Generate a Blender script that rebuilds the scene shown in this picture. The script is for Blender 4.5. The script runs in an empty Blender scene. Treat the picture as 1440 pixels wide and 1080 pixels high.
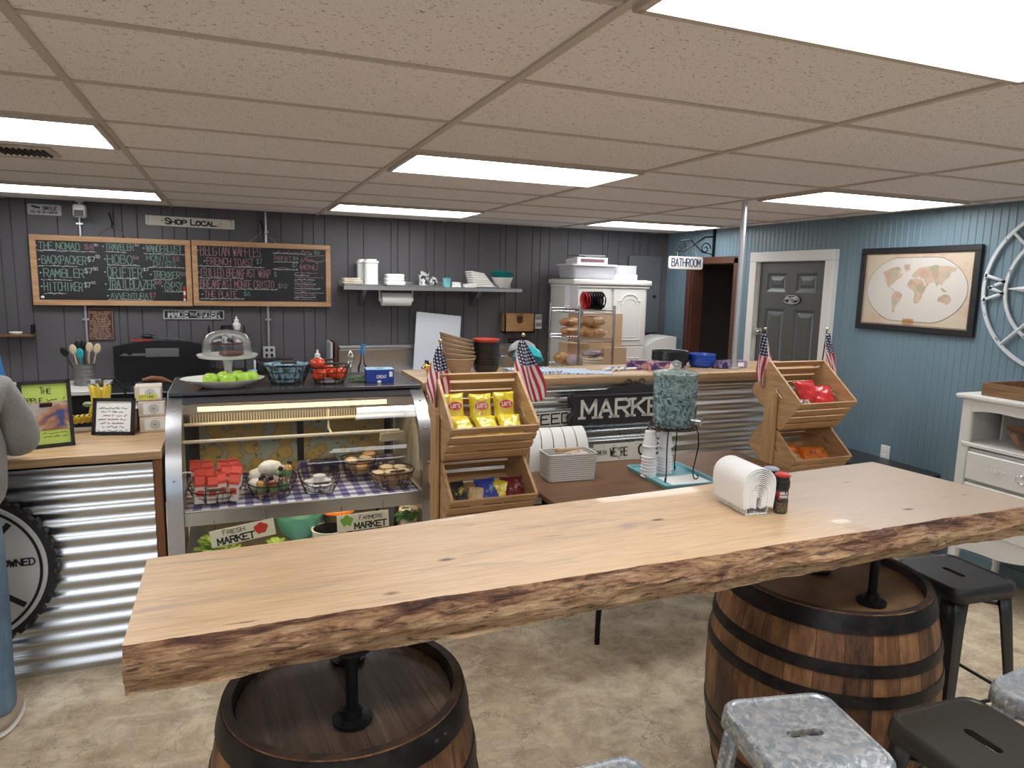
import bpy, bmesh, math, random
from mathutils import Vector, Matrix, Euler, noise
from math import sin, cos, pi, radians, sqrt, atan2, hypot
random.seed(7)
S = bpy.context.scene
COL = S.collection

# ------------------------------------------------------------------ camera, world, exposure
cam_d = bpy.data.cameras.new('camera')
cam = bpy.data.objects.new('camera', cam_d); COL.objects.link(cam)
YAW, PITCH, ROLL = 0.384155, 0.145636, 0.0231435
_F = Vector((sin(YAW)*cos(PITCH), cos(YAW)*cos(PITCH), -sin(PITCH)))
_R = Vector((cos(YAW), -sin(YAW), 0.0)); _U = _R.cross(_F)
_r = _R*cos(ROLL) + _U*sin(ROLL); _u = -_R*sin(ROLL) + _U*cos(ROLL)
m = Matrix((_r, _u, -_F)).transposed().to_4x4(); m.translation = (0, 0, 1.86)
cam.matrix_world = m
cam_d.sensor_width = 36.0; cam_d.lens = 984.0/1440*36; cam_d.clip_start = 0.05
S.camera = cam
w = bpy.data.worlds.new('world'); S.world = w; w.use_nodes = True
w.node_tree.nodes['Background'].inputs[0].default_value = (0.62, 0.78, 1.0, 1)
w.node_tree.nodes['Background'].inputs[1].default_value = 2.2
S.view_settings.view_transform = 'Standard'; S.view_settings.look = 'None'
S.view_settings.gamma = 1.0; S.view_settings.use_curve_mapping = False
S.view_settings.exposure = 0.22
LAMP = 7.5          # radiance of the ceiling light lenses
CEIL = 2.435
BACK_Y, RIGHT_X, LEFT_X, FRONT_Y = 6.85, 4.64, -4.0, -3.2

# ------------------------------------------------------------------ materials
MATS = {}
def mat(name, col=(.8, .8, .8), rough=.5, metal=0.0, **k):
    if name in MATS: return MATS[name]
    mt = bpy.data.materials.new(name); mt.use_nodes = True
    b = mt.node_tree.nodes['Principled BSDF']
    b.inputs['Base Color'].default_value = (*col, 1); b.inputs['Roughness'].default_value = rough
    b.inputs['Metallic'].default_value = metal
    for kk, v in k.items():
        key = {'trans': 'Transmission Weight', 'ior': 'IOR', 'coat': 'Coat Weight', 'alpha': 'Alpha', 'sheen': 'Sheen Weight',
               'spec': 'Specular IOR Level', 'emit': 'Emission Strength', 'sss': 'Subsurface Weight'}[kk]
        b.inputs[key].default_value = v
    if 'emit' in k: b.inputs['Emission Color'].default_value = (*col, 1)
    MATS[name] = mt
    return mt
class NT:
    """tiny node helper"""
    def __init__(s, mt): s.t = mt.node_tree; s.b = s.t.nodes['Principled BSDF']
    def n(s, kind, **k):
        nd = s.t.nodes.new(kind)
        for a, v in k.items(): setattr(nd, a, v)
        return nd
    def l(s, a, b): s.t.links.new(a, b)
    def coord(s, scale=(1, 1, 1), rot=(0, 0, 0), loc=(0, 0, 0), kind='Object'):
        tc = s.n('ShaderNodeTexCoord'); mp = s.n('ShaderNodeMapping')
        mp.inputs['Scale'].default_value = scale; mp.inputs['Rotation'].default_value = rot; mp.inputs['Location'].default_value = loc
        s.l(tc.outputs[kind], mp.inputs[0]); return mp.outputs[0]
    def noise(s, v, scale=5, detail=5, rough=.6, dist=0.0):
        nd = s.n('ShaderNodeTexNoise'); s.l(v, nd.inputs['Vector'])
        nd.inputs['Scale'].default_value = scale; nd.inputs['Detail'].default_value = detail
        nd.inputs['Roughness'].default_value = rough; nd.inputs['Distortion'].default_value = dist
        return nd.outputs['Fac']
    def ramp(s, f, stops):
        r = s.n('ShaderNodeValToRGB'); e = r.color_ramp.elements
        while len(e) < len(stops): e.new(.5)
        for el, (p, c) in zip(e, stops):
            el.position = p; el.color = (*c, 1) if len(c) == 3 else c
        s.l(f, r.inputs[0]); return r.outputs[0]
    def mix(s, f, a, b, blend='MIX'):
        x = s.n('ShaderNodeMix', data_type='RGBA', blend_type=blend)
        if isinstance(f, (int, float)): x.inputs[0].default_value = f
        else: s.l(f, x.inputs[0])
        for i, q in ((6, a), (7, b)):
            if isinstance(q, tuple): x.inputs[i].default_value = (*q, 1)
            else: s.l(q, x.inputs[i])
        return x.outputs[2]
    def math(s, op, a, b=None, c=None):
        x = s.n('ShaderNodeMath', operation=op)
        for i, q in enumerate((a, b, c)):
            if q is None: continue
            if isinstance(q, (int, float)): x.inputs[i].default_value = q
            else: s.l(q, x.inputs[i])
        return x.outputs[0]
    def sep(s, v):
        x = s.n('ShaderNodeSeparateXYZ'); s.l(v, x.inputs[0]); return x.outputs
    def col(s, c): s.l(c, s.b.inputs['Base Color'])
    def rough(s, c): s.l(c, s.b.inputs['Roughness'])
    def bump(s, h, strength=.3, dist=.01):
        b = s.n('ShaderNodeBump'); b.inputs['Strength'].default_value = strength; b.inputs['Distance'].default_value = dist
        s.l(h, b.inputs['Height']); s.l(b.outputs[0], s.b.inputs['Normal'])
def wood(name, c1, c2, c3=None, axis=0, scale=1.0, rough=.5, bump=.15, knots=True):
    mt = mat(name, c1, rough); q = NT(mt)
    sc = [9*scale]*3; sc[axis] = .7*scale
    v = q.coord(tuple(sc))
    f = q.noise(v, 3.0, 8, .65, .6)
    fine = q.noise(q.coord(tuple([60*scale if i != axis else 2*scale for i in range(3)])), 3, 3, .6)
    base = q.ramp(f, [(.3, c2), (.5, c1), (.72, c3 or c1)])
    base = q.mix(q.math('MULTIPLY', fine, .45), base, tuple(x*.62 for x in c2))
    if knots:
        ksc = [3.2*scale]*3; ksc[axis] = 1.1*scale
        vo = q.n('ShaderNodeTexVoronoi'); q.l(q.coord(tuple(ksc)), vo.inputs['Vector']); vo.inputs['Scale'].default_value = 1.6
        kf = q.ramp(vo.outputs['Distance'], [(.02, (1, 1, 1)), (.07, (0, 0, 0))])
        base = q.mix(kf, base, tuple(x*.3 for x in c2))
    q.col(base); q.bump(fine, bump, .002)
    return mt
def speckle(name, c1, c2, scale=60, rough=.5, metal=0.0, lo=.45, hi=.6, bump=0, **k):
    mt = mat(name, c1, rough, metal, **k); q = NT(mt)
    f = q.noise(q.coord(), scale, 6, .6)
    q.col(q.ramp(f, [(lo, c1), (hi, c2)]))
    if bump: q.bump(f, bump, .003)
    return mt

# ------------------------------------------------------------------ mesh builder
class MB:
    def __init__(s): s.v = []; s.f = []; s.m = []; s.uv = []; s.T = Matrix.Identity(4); s.mi = 0
    def at(s, loc=(0, 0, 0), rot=(0, 0, 0), scale=(1, 1, 1)):
        s.T = Matrix.Translation(loc) @ Euler(rot).to_matrix().to_4x4() @ Matrix.Diagonal((*scale, 1)); return s
    def add(s, vs, fs, mi=None, uvs=None):
        o = len(s.v); T = s.T
        s.v += [tuple(T @ Vector(p)) for p in vs]
        for k, f in enumerate(fs):
            s.f.append([o+i for i in f]); s.m.append(s.mi if mi is None else mi)
            s.uv.append([uvs[i] for i in f] if uvs else None)
        return s
    def box(s, c, d, bev=0.0, rot=None, mi=None, seg=1):
        x, y, z = d[0]/2, d[1]/2, d[2]/2
        R = Euler(rot).to_matrix() if rot else None
        if bev <= 0:
            vs = [Vector((i*x, j*y, k*z)) for i in (-1, 1) for j in (-1, 1) for k in (-1, 1)]
            fs = [(0, 1, 3, 2), (4, 6, 7, 5), (0, 4, 5, 1), (2, 3, 7, 6), (0, 2, 6, 4), (1, 5, 7, 3)]
        else:
            bm = bmesh.new(); bmesh.ops.create_cube(bm, size=1)
            for v in bm.verts: v.co = (v.co.x*2*x, v.co.y*2*y, v.co.z*2*z)
            bev = min(bev, x*.98, y*.98, z*.98)
            bmesh.ops.bevel(bm, geom=list(bm.edges), offset=bev, segments=seg, profile=.5, affect='EDGES')
            bm.verts.index_update()
            vs = [v.co.copy() for v in bm.verts]; fs = [[v.index for v in f.verts] for f in bm.faces]; bm.free()
        if R: vs = [R @ v for v in vs]
        c = Vector(c)
        return s.add([v+c for v in vs], fs, mi)
    def cyl(s, p0, p1, r0, r1=None, n=16, caps=True, mi=None):
        r1 = r0 if r1 is None else r1
        p0, p1 = Vector(p0), Vector(p1); d = (p1-p0).normalized()
        a = d.orthogonal().normalized(); b = d.cross(a)
        vs = [p0+(a*cos(2*pi*i/n)+b*sin(2*pi*i/n))*r0 for i in range(n)] + [p1+(a*cos(2*pi*i/n)+b*sin(2*pi*i/n))*r1 for i in range(n)]
        fs = [(i, (i+1) % n, n+(i+1) % n, n+i) for i in range(n)]
        if caps: fs += [tuple(range(n-1, -1, -1)), tuple(range(n, 2*n))]
        return s.add(vs, fs, mi)
    def lathe(s, prof, c=(0, 0, 0), n=32, mi=None, wob=None, sx=1, sy=1, mis=None):
        """prof: list of (r, z) bottom->top along the outside"""
        vs = []; fs = []; ms = []
        for (r, z) in prof:
            for i in range(n):
                a = 2*pi*i/n; rr = r*(wob(a, z) if wob else 1)
                vs.append((c[0]+rr*cos(a)*sx, c[1]+rr*sin(a)*sy, c[2]+z))
        o0 = len(s.f)
        for j in range(len(prof)-1):
            for i in range(n):
                fs.append((j*n+i, j*n+(i+1) % n, (j+1)*n+(i+1) % n, (j+1)*n+i))
                ms.append(mis[j] if mis else None)
        if prof[0][0] > 1e-6: pass
        s.add(vs, fs, mi)
        if mis:
            for k, q in enumerate(ms): s.m[o0+k] = q
        return s
    def tube(s, path, r, n=8, closed=False, mi=None, caps=True, rs=None):
        P = [Vector(p) for p in path]; N = len(P); vs = []; fs = []
        t0 = (P[1]-P[0]).normalized(); up = t0.orthogonal().normalized()
        for k, p in enumerate(P):
            if closed: t = (P[(k+1) % N]-P[k-1]).normalized()
            else: t = (P[min(k+1, N-1)]-P[max(k-1, 0)]).normalized()
            up = (up - t*up.dot(t)); up = up.normalized() if up.length > 1e-6 else t.orthogonal().normalized()
            sd = t.cross(up); rr = rs[k] if rs else r
            vs += [p+(up*cos(2*pi*i/n)+sd*sin(2*pi*i/n))*rr for i in range(n)]
        K = N if closed else N-1
        for k in range(K):
            k2 = (k+1) % N
            for i in range(n): fs.append((k*n+i, k*n+(i+1) % n, k2*n+(i+1) % n, k2*n+i))
        if not closed and caps: fs += [tuple(range(n-1, -1, -1)), tuple(range((N-1)*n, N*n))]
        return s.add(vs, fs, mi)
    def prism(s, poly, t0, t1, plane='xz', mi=None):
        """poly in plane, extruded along the third axis from t0 to t1"""
        def P(a, b, t): return {'xz': (a, t, b), 'xy': (a, b, t), 'yz': (t, a, b)}[plane]
        n = len(poly)
        vs = [P(a, b, t0) for a, b in poly]+[P(a, b, t1) for a, b in poly]
        fs = [(i, (i+1) % n, n+(i+1) % n, n+i) for i in range(n)]+[tuple(range(n)), tuple(range(2*n-1, n-1, -1))]
        return s.add(vs, fs, mi)
    def sphere(s, c, r, n=16, m_=10, sc=(1, 1, 1), mi=None, fn=None):
        vs = []; fs = []
        for j in range(m_+1):
            th = pi*j/m_
            for i in range(n):
                a = 2*pi*i/n; d = Vector((sin(th)*cos(a), sin(th)*sin(a), -cos(th)))
                k = fn(d) if fn else 1
                vs.append((c[0]+d.x*r*sc[0]*k, c[1]+d.y*r*sc[1]*k, c[2]+d.z*r*sc[2]*k))
        for j in range(m_):
            for i in range(n): fs.append((j*n+i, j*n+(i+1) % n, (j+1)*n+(i+1) % n, (j+1)*n+i))
        return s.add(vs, fs, mi)
    def grid(s, nx, ny, fn, mi=None, uv=True, thick=0.0):
        vs = [fn(i/(nx-1), j/(ny-1)) for j in range(ny) for i in range(nx)]
        uvs = [(i/(nx-1), j/(ny-1)) for j in range(ny) for i in range(nx)] if uv else None
        fs = [(j*nx+i, j*nx+i+1, (j+1)*nx+i+1, (j+1)*nx+i) for j in range(ny-1) for i in range(nx-1)]
        s.add(vs, fs, mi, uvs)
        return s
    def obj(s, name, mt, parent=None, label=None, loc=None, smooth=True, merge=True, solid=0.0):
        me = bpy.data.meshes.new(name); me.from_pydata(s.v, [], s.f)
        mats = mt if isinstance(mt, (list, tuple)) else [mt]
        for q in mats: me.materials.append(q)
        me.polygons.foreach_set('material_index', s.m)
        if any(s.uv):
            ul = me.uv_layers.new(name='UVMap'); k = 0
            for fu, p in zip(s.uv, me.polygons):
                for j in range(p.loop_total):
                    ul.data[k].uv = fu[j] if fu else (0, 0); k += 1
        bm = bmesh.new(); bm.from_mesh(me)
        if merge: bmesh.ops.remove_doubles(bm, verts=bm.verts, dist=1e-5)
        bmesh.ops.recalc_face_normals(bm, faces=bm.faces)
        bm.to_mesh(me); bm.free()
        if smooth:
            me.polygons.foreach_set('use_smooth', [True]*len(me.polygons))
            me.set_sharp_from_angle(angle=radians(35))
        o = bpy.data.objects.new(name, me); COL.objects.link(o)
        if parent: o.parent = parent
        if loc: o.location = loc
        if label: o['label'] = label
        if solid:
            md = o.modifiers.new('solid', 'SOLIDIFY'); md.thickness = solid; md.offset = 0
        return o
def tag(o, label, cat, group=None, kind=None):
    if label: o['label'] = label
    if cat: o['category'] = cat
    if group: o['group'] = group
    if kind: o['kind'] = kind
    return o
def thing(name, label, cat, loc=(0, 0, 0), rz=0.0, group=None, rot=None):
    o = bpy.data.objects.new(name, None); COL.objects.link(o); o.empty_display_size = .05
    o.location = loc; o.rotation_euler = rot if rot else (0, 0, rz)
    return tag(o, label, cat, group)
def struct(o): o['kind'] = 'structure'; return o
def dup(root, loc=None, rz=None, label=None, group=None, rot=None):
    def cp(o, par):
        c = o.copy(); COL.objects.link(c); c.parent = par
        for ch in list(o.children): cp(ch, c)
        return c
    kids = list(root.children); r = root.copy(); COL.objects.link(r)
    for ch in kids: cp(ch, r)
    if loc is not None: r.location = loc
    if rz is not None: r.rotation_euler = (0, 0, rz)
    if rot is not None: r.rotation_euler = rot
    if label: r['label'] = label
    if group: r['group'] = group
    return r
ORD = ['lowest', 'second', 'third', 'fourth', 'fifth', 'sixth', 'seventh', 'eighth', 'ninth', 'tenth', 'eleventh']
def nth(k, n): return 'topmost' if k == n-1 else (ORD[k] if k == 0 else ORD[k]+' from the bottom')
def arc(c, r, a0, a1, n, plane='xy', rx=None):
    out = []
    for i in range(n):
        a = a0+(a1-a0)*i/(n-1); p, q = r*cos(a), (rx or r)*sin(a)
        out.append({'xy': (c[0]+p, c[1]+q, c[2]), 'xz': (c[0]+p, c[1], c[2]+q), 'yz': (c[0], c[1]+p, c[2]+q)}[plane])
    return out
def rrect(w, h, r, n=5):
    """rounded rectangle polygon centred on 0"""
    out = []
    for cx, cy, a in ((w/2-r, h/2-r, 0), (-w/2+r, h/2-r, pi/2), (-w/2+r, -h/2+r, pi), (w/2-r, -h/2+r, 3*pi/2)):
        out += [(cx+r*cos(a+pi/2*i/n), cy+r*sin(a+pi/2*i/n)) for i in range(n+1)]
    return out

# ------------------------------------------------------------------ stroke lettering (flat ribbons in the x/z plane, facing -y)
GL = {
'A': [[(0, 0), (.5, 1), (1, 0)], [(.2, .38), (.8, .38)]], 'B': [[(0, 0), (0, 1), (.7, 1), (.9, .88), (.9, .66), (.7, .54), (0, .54)], [(.7, .54), (1, .4), (1, .14), (.75, 0), (0, 0)]],
'C': [[(1, .82), (.75, 1), (.25, 1), (0, .75), (0, .25), (.25, 0), (.75, 0), (1, .18)]], 'D': [[(0, 0), (0, 1), (.6, 1), (1, .7), (1, .3), (.6, 0), (0, 0)]],
'E': [[(1, 1), (0, 1), (0, 0), (1, 0)], [(0, .52), (.75, .52)]], 'F': [[(1, 1), (0, 1), (0, 0)], [(0, .52), (.75, .52)]],
'G': [[(1, .82), (.75, 1), (.25, 1), (0, .75), (0, .25), (.25, 0), (.75, 0), (1, .2), (1, .45), (.6, .45)]], 'H': [[(0, 0), (0, 1)], [(1, 0), (1, 1)], [(0, .5), (1, .5)]],
'I': [[(.5, 0), (.5, 1)]], 'J': [[(.9, 1), (.9, .2), (.65, 0), (.25, 0), (0, .25)]], 'K': [[(0, 0), (0, 1)], [(1, 1), (0, .42)], [(.3, .6), (1, 0)]],
'L': [[(0, 1), (0, 0), (1, 0)]], 'M': [[(0, 0), (0, 1), (.5, .3), (1, 1), (1, 0)]], 'N': [[(0, 0), (0, 1), (1, 0), (1, 1)]],
'O': [[(.3, 0), (0, .28), (0, .72), (.3, 1), (.7, 1), (1, .72), (1, .28), (.7, 0), (.3, 0)]], 'P': [[(0, 0), (0, 1), (.75, 1), (1, .86), (1, .6), (.75, .46), (0, .46)]],
'Q': [[(.3, 0), (0, .28), (0, .72), (.3, 1), (.7, 1), (1, .72), (1, .28), (.7, 0), (.3, 0)], [(.6, .3), (1, -.05)]],
'R': [[(0, 0), (0, 1), (.75, 1), (1, .86), (1, .62), (.75, .5), (0, .5)], [(.5, .5), (1, 0)]], 'S': [[(1, .84), (.75, 1), (.25, 1), (0, .84), (0, .64), (.25, .54), (.75, .46), (1, .34), (1, .16), (.75, 0), (.25, 0), (0, .16)]],
'T': [[(0, 1), (1, 1)], [(.5, 1), (.5, 0)]], 'U': [[(0, 1), (0, .25), (.28, 0), (.72, 0), (1, .25), (1, 1)]], 'V': [[(0, 1), (.5, 0), (1, 1)]],
'W': [[(0, 1), (.25, 0), (.5, .75), (.75, 0), (1, 1)]], 'X': [[(0, 0), (1, 1)], [(0, 1), (1, 0)]], 'Y': [[(0, 1), (.5, .5), (1, 1)], [(.5, .5), (.5, 0)]],
'Z': [[(0, 1), (1, 1), (0, 0), (1, 0)]], '0': [[(.3, 0), (0, .28), (0, .72), (.3, 1), (.7, 1), (1, .72), (1, .28), (.7, 0), (.3, 0)]], '1': [[(.2, .8), (.5, 1), (.5, 0)]],
'4': [[(.7, 0), (.7, 1), (0, .35), (1, .35)]], '5': [[(.9, 1), (.1, 1), (.05, .58), (.6, .62), (1, .42), (.95, .12), (.6, 0), (.05, .08)]],
'6': [[(.85, 1), (.3, .8), (0, .4), (.1, .08), (.5, 0), (.9, .1), (.95, .38), (.6, .55), (.1, .4)]], '7': [[(0, 1), (1, 1), (.35, 0)]],
'8': [[(.5, .53), (.1, .7), (.15, .93), (.5, 1), (.85, .93), (.9, .7), (.5, .53), (0, .32), (.08, .07), (.5, 0), (.92, .07), (1, .32), (.5, .53)]],
'3': [[(.05, 1), (.95, 1), (.45, .6), (.95, .42), (.95, .12), (.5, 0), (0, .12)]], '2': [[(0, .8), (.4, 1), (.95, .85), (.8, .5), (0, 0), (1, 0)]],
'$': [[(1, .84), (.75, .95), (.25, .95), (0, .8), (.1, .6), (.9, .4), (1, .2), (.75, .05), (.25, .05), (0, .16)], [(.5, 1.1), (.5, -.1)]],
'.': [[(.45, 0), (.55, 0)]], '-': [[(.2, .5), (.8, .5)]], "'": [[(.5, 1), (.5, .75)]], '*': [[(.35, .5), (.65, .5)]], '&': [[(1, 0), (.2, .8), (.4, 1), (.65, .8), (0, .25), (.3, 0), (1, .4)]],
',': [[(.5, .05), (.35, -.15)]],
}
def ribbon(mb, pts, w, fn, mi=None):
    """pts 2d polyline; every segment becomes a small quad (extended by w/2), mapped by fn(x,z)->3d"""
    for (x0, z0), (x1, z1) in zip(pts, pts[1:]):
        dx, dz = x1-x0, z1-z0; L = hypot(dx, dz) or 1e-6; dx /= L; dz /= L; e = w*.35; h = w/2
        q = [(x0-dx*e-dz*h, z0-dz*e+dx*h), (x0-dx*e+dz*h, z0-dz*e-dx*h), (x1+dx*e+dz*h, z1+dz*e-dx*h), (x1+dx*e-dz*h, z1+dz*e+dx*h)]
        mb.add([fn(a, b) for a, b in q], [(0, 1, 2, 3)], mi)
def letters(mb, txt, x, z, h, fn, w=None, lw=.62, gap=.25, serif=0.0, jit=0.0, width=None, mi=None, bold_v=None):
    """text starting at x,z (baseline) with cap height h; width: fit the whole text to that width"""
    w = w or h*.12; adv = h*lw*(1+gap); n = len(txt)
    sc = 1.0
    if width: sc = width/max(1e-6, (n*adv-h*lw*gap)); adv *= sc
    cw = h*lw*sc; cx = x
    for ch in txt:
        g = GL.get(ch.upper())
        if g:
            hh = h*(.78 if (ch.islower()) else 1); jx = random.uniform(-jit, jit)*h; jz = random.uniform(-jit, jit)*h
            for st in g:
                pts = [(cx+jx+a*cw, z+jz+b*hh) for a, b in st]
                ribbon(mb, pts, w, fn, mi)
                if serif:
                    for (a, b) in (st[0], st[-1]):
                        if b in (0, 1) and ch not in 'CSGOQ':
                            s2 = serif*cw
                            ribbon(mb, [(cx+a*cw-s2, z+b*hh), (cx+a*cw+s2, z+b*hh)], w*.8, fn, mi)
        cx += adv if ch != ' ' else adv*.6
    return cx
def scrawl(mb, x0, x1, z, h, fn, w, step=None, mi=None):
    """an unreadable line of small hand writing"""
    step = step or h*.45; x = x0; pts = []
    while x < x1:
        if random.random() < .14 and len(pts) > 3:
            ribbon(mb, pts, w, fn, mi); pts = []; x += h*.7
        pts.append((x, z+random.uniform(0, h))); x += step*random.uniform(.6, 1.2)
    if len(pts) > 1: ribbon(mb, pts, w, fn, mi)
def flat(y, s=1):            # lettering on a face looking towards -y
    return lambda a, b: (a, y, b)

# ================================================================== THE ROOM
# --- materials of the shell
mt = mat('floor_concrete', (.5, .42, .3), .38, spec=.5); q = NT(mt)
v = q.coord()
f1 = q.noise(v, .9, 8, .65, .8); f2 = q.noise(v, 7, 8, .7, .4); f3 = q.noise(v, 55, 4, .6)
c = q.ramp(f1, [(.3, (.40, .31, .20)), (.5, (.68, .56, .39)), (.70, (.84, .74, .56))])
c = q.mix(q.ramp(f2, [(.4, (0, 0, 0)), (.66, (.85, .85, .85))]), c, (.34, .25, .16))
f4 = q.noise(q.coord((1.6, 3.2, 1), (0, 0, .5)), 2.6, 7, .7, 1.2); c = q.mix(q.ramp(f4, [(.50, (0, 0, 0)), (.66, (.55, .55, .55))]), c, (.86, .78, .62))
c = q.mix(q.ramp(f3, [(.55, (0, 0, 0)), (.7, (.4, .4, .4))]), c, (.80, .74, .60))
vo = q.n('ShaderNodeTexVoronoi', feature='DISTANCE_TO_EDGE'); q.l(q.coord((.55, .4, .5), (0, 0, .35)), vo.inputs['Vector'])
wn = q.n('ShaderNodeVectorMath', operation='ADD'); nz = q.n('ShaderNodeTexNoise'); nz.inputs['Scale'].default_value = 2.5; nz.inputs['Detail'].default_value = 8
q.l(v, nz.inputs['Vector']); sc_ = q.n('ShaderNodeVectorMath', operation='SCALE'); sc_.inputs['Scale'].default_value = .35
q.l(nz.outputs['Color'], sc_.inputs[0]); q.l(q.coord((.5, .38, .5), (0, 0, .35)), wn.inputs[0]); q.l(sc_.outputs[0], wn.inputs[1]); q.l(wn.outputs[0], vo.inputs['Vector'])
c = q.mix(q.ramp(vo.outputs['Distance'], [(.0015, (.8, .8, .8)), (.004, (0, 0, 0))]), c, (.1, .075, .05))
q.col(c); q.rough(q.ramp(f2, [(.3, (.3, .3, .3)), (.7, (.55, .55, .55))])); q.bump(f2, .12, .004)

mt = mat('ceiling_tile', (.58, .53, .49), .95, spec=.1); q = NT(mt)
v = q.coord((1, 1, 1)); a = q.noise(q.coord((1, 1.8, 1), (0, 0, .5)), 75, 2, .5); b = q.noise(v, 260, 2, .5)
c = q.ramp(a, [(.30, (.30, .26, .24)), (.365, (.86, .825, .83))])
c = q.mix(q.ramp(b, [(.36, (.5, .5, .5)), (.46, (0, 0, 0))]), c, (.56, .51, .48)); q.col(c)
mt = mat('grid_metal', (.55, .49, .43), .5)
mt = mat('wall_grey', (.075, .077, .086), .5); q = NT(mt)
f = q.noise(q.coord((1, 1, .4)), 2.2, 5, .6); q.col(q.ramp(f, [(.3, (.092, .089, .097)), (.7, (.112, .108, .118))]))
mt = mat('wall_blue', (.115, .19, .25), .42); q = NT(mt)
f = q.noise(q.coord((1, 1, .3)), 2.2, 5, .6); q.col(q.ramp(f, [(.3, (.145, .222, .270)), (.7, (.170, .255, .310))]))
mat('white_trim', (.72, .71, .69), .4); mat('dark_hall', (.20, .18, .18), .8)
mat('plain_wall', (.42, .42, .42), .7)
wood('brown_casing', (.115, .045, .028), (.06, .022, .015), axis=2, rough=.45, knots=False)
mat('black_metal', (.012, .012, .013), .45, .6); mat('black_plastic', (.012, .012, .013), .35)
mat('white_plastic', (.8, .8, .79), .35); mat('white_paint', (.78, .77, .74), .38)
mat('chrome', (.75, .76, .78), .15, 1.0); mat('steel', (.55, .56, .57), .28, 1.0); mat('galv_pole', (.62, .63, .66), .35, .8)
mat('grey_paint', (.2, .22, .235), .45); mat('black', (.01, .01, .012), .5); mat('white_matte', (.82, .81, .78), .8)
mat('paper', (.84, .84, .83), .9); mat('glass', (1, 1, 1), .02, 0, trans=1.0, ior=1.45)

def shell(name, mt_, fn):
    mb = MB(); fn(mb); return struct(mb.obj(name, mt_, smooth=False))
shell('floor', MATS['floor_concrete'], lambda b: b.box(((LEFT_X+RIGHT_X)/2, (FRONT_Y+BACK_Y)/2, -.05), (RIGHT_X-LEFT_X+.24, BACK_Y-FRONT_Y+.24, .1)))
shell('ceiling', MATS['ceiling_tile'], lambda b: b.box(((LEFT_X+RIGHT_X)/2, (FRONT_Y+BACK_Y)/2, CEIL+.05), (RIGHT_X-LEFT_X+.24, BACK_Y-FRONT_Y+.24, .1)))
GX0, GY0 = -.436, 1.354
mb = MB()
for i in range(-3, 5):
    x = GX0+i*1.2192
    if LEFT_X < x < RIGHT_X: mb.box((x, (FRONT_Y+BACK_Y)/2, CEIL-.004), (.026, BACK_Y-FRONT_Y, .008))
for k in range(-8, 10):
    y = GY0+k*.6096
    if FRONT_Y < y < BACK_Y-.02: mb.box(((LEFT_X+RIGHT_X)/2, y, CEIL-.003), (RIGHT_X-LEFT_X, .022, .006))
struct(mb.obj('trim_1', MATS['grid_metal'], smooth=False))

def wall(name, mt_, plane, pos, u0, u1, grooves, depth, hole=None, out=1, thick=.12):
    """vertical wall with V grooves; plane 'y' => wall at y=pos, u=x ; plane 'x' => wall at x=pos, u=y; out: +1 means solid beyond +"""
    us = [u0, u1]
    gw = .005
    off = {}
    for g in grooves:
        if u0+.02 < g < u1-.02 and not (hole and hole[0]-.02 < g < hole[1]+.02 and False):
            us += [g-gw, g, g+gw]; off[round(g, 5)] = depth
    if hole: us += [hole[0], hole[1]]
    us = sorted(set(round(t, 5) for t in us)); mb = MB()
    def P(u, z, d): return (u, pos+out*d, z) if plane == 'y' else (pos+out*d, u, z)
    for a, b in zip(us, us[1:]):
        da, db = off.get(a, 0), off.get(b, 0); zz = [(0, CEIL)]
        if hole and hole[0]-1e-4 <= a and b <= hole[1]+1e-4: zz = [(hole[2], CEIL)] if hole[3:] == () else [(0, hole[3]), (hole[2], CEIL)]
        for z0, z1 in zz:
            mb.add([P(a, z0, da), P(b, z0, db), P(b, z1, db), P(a, z1, da)], [(0, 1, 2, 3)])
            mb.add([P(a, z0, thick), P(b, z0, thick), P(b, z1, thick), P(a, z1, thick)], [(0, 1, 2, 3)])
    if hole:
        z0 = hole[3] if len(hole) > 3 else 0
        for u in hole[:2]: mb.add([P(u, z0, 0), P(u, hole[2], 0), P(u, hole[2], thick), P(u, z0, thick)], [(0, 1, 2, 3)])
        for z in ([hole[2], z0] if z0 else [hole[2]]): mb.add([P(hole[0], z, 0), P(hole[1], z, 0), P(hole[1], z, thick), P(hole[0], z, thick)], [(0, 1, 2, 3)])
    o = mb.obj(name, mt_, smooth=False, merge=False); return struct(o)
rg = random.Random(3); gr = []; x = LEFT_X+.1
pat = [.105, .2, .15, .245, .06, .125, .18, .09]
k = 0
while x < RIGHT_X: gr.append(x); x += pat[k % 8]*rg.uniform(.9, 1.1); k += 1
wall('wall_back', MATS['wall_grey'], 'y', BACK_Y, LEFT_X-.12, RIGHT_X+.12, gr, .007)
wall('wall_right', MATS['wall_blue'], 'x', RIGHT_X, FRONT_Y-.12, BACK_Y, [FRONT_Y+i*.051 for i in range(1, 197)], .0035, (5.66, 6.36, 2.10))
wall('wall_left', MATS['plain_wall'], 'x', LEFT_X, FRONT_Y-.12, BACK_Y, [], .0, out=-1)
wall('wall_front', MATS['plain_wall'], 'y', FRONT_Y, LEFT_X-.12, RIGHT_X+.12, [], .0, (-2.6, -.6, 2.15, .35), out=-1)
mb = MB()
for xx in (-2.6, -1.6, -.6): mb.box((xx, FRONT_Y-.05, 1.25), (.06, .08, 1.8))
for zz in (.37, 2.13): mb.box((-1.6, FRONT_Y-.05, zz), (2.06, .08, .06))
wnd = struct(mb.obj('window_1', MATS['white_trim'], smooth=False))
mb = MB(); mb.box((-1.6, FRONT_Y-.06, 1.25), (1.96, .006, 1.74)); mb.obj('pane', MATS['glass'], wnd)

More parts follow.
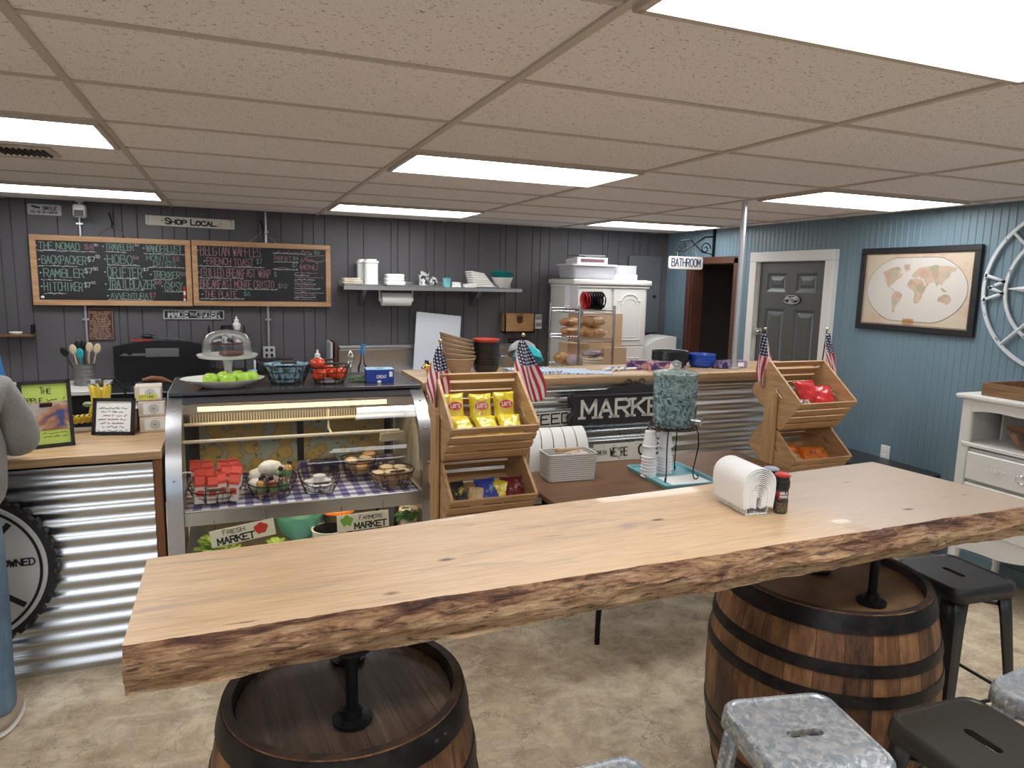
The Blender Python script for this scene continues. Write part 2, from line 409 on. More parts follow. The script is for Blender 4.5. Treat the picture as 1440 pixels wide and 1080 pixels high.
# hall behind the bathroom opening
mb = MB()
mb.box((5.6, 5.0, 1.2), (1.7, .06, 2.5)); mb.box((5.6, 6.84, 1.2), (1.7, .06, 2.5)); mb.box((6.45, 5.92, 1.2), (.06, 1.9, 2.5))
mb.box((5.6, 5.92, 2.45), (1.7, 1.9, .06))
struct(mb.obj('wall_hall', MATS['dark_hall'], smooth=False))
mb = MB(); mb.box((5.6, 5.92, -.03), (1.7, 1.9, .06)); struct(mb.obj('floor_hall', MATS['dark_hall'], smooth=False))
mb = MB()
for y, wd in ((5.625, .07), (6.395, .07)): mb.box((4.63, y, 1.07), (.05, wd, 2.14), .004)
mb.box((4.63, 6.01, 2.12), (.05, .84, .07), .004)
for y in (5.67, 6.35): mb.box((4.70, y, 1.05), (.13, .02, 2.1))
mb.box((4.70, 6.01, 2.09), (.13, .7, .02))
struct(mb.obj('trim_2', MATS['brown_casing']))

# grey panelled door with white casing on the right wall
d = bpy.data.objects.new('door_1', None); COL.objects.link(d); d.location = (RIGHT_X, 4.9, 0); struct(d)
mat('door_grey', (.085, .085, .082), .42)
mb = MB(); W_, H_ = .80, 2.09
# slab with recessed panels, local: x = out of wall (-), y along the wall

mb.box((.02, 0, H_/2), (.03, W_, H_))
ys = [-.40, -.30, -.06, .06, .30, .40]
zs = [0, .15, .74, .92, 1.67, 1.82, 1.99, H_]
for i in range(5):
    for j in range(7):
        y0, y1, z0, z1 = ys[i], ys[i+1], zs[j], zs[j+1]
        if (i in (1, 3)) and (j in (1, 3, 5)):
            b_ = .03
            o4 = [(y0, z0), (y1, z0), (y1, z1), (y0, z1)]; i4 = [(y0+b_, z0+b_), (y1-b_, z0+b_), (y1-b_, z1-b_), (y0+b_, z1-b_)]; k4 = [(y0+2.2*b_, z0+2.2*b_), (y1-2.2*b_, z0+2.2*b_), (y1-2.2*b_, z1-2.2*b_), (y0+2.2*b_, z1-2.2*b_)]
            vs = [(-.014, a, b) for a, b in o4]+[(.002, a, b) for a, b in i4]+[(-.008, a, b) for a, b in k4]
            fs = [(t, (t+1) % 4, 4+(t+1) % 4, 4+t) for t in range(4)]+[(4+t, 4+(t+1) % 4, 8+(t+1) % 4, 8+t) for t in range(4)]+[(8, 9, 10, 11)]
            mb.add(vs, fs)
        else: mb.add([(-.014, y0, z0), (-.014, y1, z0), (-.014, y1, z1), (-.014, y0, z1)], [(0, 1, 2, 3)])
mb.obj('door_panel', MATS['door_grey'], d, smooth=False)
mb = MB()
for y in (-.455, .455): mb.box((-.03, y, 1.045), (.06, .09, 2.09), .003)
mb.box((-.031, 0, 2.136), (.062, 1.0, .09), .003)
for y in (-.405, .405): mb.box((-.012, y, 1.05), (.05, .02, 2.1))
mb.box((-.012, 0, 2.10), (.05, .8, .02))
mb.obj('door_casing', MATS['white_trim'], d)
mb = MB(); mb.at((-.015, .33, 1.45), (0, -pi/2, 0)); mb.lathe([(.03, 0), (.03, .01), (.012, .012), (.012, .03), (.028, .038), (.032, .055), (.022, .07), (.0001, .072)], n=20)
mb.obj('door_knob', MATS['steel'], d)
# oval plaque on the door
pl = thing('door_plaque', 'small oval black EMPLOYEES ONLY plaque on the grey panelled door', 'sign', (RIGHT_X-.016, 4.87, 1.757))
mb = MB(); mb.prism([(.105*cos(2*pi*i/32), .044*sin(2*pi*i/32)) for i in range(32)], -.008, 0, 'yz'); mb.obj('plate', MATS['black'], pl)
mb = MB(); fn = lambda a, b: (-.0092, -a, b)
ribbon(mb, [(.096*cos(2*pi*i/32), .037*sin(2*pi*i/32)) for i in range(33)], .006, fn)
letters(mb, 'EMPLOYEES', -.082, .0, .022, fn, .006, width=.164); letters(mb, 'ONLY', -.03, -.028, .018, fn, .005, width=.06)
mb.obj('lettering', MATS['white_matte'], pl)

# baseboards
mb = MB(); mb.box((RIGHT_X-.008, .6, .05), (.016, 7.4, .1)); struct(mb.obj('baseboard_right', MATS['wall_blue'], smooth=False))

# ------------------------------------------------------------------ ceiling lights
mt = mat('lens', (1, 1, 1), .5); q = NT(mt)
z = q.sep(q.coord()); s1 = q.math('ABSOLUTE', q.math('SUBTRACT', q.math('ABSOLUTE', z[1]), .13))
g = q.ramp(q.math('MULTIPLY', s1, 6), [(0, (1, 1, 1)), (.55, (.62, .66, .66)), (1, (.5, .54, .54))])
q.b.inputs['Base Color'].default_value = (.8, .8, .8, 1)
q.l(q.mix(1.0, g, (1.0, .975, .975), 'MULTIPLY'), q.b.inputs['Emission Color']); q.b.inputs['Emission Strength'].default_value = LAMP*1.45
def fixture():
    t = thing('ceiling_light', '', 'ceiling light')
    mb = MB()
    for sy in (-1, 1): mb.box((0, sy*.285, -.006), (1.19, .02, .016))
    for sx in (-1, 1): mb.box((sx*.590, 0, -.006), (.02, .59, .016))
    mb.obj('light_frame', MATS['grid_metal'], t, smooth=False)
    mb = MB(); mb.box((0, 0, -.004), (1.16, .55, .008)); mb.obj('diffuser', MATS['lens'], t, smooth=False)
    return t
FX = {(1, -1): 'fluorescent ceiling light directly overhead, the largest and nearest one, cut by the top edge',
      (1, 3): 'fluorescent ceiling light in the middle, second row, above the display case',
      (1, 7): 'long thin-looking fluorescent ceiling light in the far row above the wall shelf',
      (3, 3): 'fluorescent ceiling light on the right beside the steel pole',
      (3, 7): 'farthest fluorescent ceiling light, above the white wardrobe near the BATHROOM sign',
      (-1, 3): 'fluorescent ceiling light at upper left edge beside the air vent',
      (-1, 7): 'fluorescent ceiling light at the left in front of the security camera',
      (3, -1): 'fluorescent ceiling light over the white dresser, outside the top right corner', (-1, -1): 'fluorescent ceiling light over the person, outside the top left corner',
      (1, -5): 'fluorescent ceiling light behind the viewer, middle column', (3, -5): 'fluorescent ceiling light behind the viewer, right column', (-1, -5): 'fluorescent ceiling light behind the viewer, left column'}
f0 = None
for (i, k), lb in FX.items():
    loc = (GX0+(i+.5)*1.2192, GY0+(k+.5)*.6096, CEIL-.006)
    if f0 is None: f0 = fixture(); f0.location = loc; f0['label'] = lb; f0['group'] = 'fluorescent ceiling lights'
    else: dup(f0, loc, label=lb)
# vent
t = thing('ceiling_vent', 'grey louvred air vent in the ceiling between the two left lights', 'vent', (-.93, 4.12, CEIL-.006))
mb = MB(); mb.box((0, 0, 0), (.34, .26, .01), .003); mb.obj('vent_frame', MATS['grid_metal'], t)
mb = MB()
for i in range(9): mb.box((-.06+.024*i, 0, -.009), (.006, .2, .012), rot=(0, .6, 0))
mb.obj('louvre', MATS['black_metal'], t, smooth=False)
# pole
mb = MB(); mb.cyl((0, 0, 0), (0, 0, CEIL-1.292), .019, n=16); mb.lathe([(.045, 0), (.045, .008), (.022, .01), (.022, .03)], (0, 0, 0), 20)
tag(mb.obj('steel_pole', MATS['galv_pole'], loc=(3.29, 3.97, 1.287)), 'thin galvanised steel pole from the plank counter top up to the ceiling', 'pole')

# ================================================================== LARGE OBJECTS
# ---- bar table: live edge slab
mt = mat('slab_top', (.62, .43, .26), .42, coat=.15); q = NT(mt)
v = q.coord((1.1, 11, 11)); f = q.noise(v, 2.2, 9, .66, .5); fine = q.noise(q.coord((3, 90, 90)), 2, 4, .6)
c = q.ramp(f, [(.22, (.46, .28, .155)), (.42, (.70, .475, .28)), (.7, (.80, .59, .38))])
c = q.mix(q.math('MULTIPLY', q.ramp(fine, [(.35, (1, 1, 1)), (.62, (0, 0, 0))]), .5), c, (.42, .26, .14))
st = q.noise(q.coord((1.5, 7, 7), loc=(3.1, 1.2, 0)), 1.6, 6, .6, .9)
c = q.mix(q.ramp(st, [(.56, (0, 0, 0)), (.74, (.6, .6, .6))]), c, (.24, .20, .185))
sp = q.sep(q.coord())       # greyer weathered right end
c = q.mix(q.math('MULTIPLY', q.ramp(q.math('MULTIPLY', q.math('ADD', sp[0], q.math('MULTIPLY', f, .9)), .42), [(.90, (0, 0, 0)), (1.0, (.8, .8, .8))]), .9), c, (.47, .39, .33))
vo = q.n('ShaderNodeTexVoronoi'); q.l(q.coord((2.1, 5.2, 1), loc=(.37, .2, 0)), vo.inputs['Vector']); vo.inputs['Scale'].default_value = 1.0
c = q.mix(q.ramp(vo.outputs['Distance'], [(.03, (1, 1, 1)), (.07, (0, 0, 0))]), c, (.09, .05, .03))
ck = q.noise(q.coord((2.2, 30, 30), loc=(.3, .4, 0)), 2.0, 5, .55, .3)
c = q.mix(q.ramp(ck, [(.285, (1, 1, 1)), (.315, (0, 0, 0))]), c, (.07, .04, .025))
q.col(c); q.bump(fine, .12, .002); q.rough(q.ramp(f, [(.3, (.34, .34, .34)), (.7, (.5, .5, .5))]))
mt = mat('slab_bark', (.3, .15, .08), .6, coat=.1); q = NT(mt)
a = q.noise(q.coord((1.6, 6, 9)), 2.4, 10, .72, 1.2); b = q.noise(q.coord((5, 26, 40)), 2.5, 8, .7, .8)
zz_ = q.sep(q.coord())[2]; a = q.math('ADD', a, q.math('MULTIPLY', q.math('SUBTRACT', 1.060, zz_), 1.7))
c = q.ramp(a, [(.30, (.05, .022, .015)), (.41, (.22, .095, .05)), (.50, (.50, .28, .145)), (.64, (.72, .49, .28))])
c = q.mix(q.ramp(b, [(.36, (1, 1, 1)), (.50, (0, 0, 0))]), c, (.085, .036, .022)); q.col(c); q.bump(b, .9, .012)
mt = mat('slab_end', (.5, .3, .17), .6); q = NT(mt)
a = q.noise(q.coord((8, 6, 30)), 2, 8, .7, .5); q.col(q.ramp(a, [(.35, (.16, .08, .05)), (.6, (.55, .36, .22))]))
bt = thing('bar_table', 'long live edge wooden slab bar table standing on two whiskey barrels', 'table', (0, 0, 0))
NX = 300; ring = []; X0, X1, ZT, ZB = -.228, 2.64, 1.10, .998
def front_y(t): return 1.541 + .022*t + .010*noise.noise((t*5, 0, 1.1)) + .005*noise.noise((t*24, 3, 1.1)) - (.0 if t > .03 else 0)
def back_y(t): return 2.03 + .20*t + .015*noise.noise((t*4, 0, 9.1)) + .004*noise.noise((t*20, 3, 2))
vs = []; NR = 0
for i in range(NX+1):
    t = i/NX; x = X0+(X1-X0)*t; fy, by = front_y(t), back_y(t); sec = []
    nf = 10
    for j in range(nf+1):   # front face from the top down
        s_ = j/nf; z = ZT-(ZT-ZB+.006)*s_
        y = fy - .020*sin(pi*min(1, s_*1.1)) - .004*s_ + .013*noise.noise((x*5, z*40, 2))+ .006*noise.noise((x*22, z*60, 7)) * (0 if j == 0 else 1)
        if j == 0: y = fy + .003*noise.noise((x*40, 0, 4))
        sec.append((x, y, z + (.004*noise.noise((x*14, z*50, 5)) if 0 < j else 0)))
    sec.append((x, by-.012, ZB)); sec.append((x, by+.006, (ZT+ZB)/2)); sec.append((x, by-.008, ZT))
    for u in (.75, .5, .25): sec.append((x, fy+(by-fy)*u, ZT))
    NR = len(sec); sec = [(p[0]+.085*max(0, (i/NX-.9)/.1)*(1-min(1, max(0, (p[1]-fy)/(by-fy)))), p[1], p[2]) for p in sec]; vs += sec
fs = []; ms = []
for i in range(NX):
    for j in range(NR):
        j2 = (j+1) % NR; fs.append((i*NR+j, i*NR+j2, (i+1)*NR+j2, (i+1)*NR+j)); ms.append(1 if j < 13 and j != 10 else 0)
fs += [tuple(range(NR)), tuple(NX*NR+j for j in range(NR-1, -1, -1))]; ms += [2, 2]
mb = MB(); o_ = len(mb.f); mb.add(vs, fs)
for k, q_ in enumerate(ms): mb.m[k] = q_
mb.obj('slab', [MATS['slab_top'], MATS['slab_bark'], MATS['slab_end']], bt)
def pipe_leg(x, y, z0):
    e = bpy.data.objects.new('pipe_leg', None); COL.objects.link(e); e.parent = bt; e.location = (x, y, z0)
    h = .996-z0
    mb = MB()
    for z, s_ in ((0, 1), (h-.001, -1)):
        mb = MB(); mb.lathe([(.001, 0), (.048, 0), (.048, .007*s_), (.024, .009*s_), (.021, .03*s_), (.001, .03*s_)], (0, 0, z), 24)
        for k in range(4):
            a = pi/4+k*pi/2; mb.cyl((.035*cos(a), .035*sin(a), z+.006*s_), (.035*cos(a), .035*sin(a), z+.011*s_), .006, n=8)
        mb.obj('flange', MATS['black_metal'], e)
    mb = MB(); mb.cyl((0, 0, .01), (0, 0, h-.01), .0145, n=16); mb.obj('pipe', MATS['black_metal'], e)
for p in ((.242, 1.578), (.275, 1.86), (2.0, 1.63), (2.03, 1.90)): pipe_leg(p[0], p[1], .805)

# ---- barrels
mt = mat('barrel_wood', (.25, .12, .05), .55); q = NT(mt)
sp = q.sep(q.coord()); ang = q.math('ARCTAN2', sp[1], sp[0]); st = q.math('FLOOR', q.math('MULTIPLY', ang, 4.3))
wn = q.n('ShaderNodeTexWhiteNoise', noise_dimensions='1D'); q.l(st, wn.inputs['W'])
g = q.noise(q.coord((14, 14, 1.6)), 2.2, 8, .68, .5); big = q.noise(q.coord((2, 2, 1.4)), 2.0, 5, .6)
c = q.ramp(q.math('ADD', q.math('MULTIPLY', g, .75), q.math('MULTIPLY', wn.outputs['Value'], .28)), [(.33, (.04, .018, .010)), (.5, (.16, .072, .03)), (.68, (.32, .16, .07)), (.85, (.46, .26, .125))])
fr = q.math('FRACT', q.math('MULTIPLY', ang, 4.3)); c = q.mix(q.ramp(q.math('ABSOLUTE', q.math('SUBTRACT', fr, .5)), [(.478, (0, 0, 0)), (.495, (1, 1, 1))]), c, (.015, .008, .005))
c = q.mix(q.ramp(big, [(.52, (0, 0, 0)), (.68, (.75, .75, .75))]), c, (.03, .016, .011)); q.col(c); q.bump(g, .4, .004)
mt = mat('barrel_head', (.12, .08, .05), .5); q = NT(mt)
sp = q.sep(q.coord()); st = q.math('FLOOR', q.math('MULTIPLY', sp[0], 11)); wn = q.n('ShaderNodeTexWhiteNoise', noise_dimensions='1D'); q.l(st, wn.inputs['W'])
g = q.noise(q.coord((22, 1.6, 1)), 2.2, 8, .68, .5)
c = q.ramp(q.math('ADD', q.math('MULTIPLY', g, .8), q.math('MULTIPLY', wn.outputs['Value'], .16)), [(.3, (.025, .016, .011)), (.5, (.075, .048, .032)), (.75, (.22, .14, .085))])
fr = q.math('FRACT', q.math('MULTIPLY', sp[0], 11)); c = q.mix(q.ramp(q.math('ABSOLUTE', q.math('SUBTRACT', fr, .5)), [(.48, (0, 0, 0)), (.496, (1, 1, 1))]), c, (.008, .005, .004)); q.col(c); q.bump(g, .3, .003)
speckle('barrel_head_tan', (.13, .07, .035), (.26, .15, .08), 9, .5, lo=.35, hi=.7)
speckle('hoop_iron', (.012, .011, .011), (.03, .026, .024), 14, .42, .5)
speckle('barrel_rim', (.02, .013, .010), (.055, .03, .018), 12, .55)
def barrel(label, loc, r, head, rz):
    t = thing('whiskey_barrel', label, 'barrel', loc, rz, 'whiskey barrels under the bar table')
    H = .83; rb = r*1.17
    R = lambda z: rb-(rb-r)*((z-H/2)/(H/2))**2
    prof = [(R(H*i/24), H*i/24) for i in range(25)]
    prof += [(r-.022, H), (r-.026, H-.034)]
    mb = MB(); pf = [(.001, .01), (r-.03, .01), (r-.02, 0)]+prof; mb.lathe(pf, n=72, mis=[1 if k >= len(pf)-3 else 0 for k in range(len(pf)-1)]); mb.obj('stave_body', [MATS['barrel_wood'], MATS['barrel_rim']], t)
    mb = MB(); mb.lathe([(r-.026, H-.034), (r-.03, H-.03), (.0005, H-.028)], n=72); mb.obj('barrel_head', head, t)
    for z0, z1 in ((.768, .826), (.635, .675), (.535, .575), (.255, .295), (.155, .195), (.004, .062)):
        mb = MB(); mb.lathe([(R(z0)-.002, z0), (R(z0)+.0045, z0), (R((z0+z1)/2)+.005, (z0+z1)/2), (R(z1)+.0035, z1), (R(z1)-.002, z1)], n=72)
        a = -1.9+z0*1.1
        for k in (-1, 1):
            z = (z0+z1)/2; rr = R(z)+.004; aa = a+k*.05
            mb.sphere((rr*cos(aa), rr*sin(aa), z), .007, 8, 6)
        mb.obj('hoop', MATS['hoop_iron'], t)
    return t
barrel('wooden barrel with dark smoky head under the left end of the slab table', (.247, 1.70, 0), .297, MATS['barrel_head'], .1)
barrel('brown wooden barrel with black hoops under the right half of the slab table', (2.01, 1.84, 0), .345, MATS['barrel_head_tan'], 1.3)

# ---- metal stools
mt = mat('galvanised', (.6, .64, .68), .34, .6); q = NT(mt)
vo = q.n('ShaderNodeTexVoronoi'); vo.inputs['Scale'].default_value = 85; vo.inputs['Randomness'].default_value = 1
nz = q.n('ShaderNodeTexNoise'); nz.inputs['Scale'].default_value = 30; q.l(q.coord(), nz.inputs['Vector'])
ad = q.n('ShaderNodeVectorMath', operation='MULTIPLY_ADD'); ad.inputs[1].default_value = (.05, .05, .05); q.l(nz.outputs['Color'], ad.inputs[0]); q.l(q.coord(), ad.inputs[2]); q.l(ad.outputs[0], vo.inputs['Vector'])
bw = q.n('ShaderNodeRGBToBW'); q.l(vo.outputs['Color'], bw.inputs[0])
q.col(q.ramp(bw.outputs[0], [(.2, (.36, .42, .48)), (.5, (.55, .61, .67)), (.8, (.82, .86, .90))])); q.rough(q.ramp(bw.outputs[0], [(.2, (.42, .42, .42)), (.8, (.24, .24, .24))]))
mat('bronze_paint', (.055, .05, .042), .42, .55); mat('gunmetal_paint', (.05, .05, .052), .38, .5)
def stool(label, loc, rz, mtl, adj):
    t = thing('bar_stool', label, 'stool', loc, rz, 'metal bar stools')
    Wd = .305; Hs = .76
    outer = []
    for (xa, ya), (xb, yb_) in zip(rrect(Wd, Wd, .045, 6), rrect(Wd, Wd, .045, 6)[1:]+rrect(Wd, Wd, .045, 6)[:1]):
        kk = 5 if hypot(xb-xa, yb_-ya) > .1 else 1
        outer += [(xa+(xb-xa)*j/kk, ya+(yb_-ya)*j/kk) for j in range(kk)]
    n = len(outer)
    inner = []
    hw, hh = .050, .0145; L1 = 2*(hw-hh); PER = 2*L1+2*pi*hh
    for (x, y) in outer:      # stadium shaped slot, matched to the outer outline by angle
        s_ = (atan2(y, x) % (2*pi))/(2*pi)*PER
        q1 = pi*hh/2
        if s_ < q1: a = s_/hh; p = (hw-hh+hh*cos(a), hh*sin(a))
        elif s_ < q1+L1: p = (hw-hh-(s_-q1), hh)
        elif s_ < 3*q1+L1: a = pi/2+(s_-q1-L1)/hh; p = (-(hw-hh)+hh*cos(a), hh*sin(a))
        elif s_ < 3*q1+2*L1: p = (-(hw-hh)+(s_-3*q1-L1), -hh)
        else: a = -pi/2+(s_-3*q1-2*L1)/hh; p = (hw-hh+hh*cos(a), hh*sin(a))
        inner.append(p)
    rings = []
    def rr(sc, z): return [(x*sc, y*sc, z) for x, y in outer]
    rings = [rr(1.05, Hs-.052), rr(1.035, Hs-.02), rr(1.02, Hs-.006), rr(.99, Hs), rr(.95, Hs), rr(.925, Hs-.004), rr(.6, Hs-.005)]
    rings += [[(x*1.0, y*1.0, Hs-.005) for x, y in inner], [(x, y, Hs-.02) for x, y in inner]]
    mb = MB(); vs = [p for r_ in rings for p in r_]; K = len(rings)
    mb.add(vs, [(k*n+i, k*n+(i+1) % n, (k+1)*n+(i+1) % n, (k+1)*n+i) for k in range(K-1) for i in range(n)])
    o = mb.obj('seat', mtl, t, solid=.0025)
    for sx, sy in ((-1, -1), (1, -1), (1, 1), (-1, 1)):
        mb = MB(); tx, ty, bx, by = sx*.137, sy*.137, sx*.195, sy*.195
        pts = []
        for (cx, cy, z, w_) in ((tx, ty, Hs-.045, .062), (sx*.147, sy*.147, Hs-.16, .05), (bx, by, .03, .026), (bx, by, .0, .022)):
            pts += [(cx, cy-sy*w_, z), (cx, cy-sy*.012, z), (cx-sx*.0, cy, z), (cx-sx*.012, cy, z), (cx-sx*w_, cy, z)]
        fs = [(r_*5+i, r_*5+i+1, (r_+1)*5+i+1, (r_+1)*5+i) for r_ in range(3) for i in range(4)]
        mb.add(pts, fs); mb.obj('leg', mtl, t, solid=.004)
    for z, e in ((.30, .171), (.62, .146)):
        mb = MB()
        if z < .5:
            for a in range(4):
                c0 = [(-e, -e), (e, -e), (e, e), (-e, e)][a]; c1 = [(e, -e), (e, e), (-e, e), (-e, -e)][a]
                mb.cyl((*c0, z), (*c1, z), .007, n=8)
            mb.obj('foot_rail', MATS['black_metal'] if adj != 'galv' else mtl, t)
        else:
            mb.box((0, 0, z+.04), (.40, .025, .004), rot=(0, 0, pi/4)); mb.box((0, 0, z+.046), (.40, .025, .004), rot=(0, 0, -pi/4)); mb.obj('cross_brace', mtl, t)
    return t
stool('shiny galvanised metal stool with mottled seat, in front of the right barrel', (1.305, 1.212, 0), -.20, MATS['galvanised'], 'galv')
stool('dark bronze metal stool to the right of the galvanised stool, near the viewer', (1.705, 1.035, 0), pi/2-.04, MATS['bronze_paint'], '')
stool('black metal stool behind the right barrel, near the white dresser', (2.64, 1.795, 0), pi/2-.08, MATS['gunmetal_paint'], '')
stool('galvanised metal stool cut by the right edge, beside the dark bronze stool', (2.14, 1.07, 0), .1, MATS['galvanised'], 'galv')
stool('galvanised metal stool at the bottom edge, only its seat corner showing', (.70, 1.14, 0), .0, MATS['galvanised'], 'galv')

# ---- corrugated service counter, left
mt = mat('corrugated', (.62, .64, .66), .26, 1.0); q = NT(mt)
f = q.noise(q.coord((1, 1, 1)), 1.7, 5, .6); q.rough(q.ramp(f, [(.3, (.27, .27, .27)), (.7, (.32, .32, .32))]))
wood('plank_top', (.62, .42, .235), (.36, .21, .10), (.74, .54, .33), 0, 1.0, .45)
wood('cedar_post', (.26, .105, .04), (.13, .045, .02), (.36, .16, .07), 2, 1.0, .55)
def corrugated(x0, x1, y, z0, z1, pitch=.0677, amp=.0068):
    mb = MB(); n = int((z1-z0)/pitch*14)
    pr = [(y+amp*cos(2*pi*(z0+(z1-z0)*i/n)/pitch), z0+(z1-z0)*i/n) for i in range(n+1)]
    vs = [(x, yy, zz) for yy, zz in pr for x in (x0, x1)]
    mb.add(vs, [(2*i, 2*i+1, 2*i+3, 2*i+2) for i in range(n)])
    return mb
def live_top(x0, x1, yf, yb, z0, z1, seed=0, n=90):
    mb = MB(); vs = []; NRr = 8
    for i in range(n+1):
        x = x0+(x1-x0)*i/n; f_ = yf+.014*noise.noise((x*4, seed, 1))+.005*noise.noise((x*18, seed, 3)); h = z1-z0
        vs += [(x, f_, z1), (x, f_-.006, z1-.12*h), (x, f_-.002+.006*noise.noise((x*9, seed, 5)), z0+.5*h), (x, f_+.006, z0+.15*h), (x, f_+.014, z0), (x, yb, z0), (x, yb, z1), (x, (f_+yb)/2, z1)]
    mb.add(vs, [(i*NRr+j, i*NRr+(j+1) % NRr, (i+1)*NRr+(j+1) % NRr, (i+1)*NRr+j) for i in range(n) for j in range(NRr)]+[tuple(range(NRr)), tuple(n*NRr+j for j in range(NRr-1, -1, -1))])
    return mb
ct = thing('service_counter', 'corrugated metal counter with a thick plank top at the left, behind the person', 'counter', (0, 0, 0))
corrugated(-3.2, -.36, 3.585, .0, .985).obj('corrugated_sheet', MATS['corrugated'], ct)
live_top(-3.2, -.318, 3.53, 4.18, 1.003, 1.05, 2).obj('plank_top', MATS['plank_top'], ct)
mb = MB(); mb.box((-.337, 3.60, .5), (.036, .10, 1.0), .003); mb.obj('corner_post', MATS['cedar_post'], ct)
mb = MB(); mb.box((-1.77, 3.90, .49), (2.8, .5, .975)); mb.obj('cabinet_box', MATS['black'], ct, smooth=False)

# round gear-edged sign leaning on it
gs = thing('round_sign', 'big round white sign with black toothed rim reading OWNED, leaning on the corrugated counter', 'sign', (-1.10, 3.46, 0), rot=(-.06, 0, 0))
mb = MB(); P = []
for i in range(40):
    for a_, r_ in ((-.3, .338), (-.2, .352), (.2, .352), (.3, .338)):
        a = 2*pi*(i+a_)/40; P.append((r_*cos(a), .565+r_*sin(a)))
mb.prism(P, 0, .05, 'xz'); mb.obj('toothed_rim', MATS['black'], gs, smooth=False)
speckle('sign_white', (.60, .62, .62), (.50, .52, .53), 3, .35, lo=.35, hi=.7)
mb = MB(); mb.prism([(.315*cos(2*pi*i/64), .565+.315*sin(2*pi*i/64)) for i in range(64)], -.006, 0, 'xz'); mb.obj('face', MATS['sign_white'], gs)
mb = MB(); fn = flat(-.008)
for r_, w_ in ((.292, .012), (.012, .0)):
    if w_: ribbon(mb, [(r_*cos(2*pi*i/96), .565+r_*sin(2*pi*i/96)) for i in range(97)], w_, fn)
letters(mb, 'OWNED', .150, .583, .029, fn, .0065, width=.118)
for a in (-.62, .85, 2.4, 3.8): ribbon(mb, [(.205*cos(a), .565+.205*sin(a)), (.268*cos(a), .565+.268*sin(a))], .024, fn)
mb.obj('lettering', MATS['black'], gs)

# ---- plank bar counter, right (behind the racks)
cr = thing('plank_counter', 'long corrugated metal counter with live edge plank top and the MARKET sign on its front', 'counter', (0, 0, 0))
corrugated(1.02, 4.0, 3.895, .0, 1.225).obj('corrugated_sheet', MATS['corrugated'], cr)
live_top(1.0, 4.02, 3.84, 4.36, 1.228, 1.285, 5).obj('plank_top', MATS['plank_top'], cr)
for x, y in ((1.02, 3.90), (4.0, 3.90), (1.02, 4.30)):
    mb = MB(); mb.box((x, y, .61), (.03, .08, 1.22), .003); mb.obj('corner_post', MATS['cedar_post'], cr)
wood('pine_board', (.60, .37, .17), (.42, .23, .095), (.70, .47, .24), 2, 1.2, .5)
mb = MB(); mb.box((2.5, 4.2, .61), (2.94, .02, 1.2)); mb.box((1.04, 4.08, .61), (.015, .26, 1.2)); mb.obj('back_panel', MATS['pine_board'], cr, smooth=False)

# ---- brown table in front of it
wood('walnut_top', (.21, .108, .052), (.125, .06, .03), (.28, .155, .08), 0, .7, .38, knots=False)
tb = thing('dining_table', 'brown wooden table holding the drink dispenser in front of the corrugated counter', 'table', (0, 0, 0))
P = [(1.50, 2.93), (3.16, 2.93), (3.16, 3.79), (1.50, 3.79)]
mb = MB(); mb.box((2.33, 3.36, .735), (1.66, .86, .03), .004); mb.obj('tabletop', MATS['walnut_top'], tb)
mb = MB(); mb.box((2.33, 3.36, .69), (1.46, .70, .06)); mb.obj('apron', MATS['black_metal'], tb)
for x, y in ((1.72, 2.99), (3.05, 2.99), (1.72, 3.70), (3.05, 3.70)):
    mb = MB(); mb.cyl((x, y, .10), (x*.97+.07, y, .66), .013, .03, n=16); mb.cyl((x, y, 0), (x, y, .1), .014, .014, n=16); mb.obj('leg', MATS['black_metal'], tb)

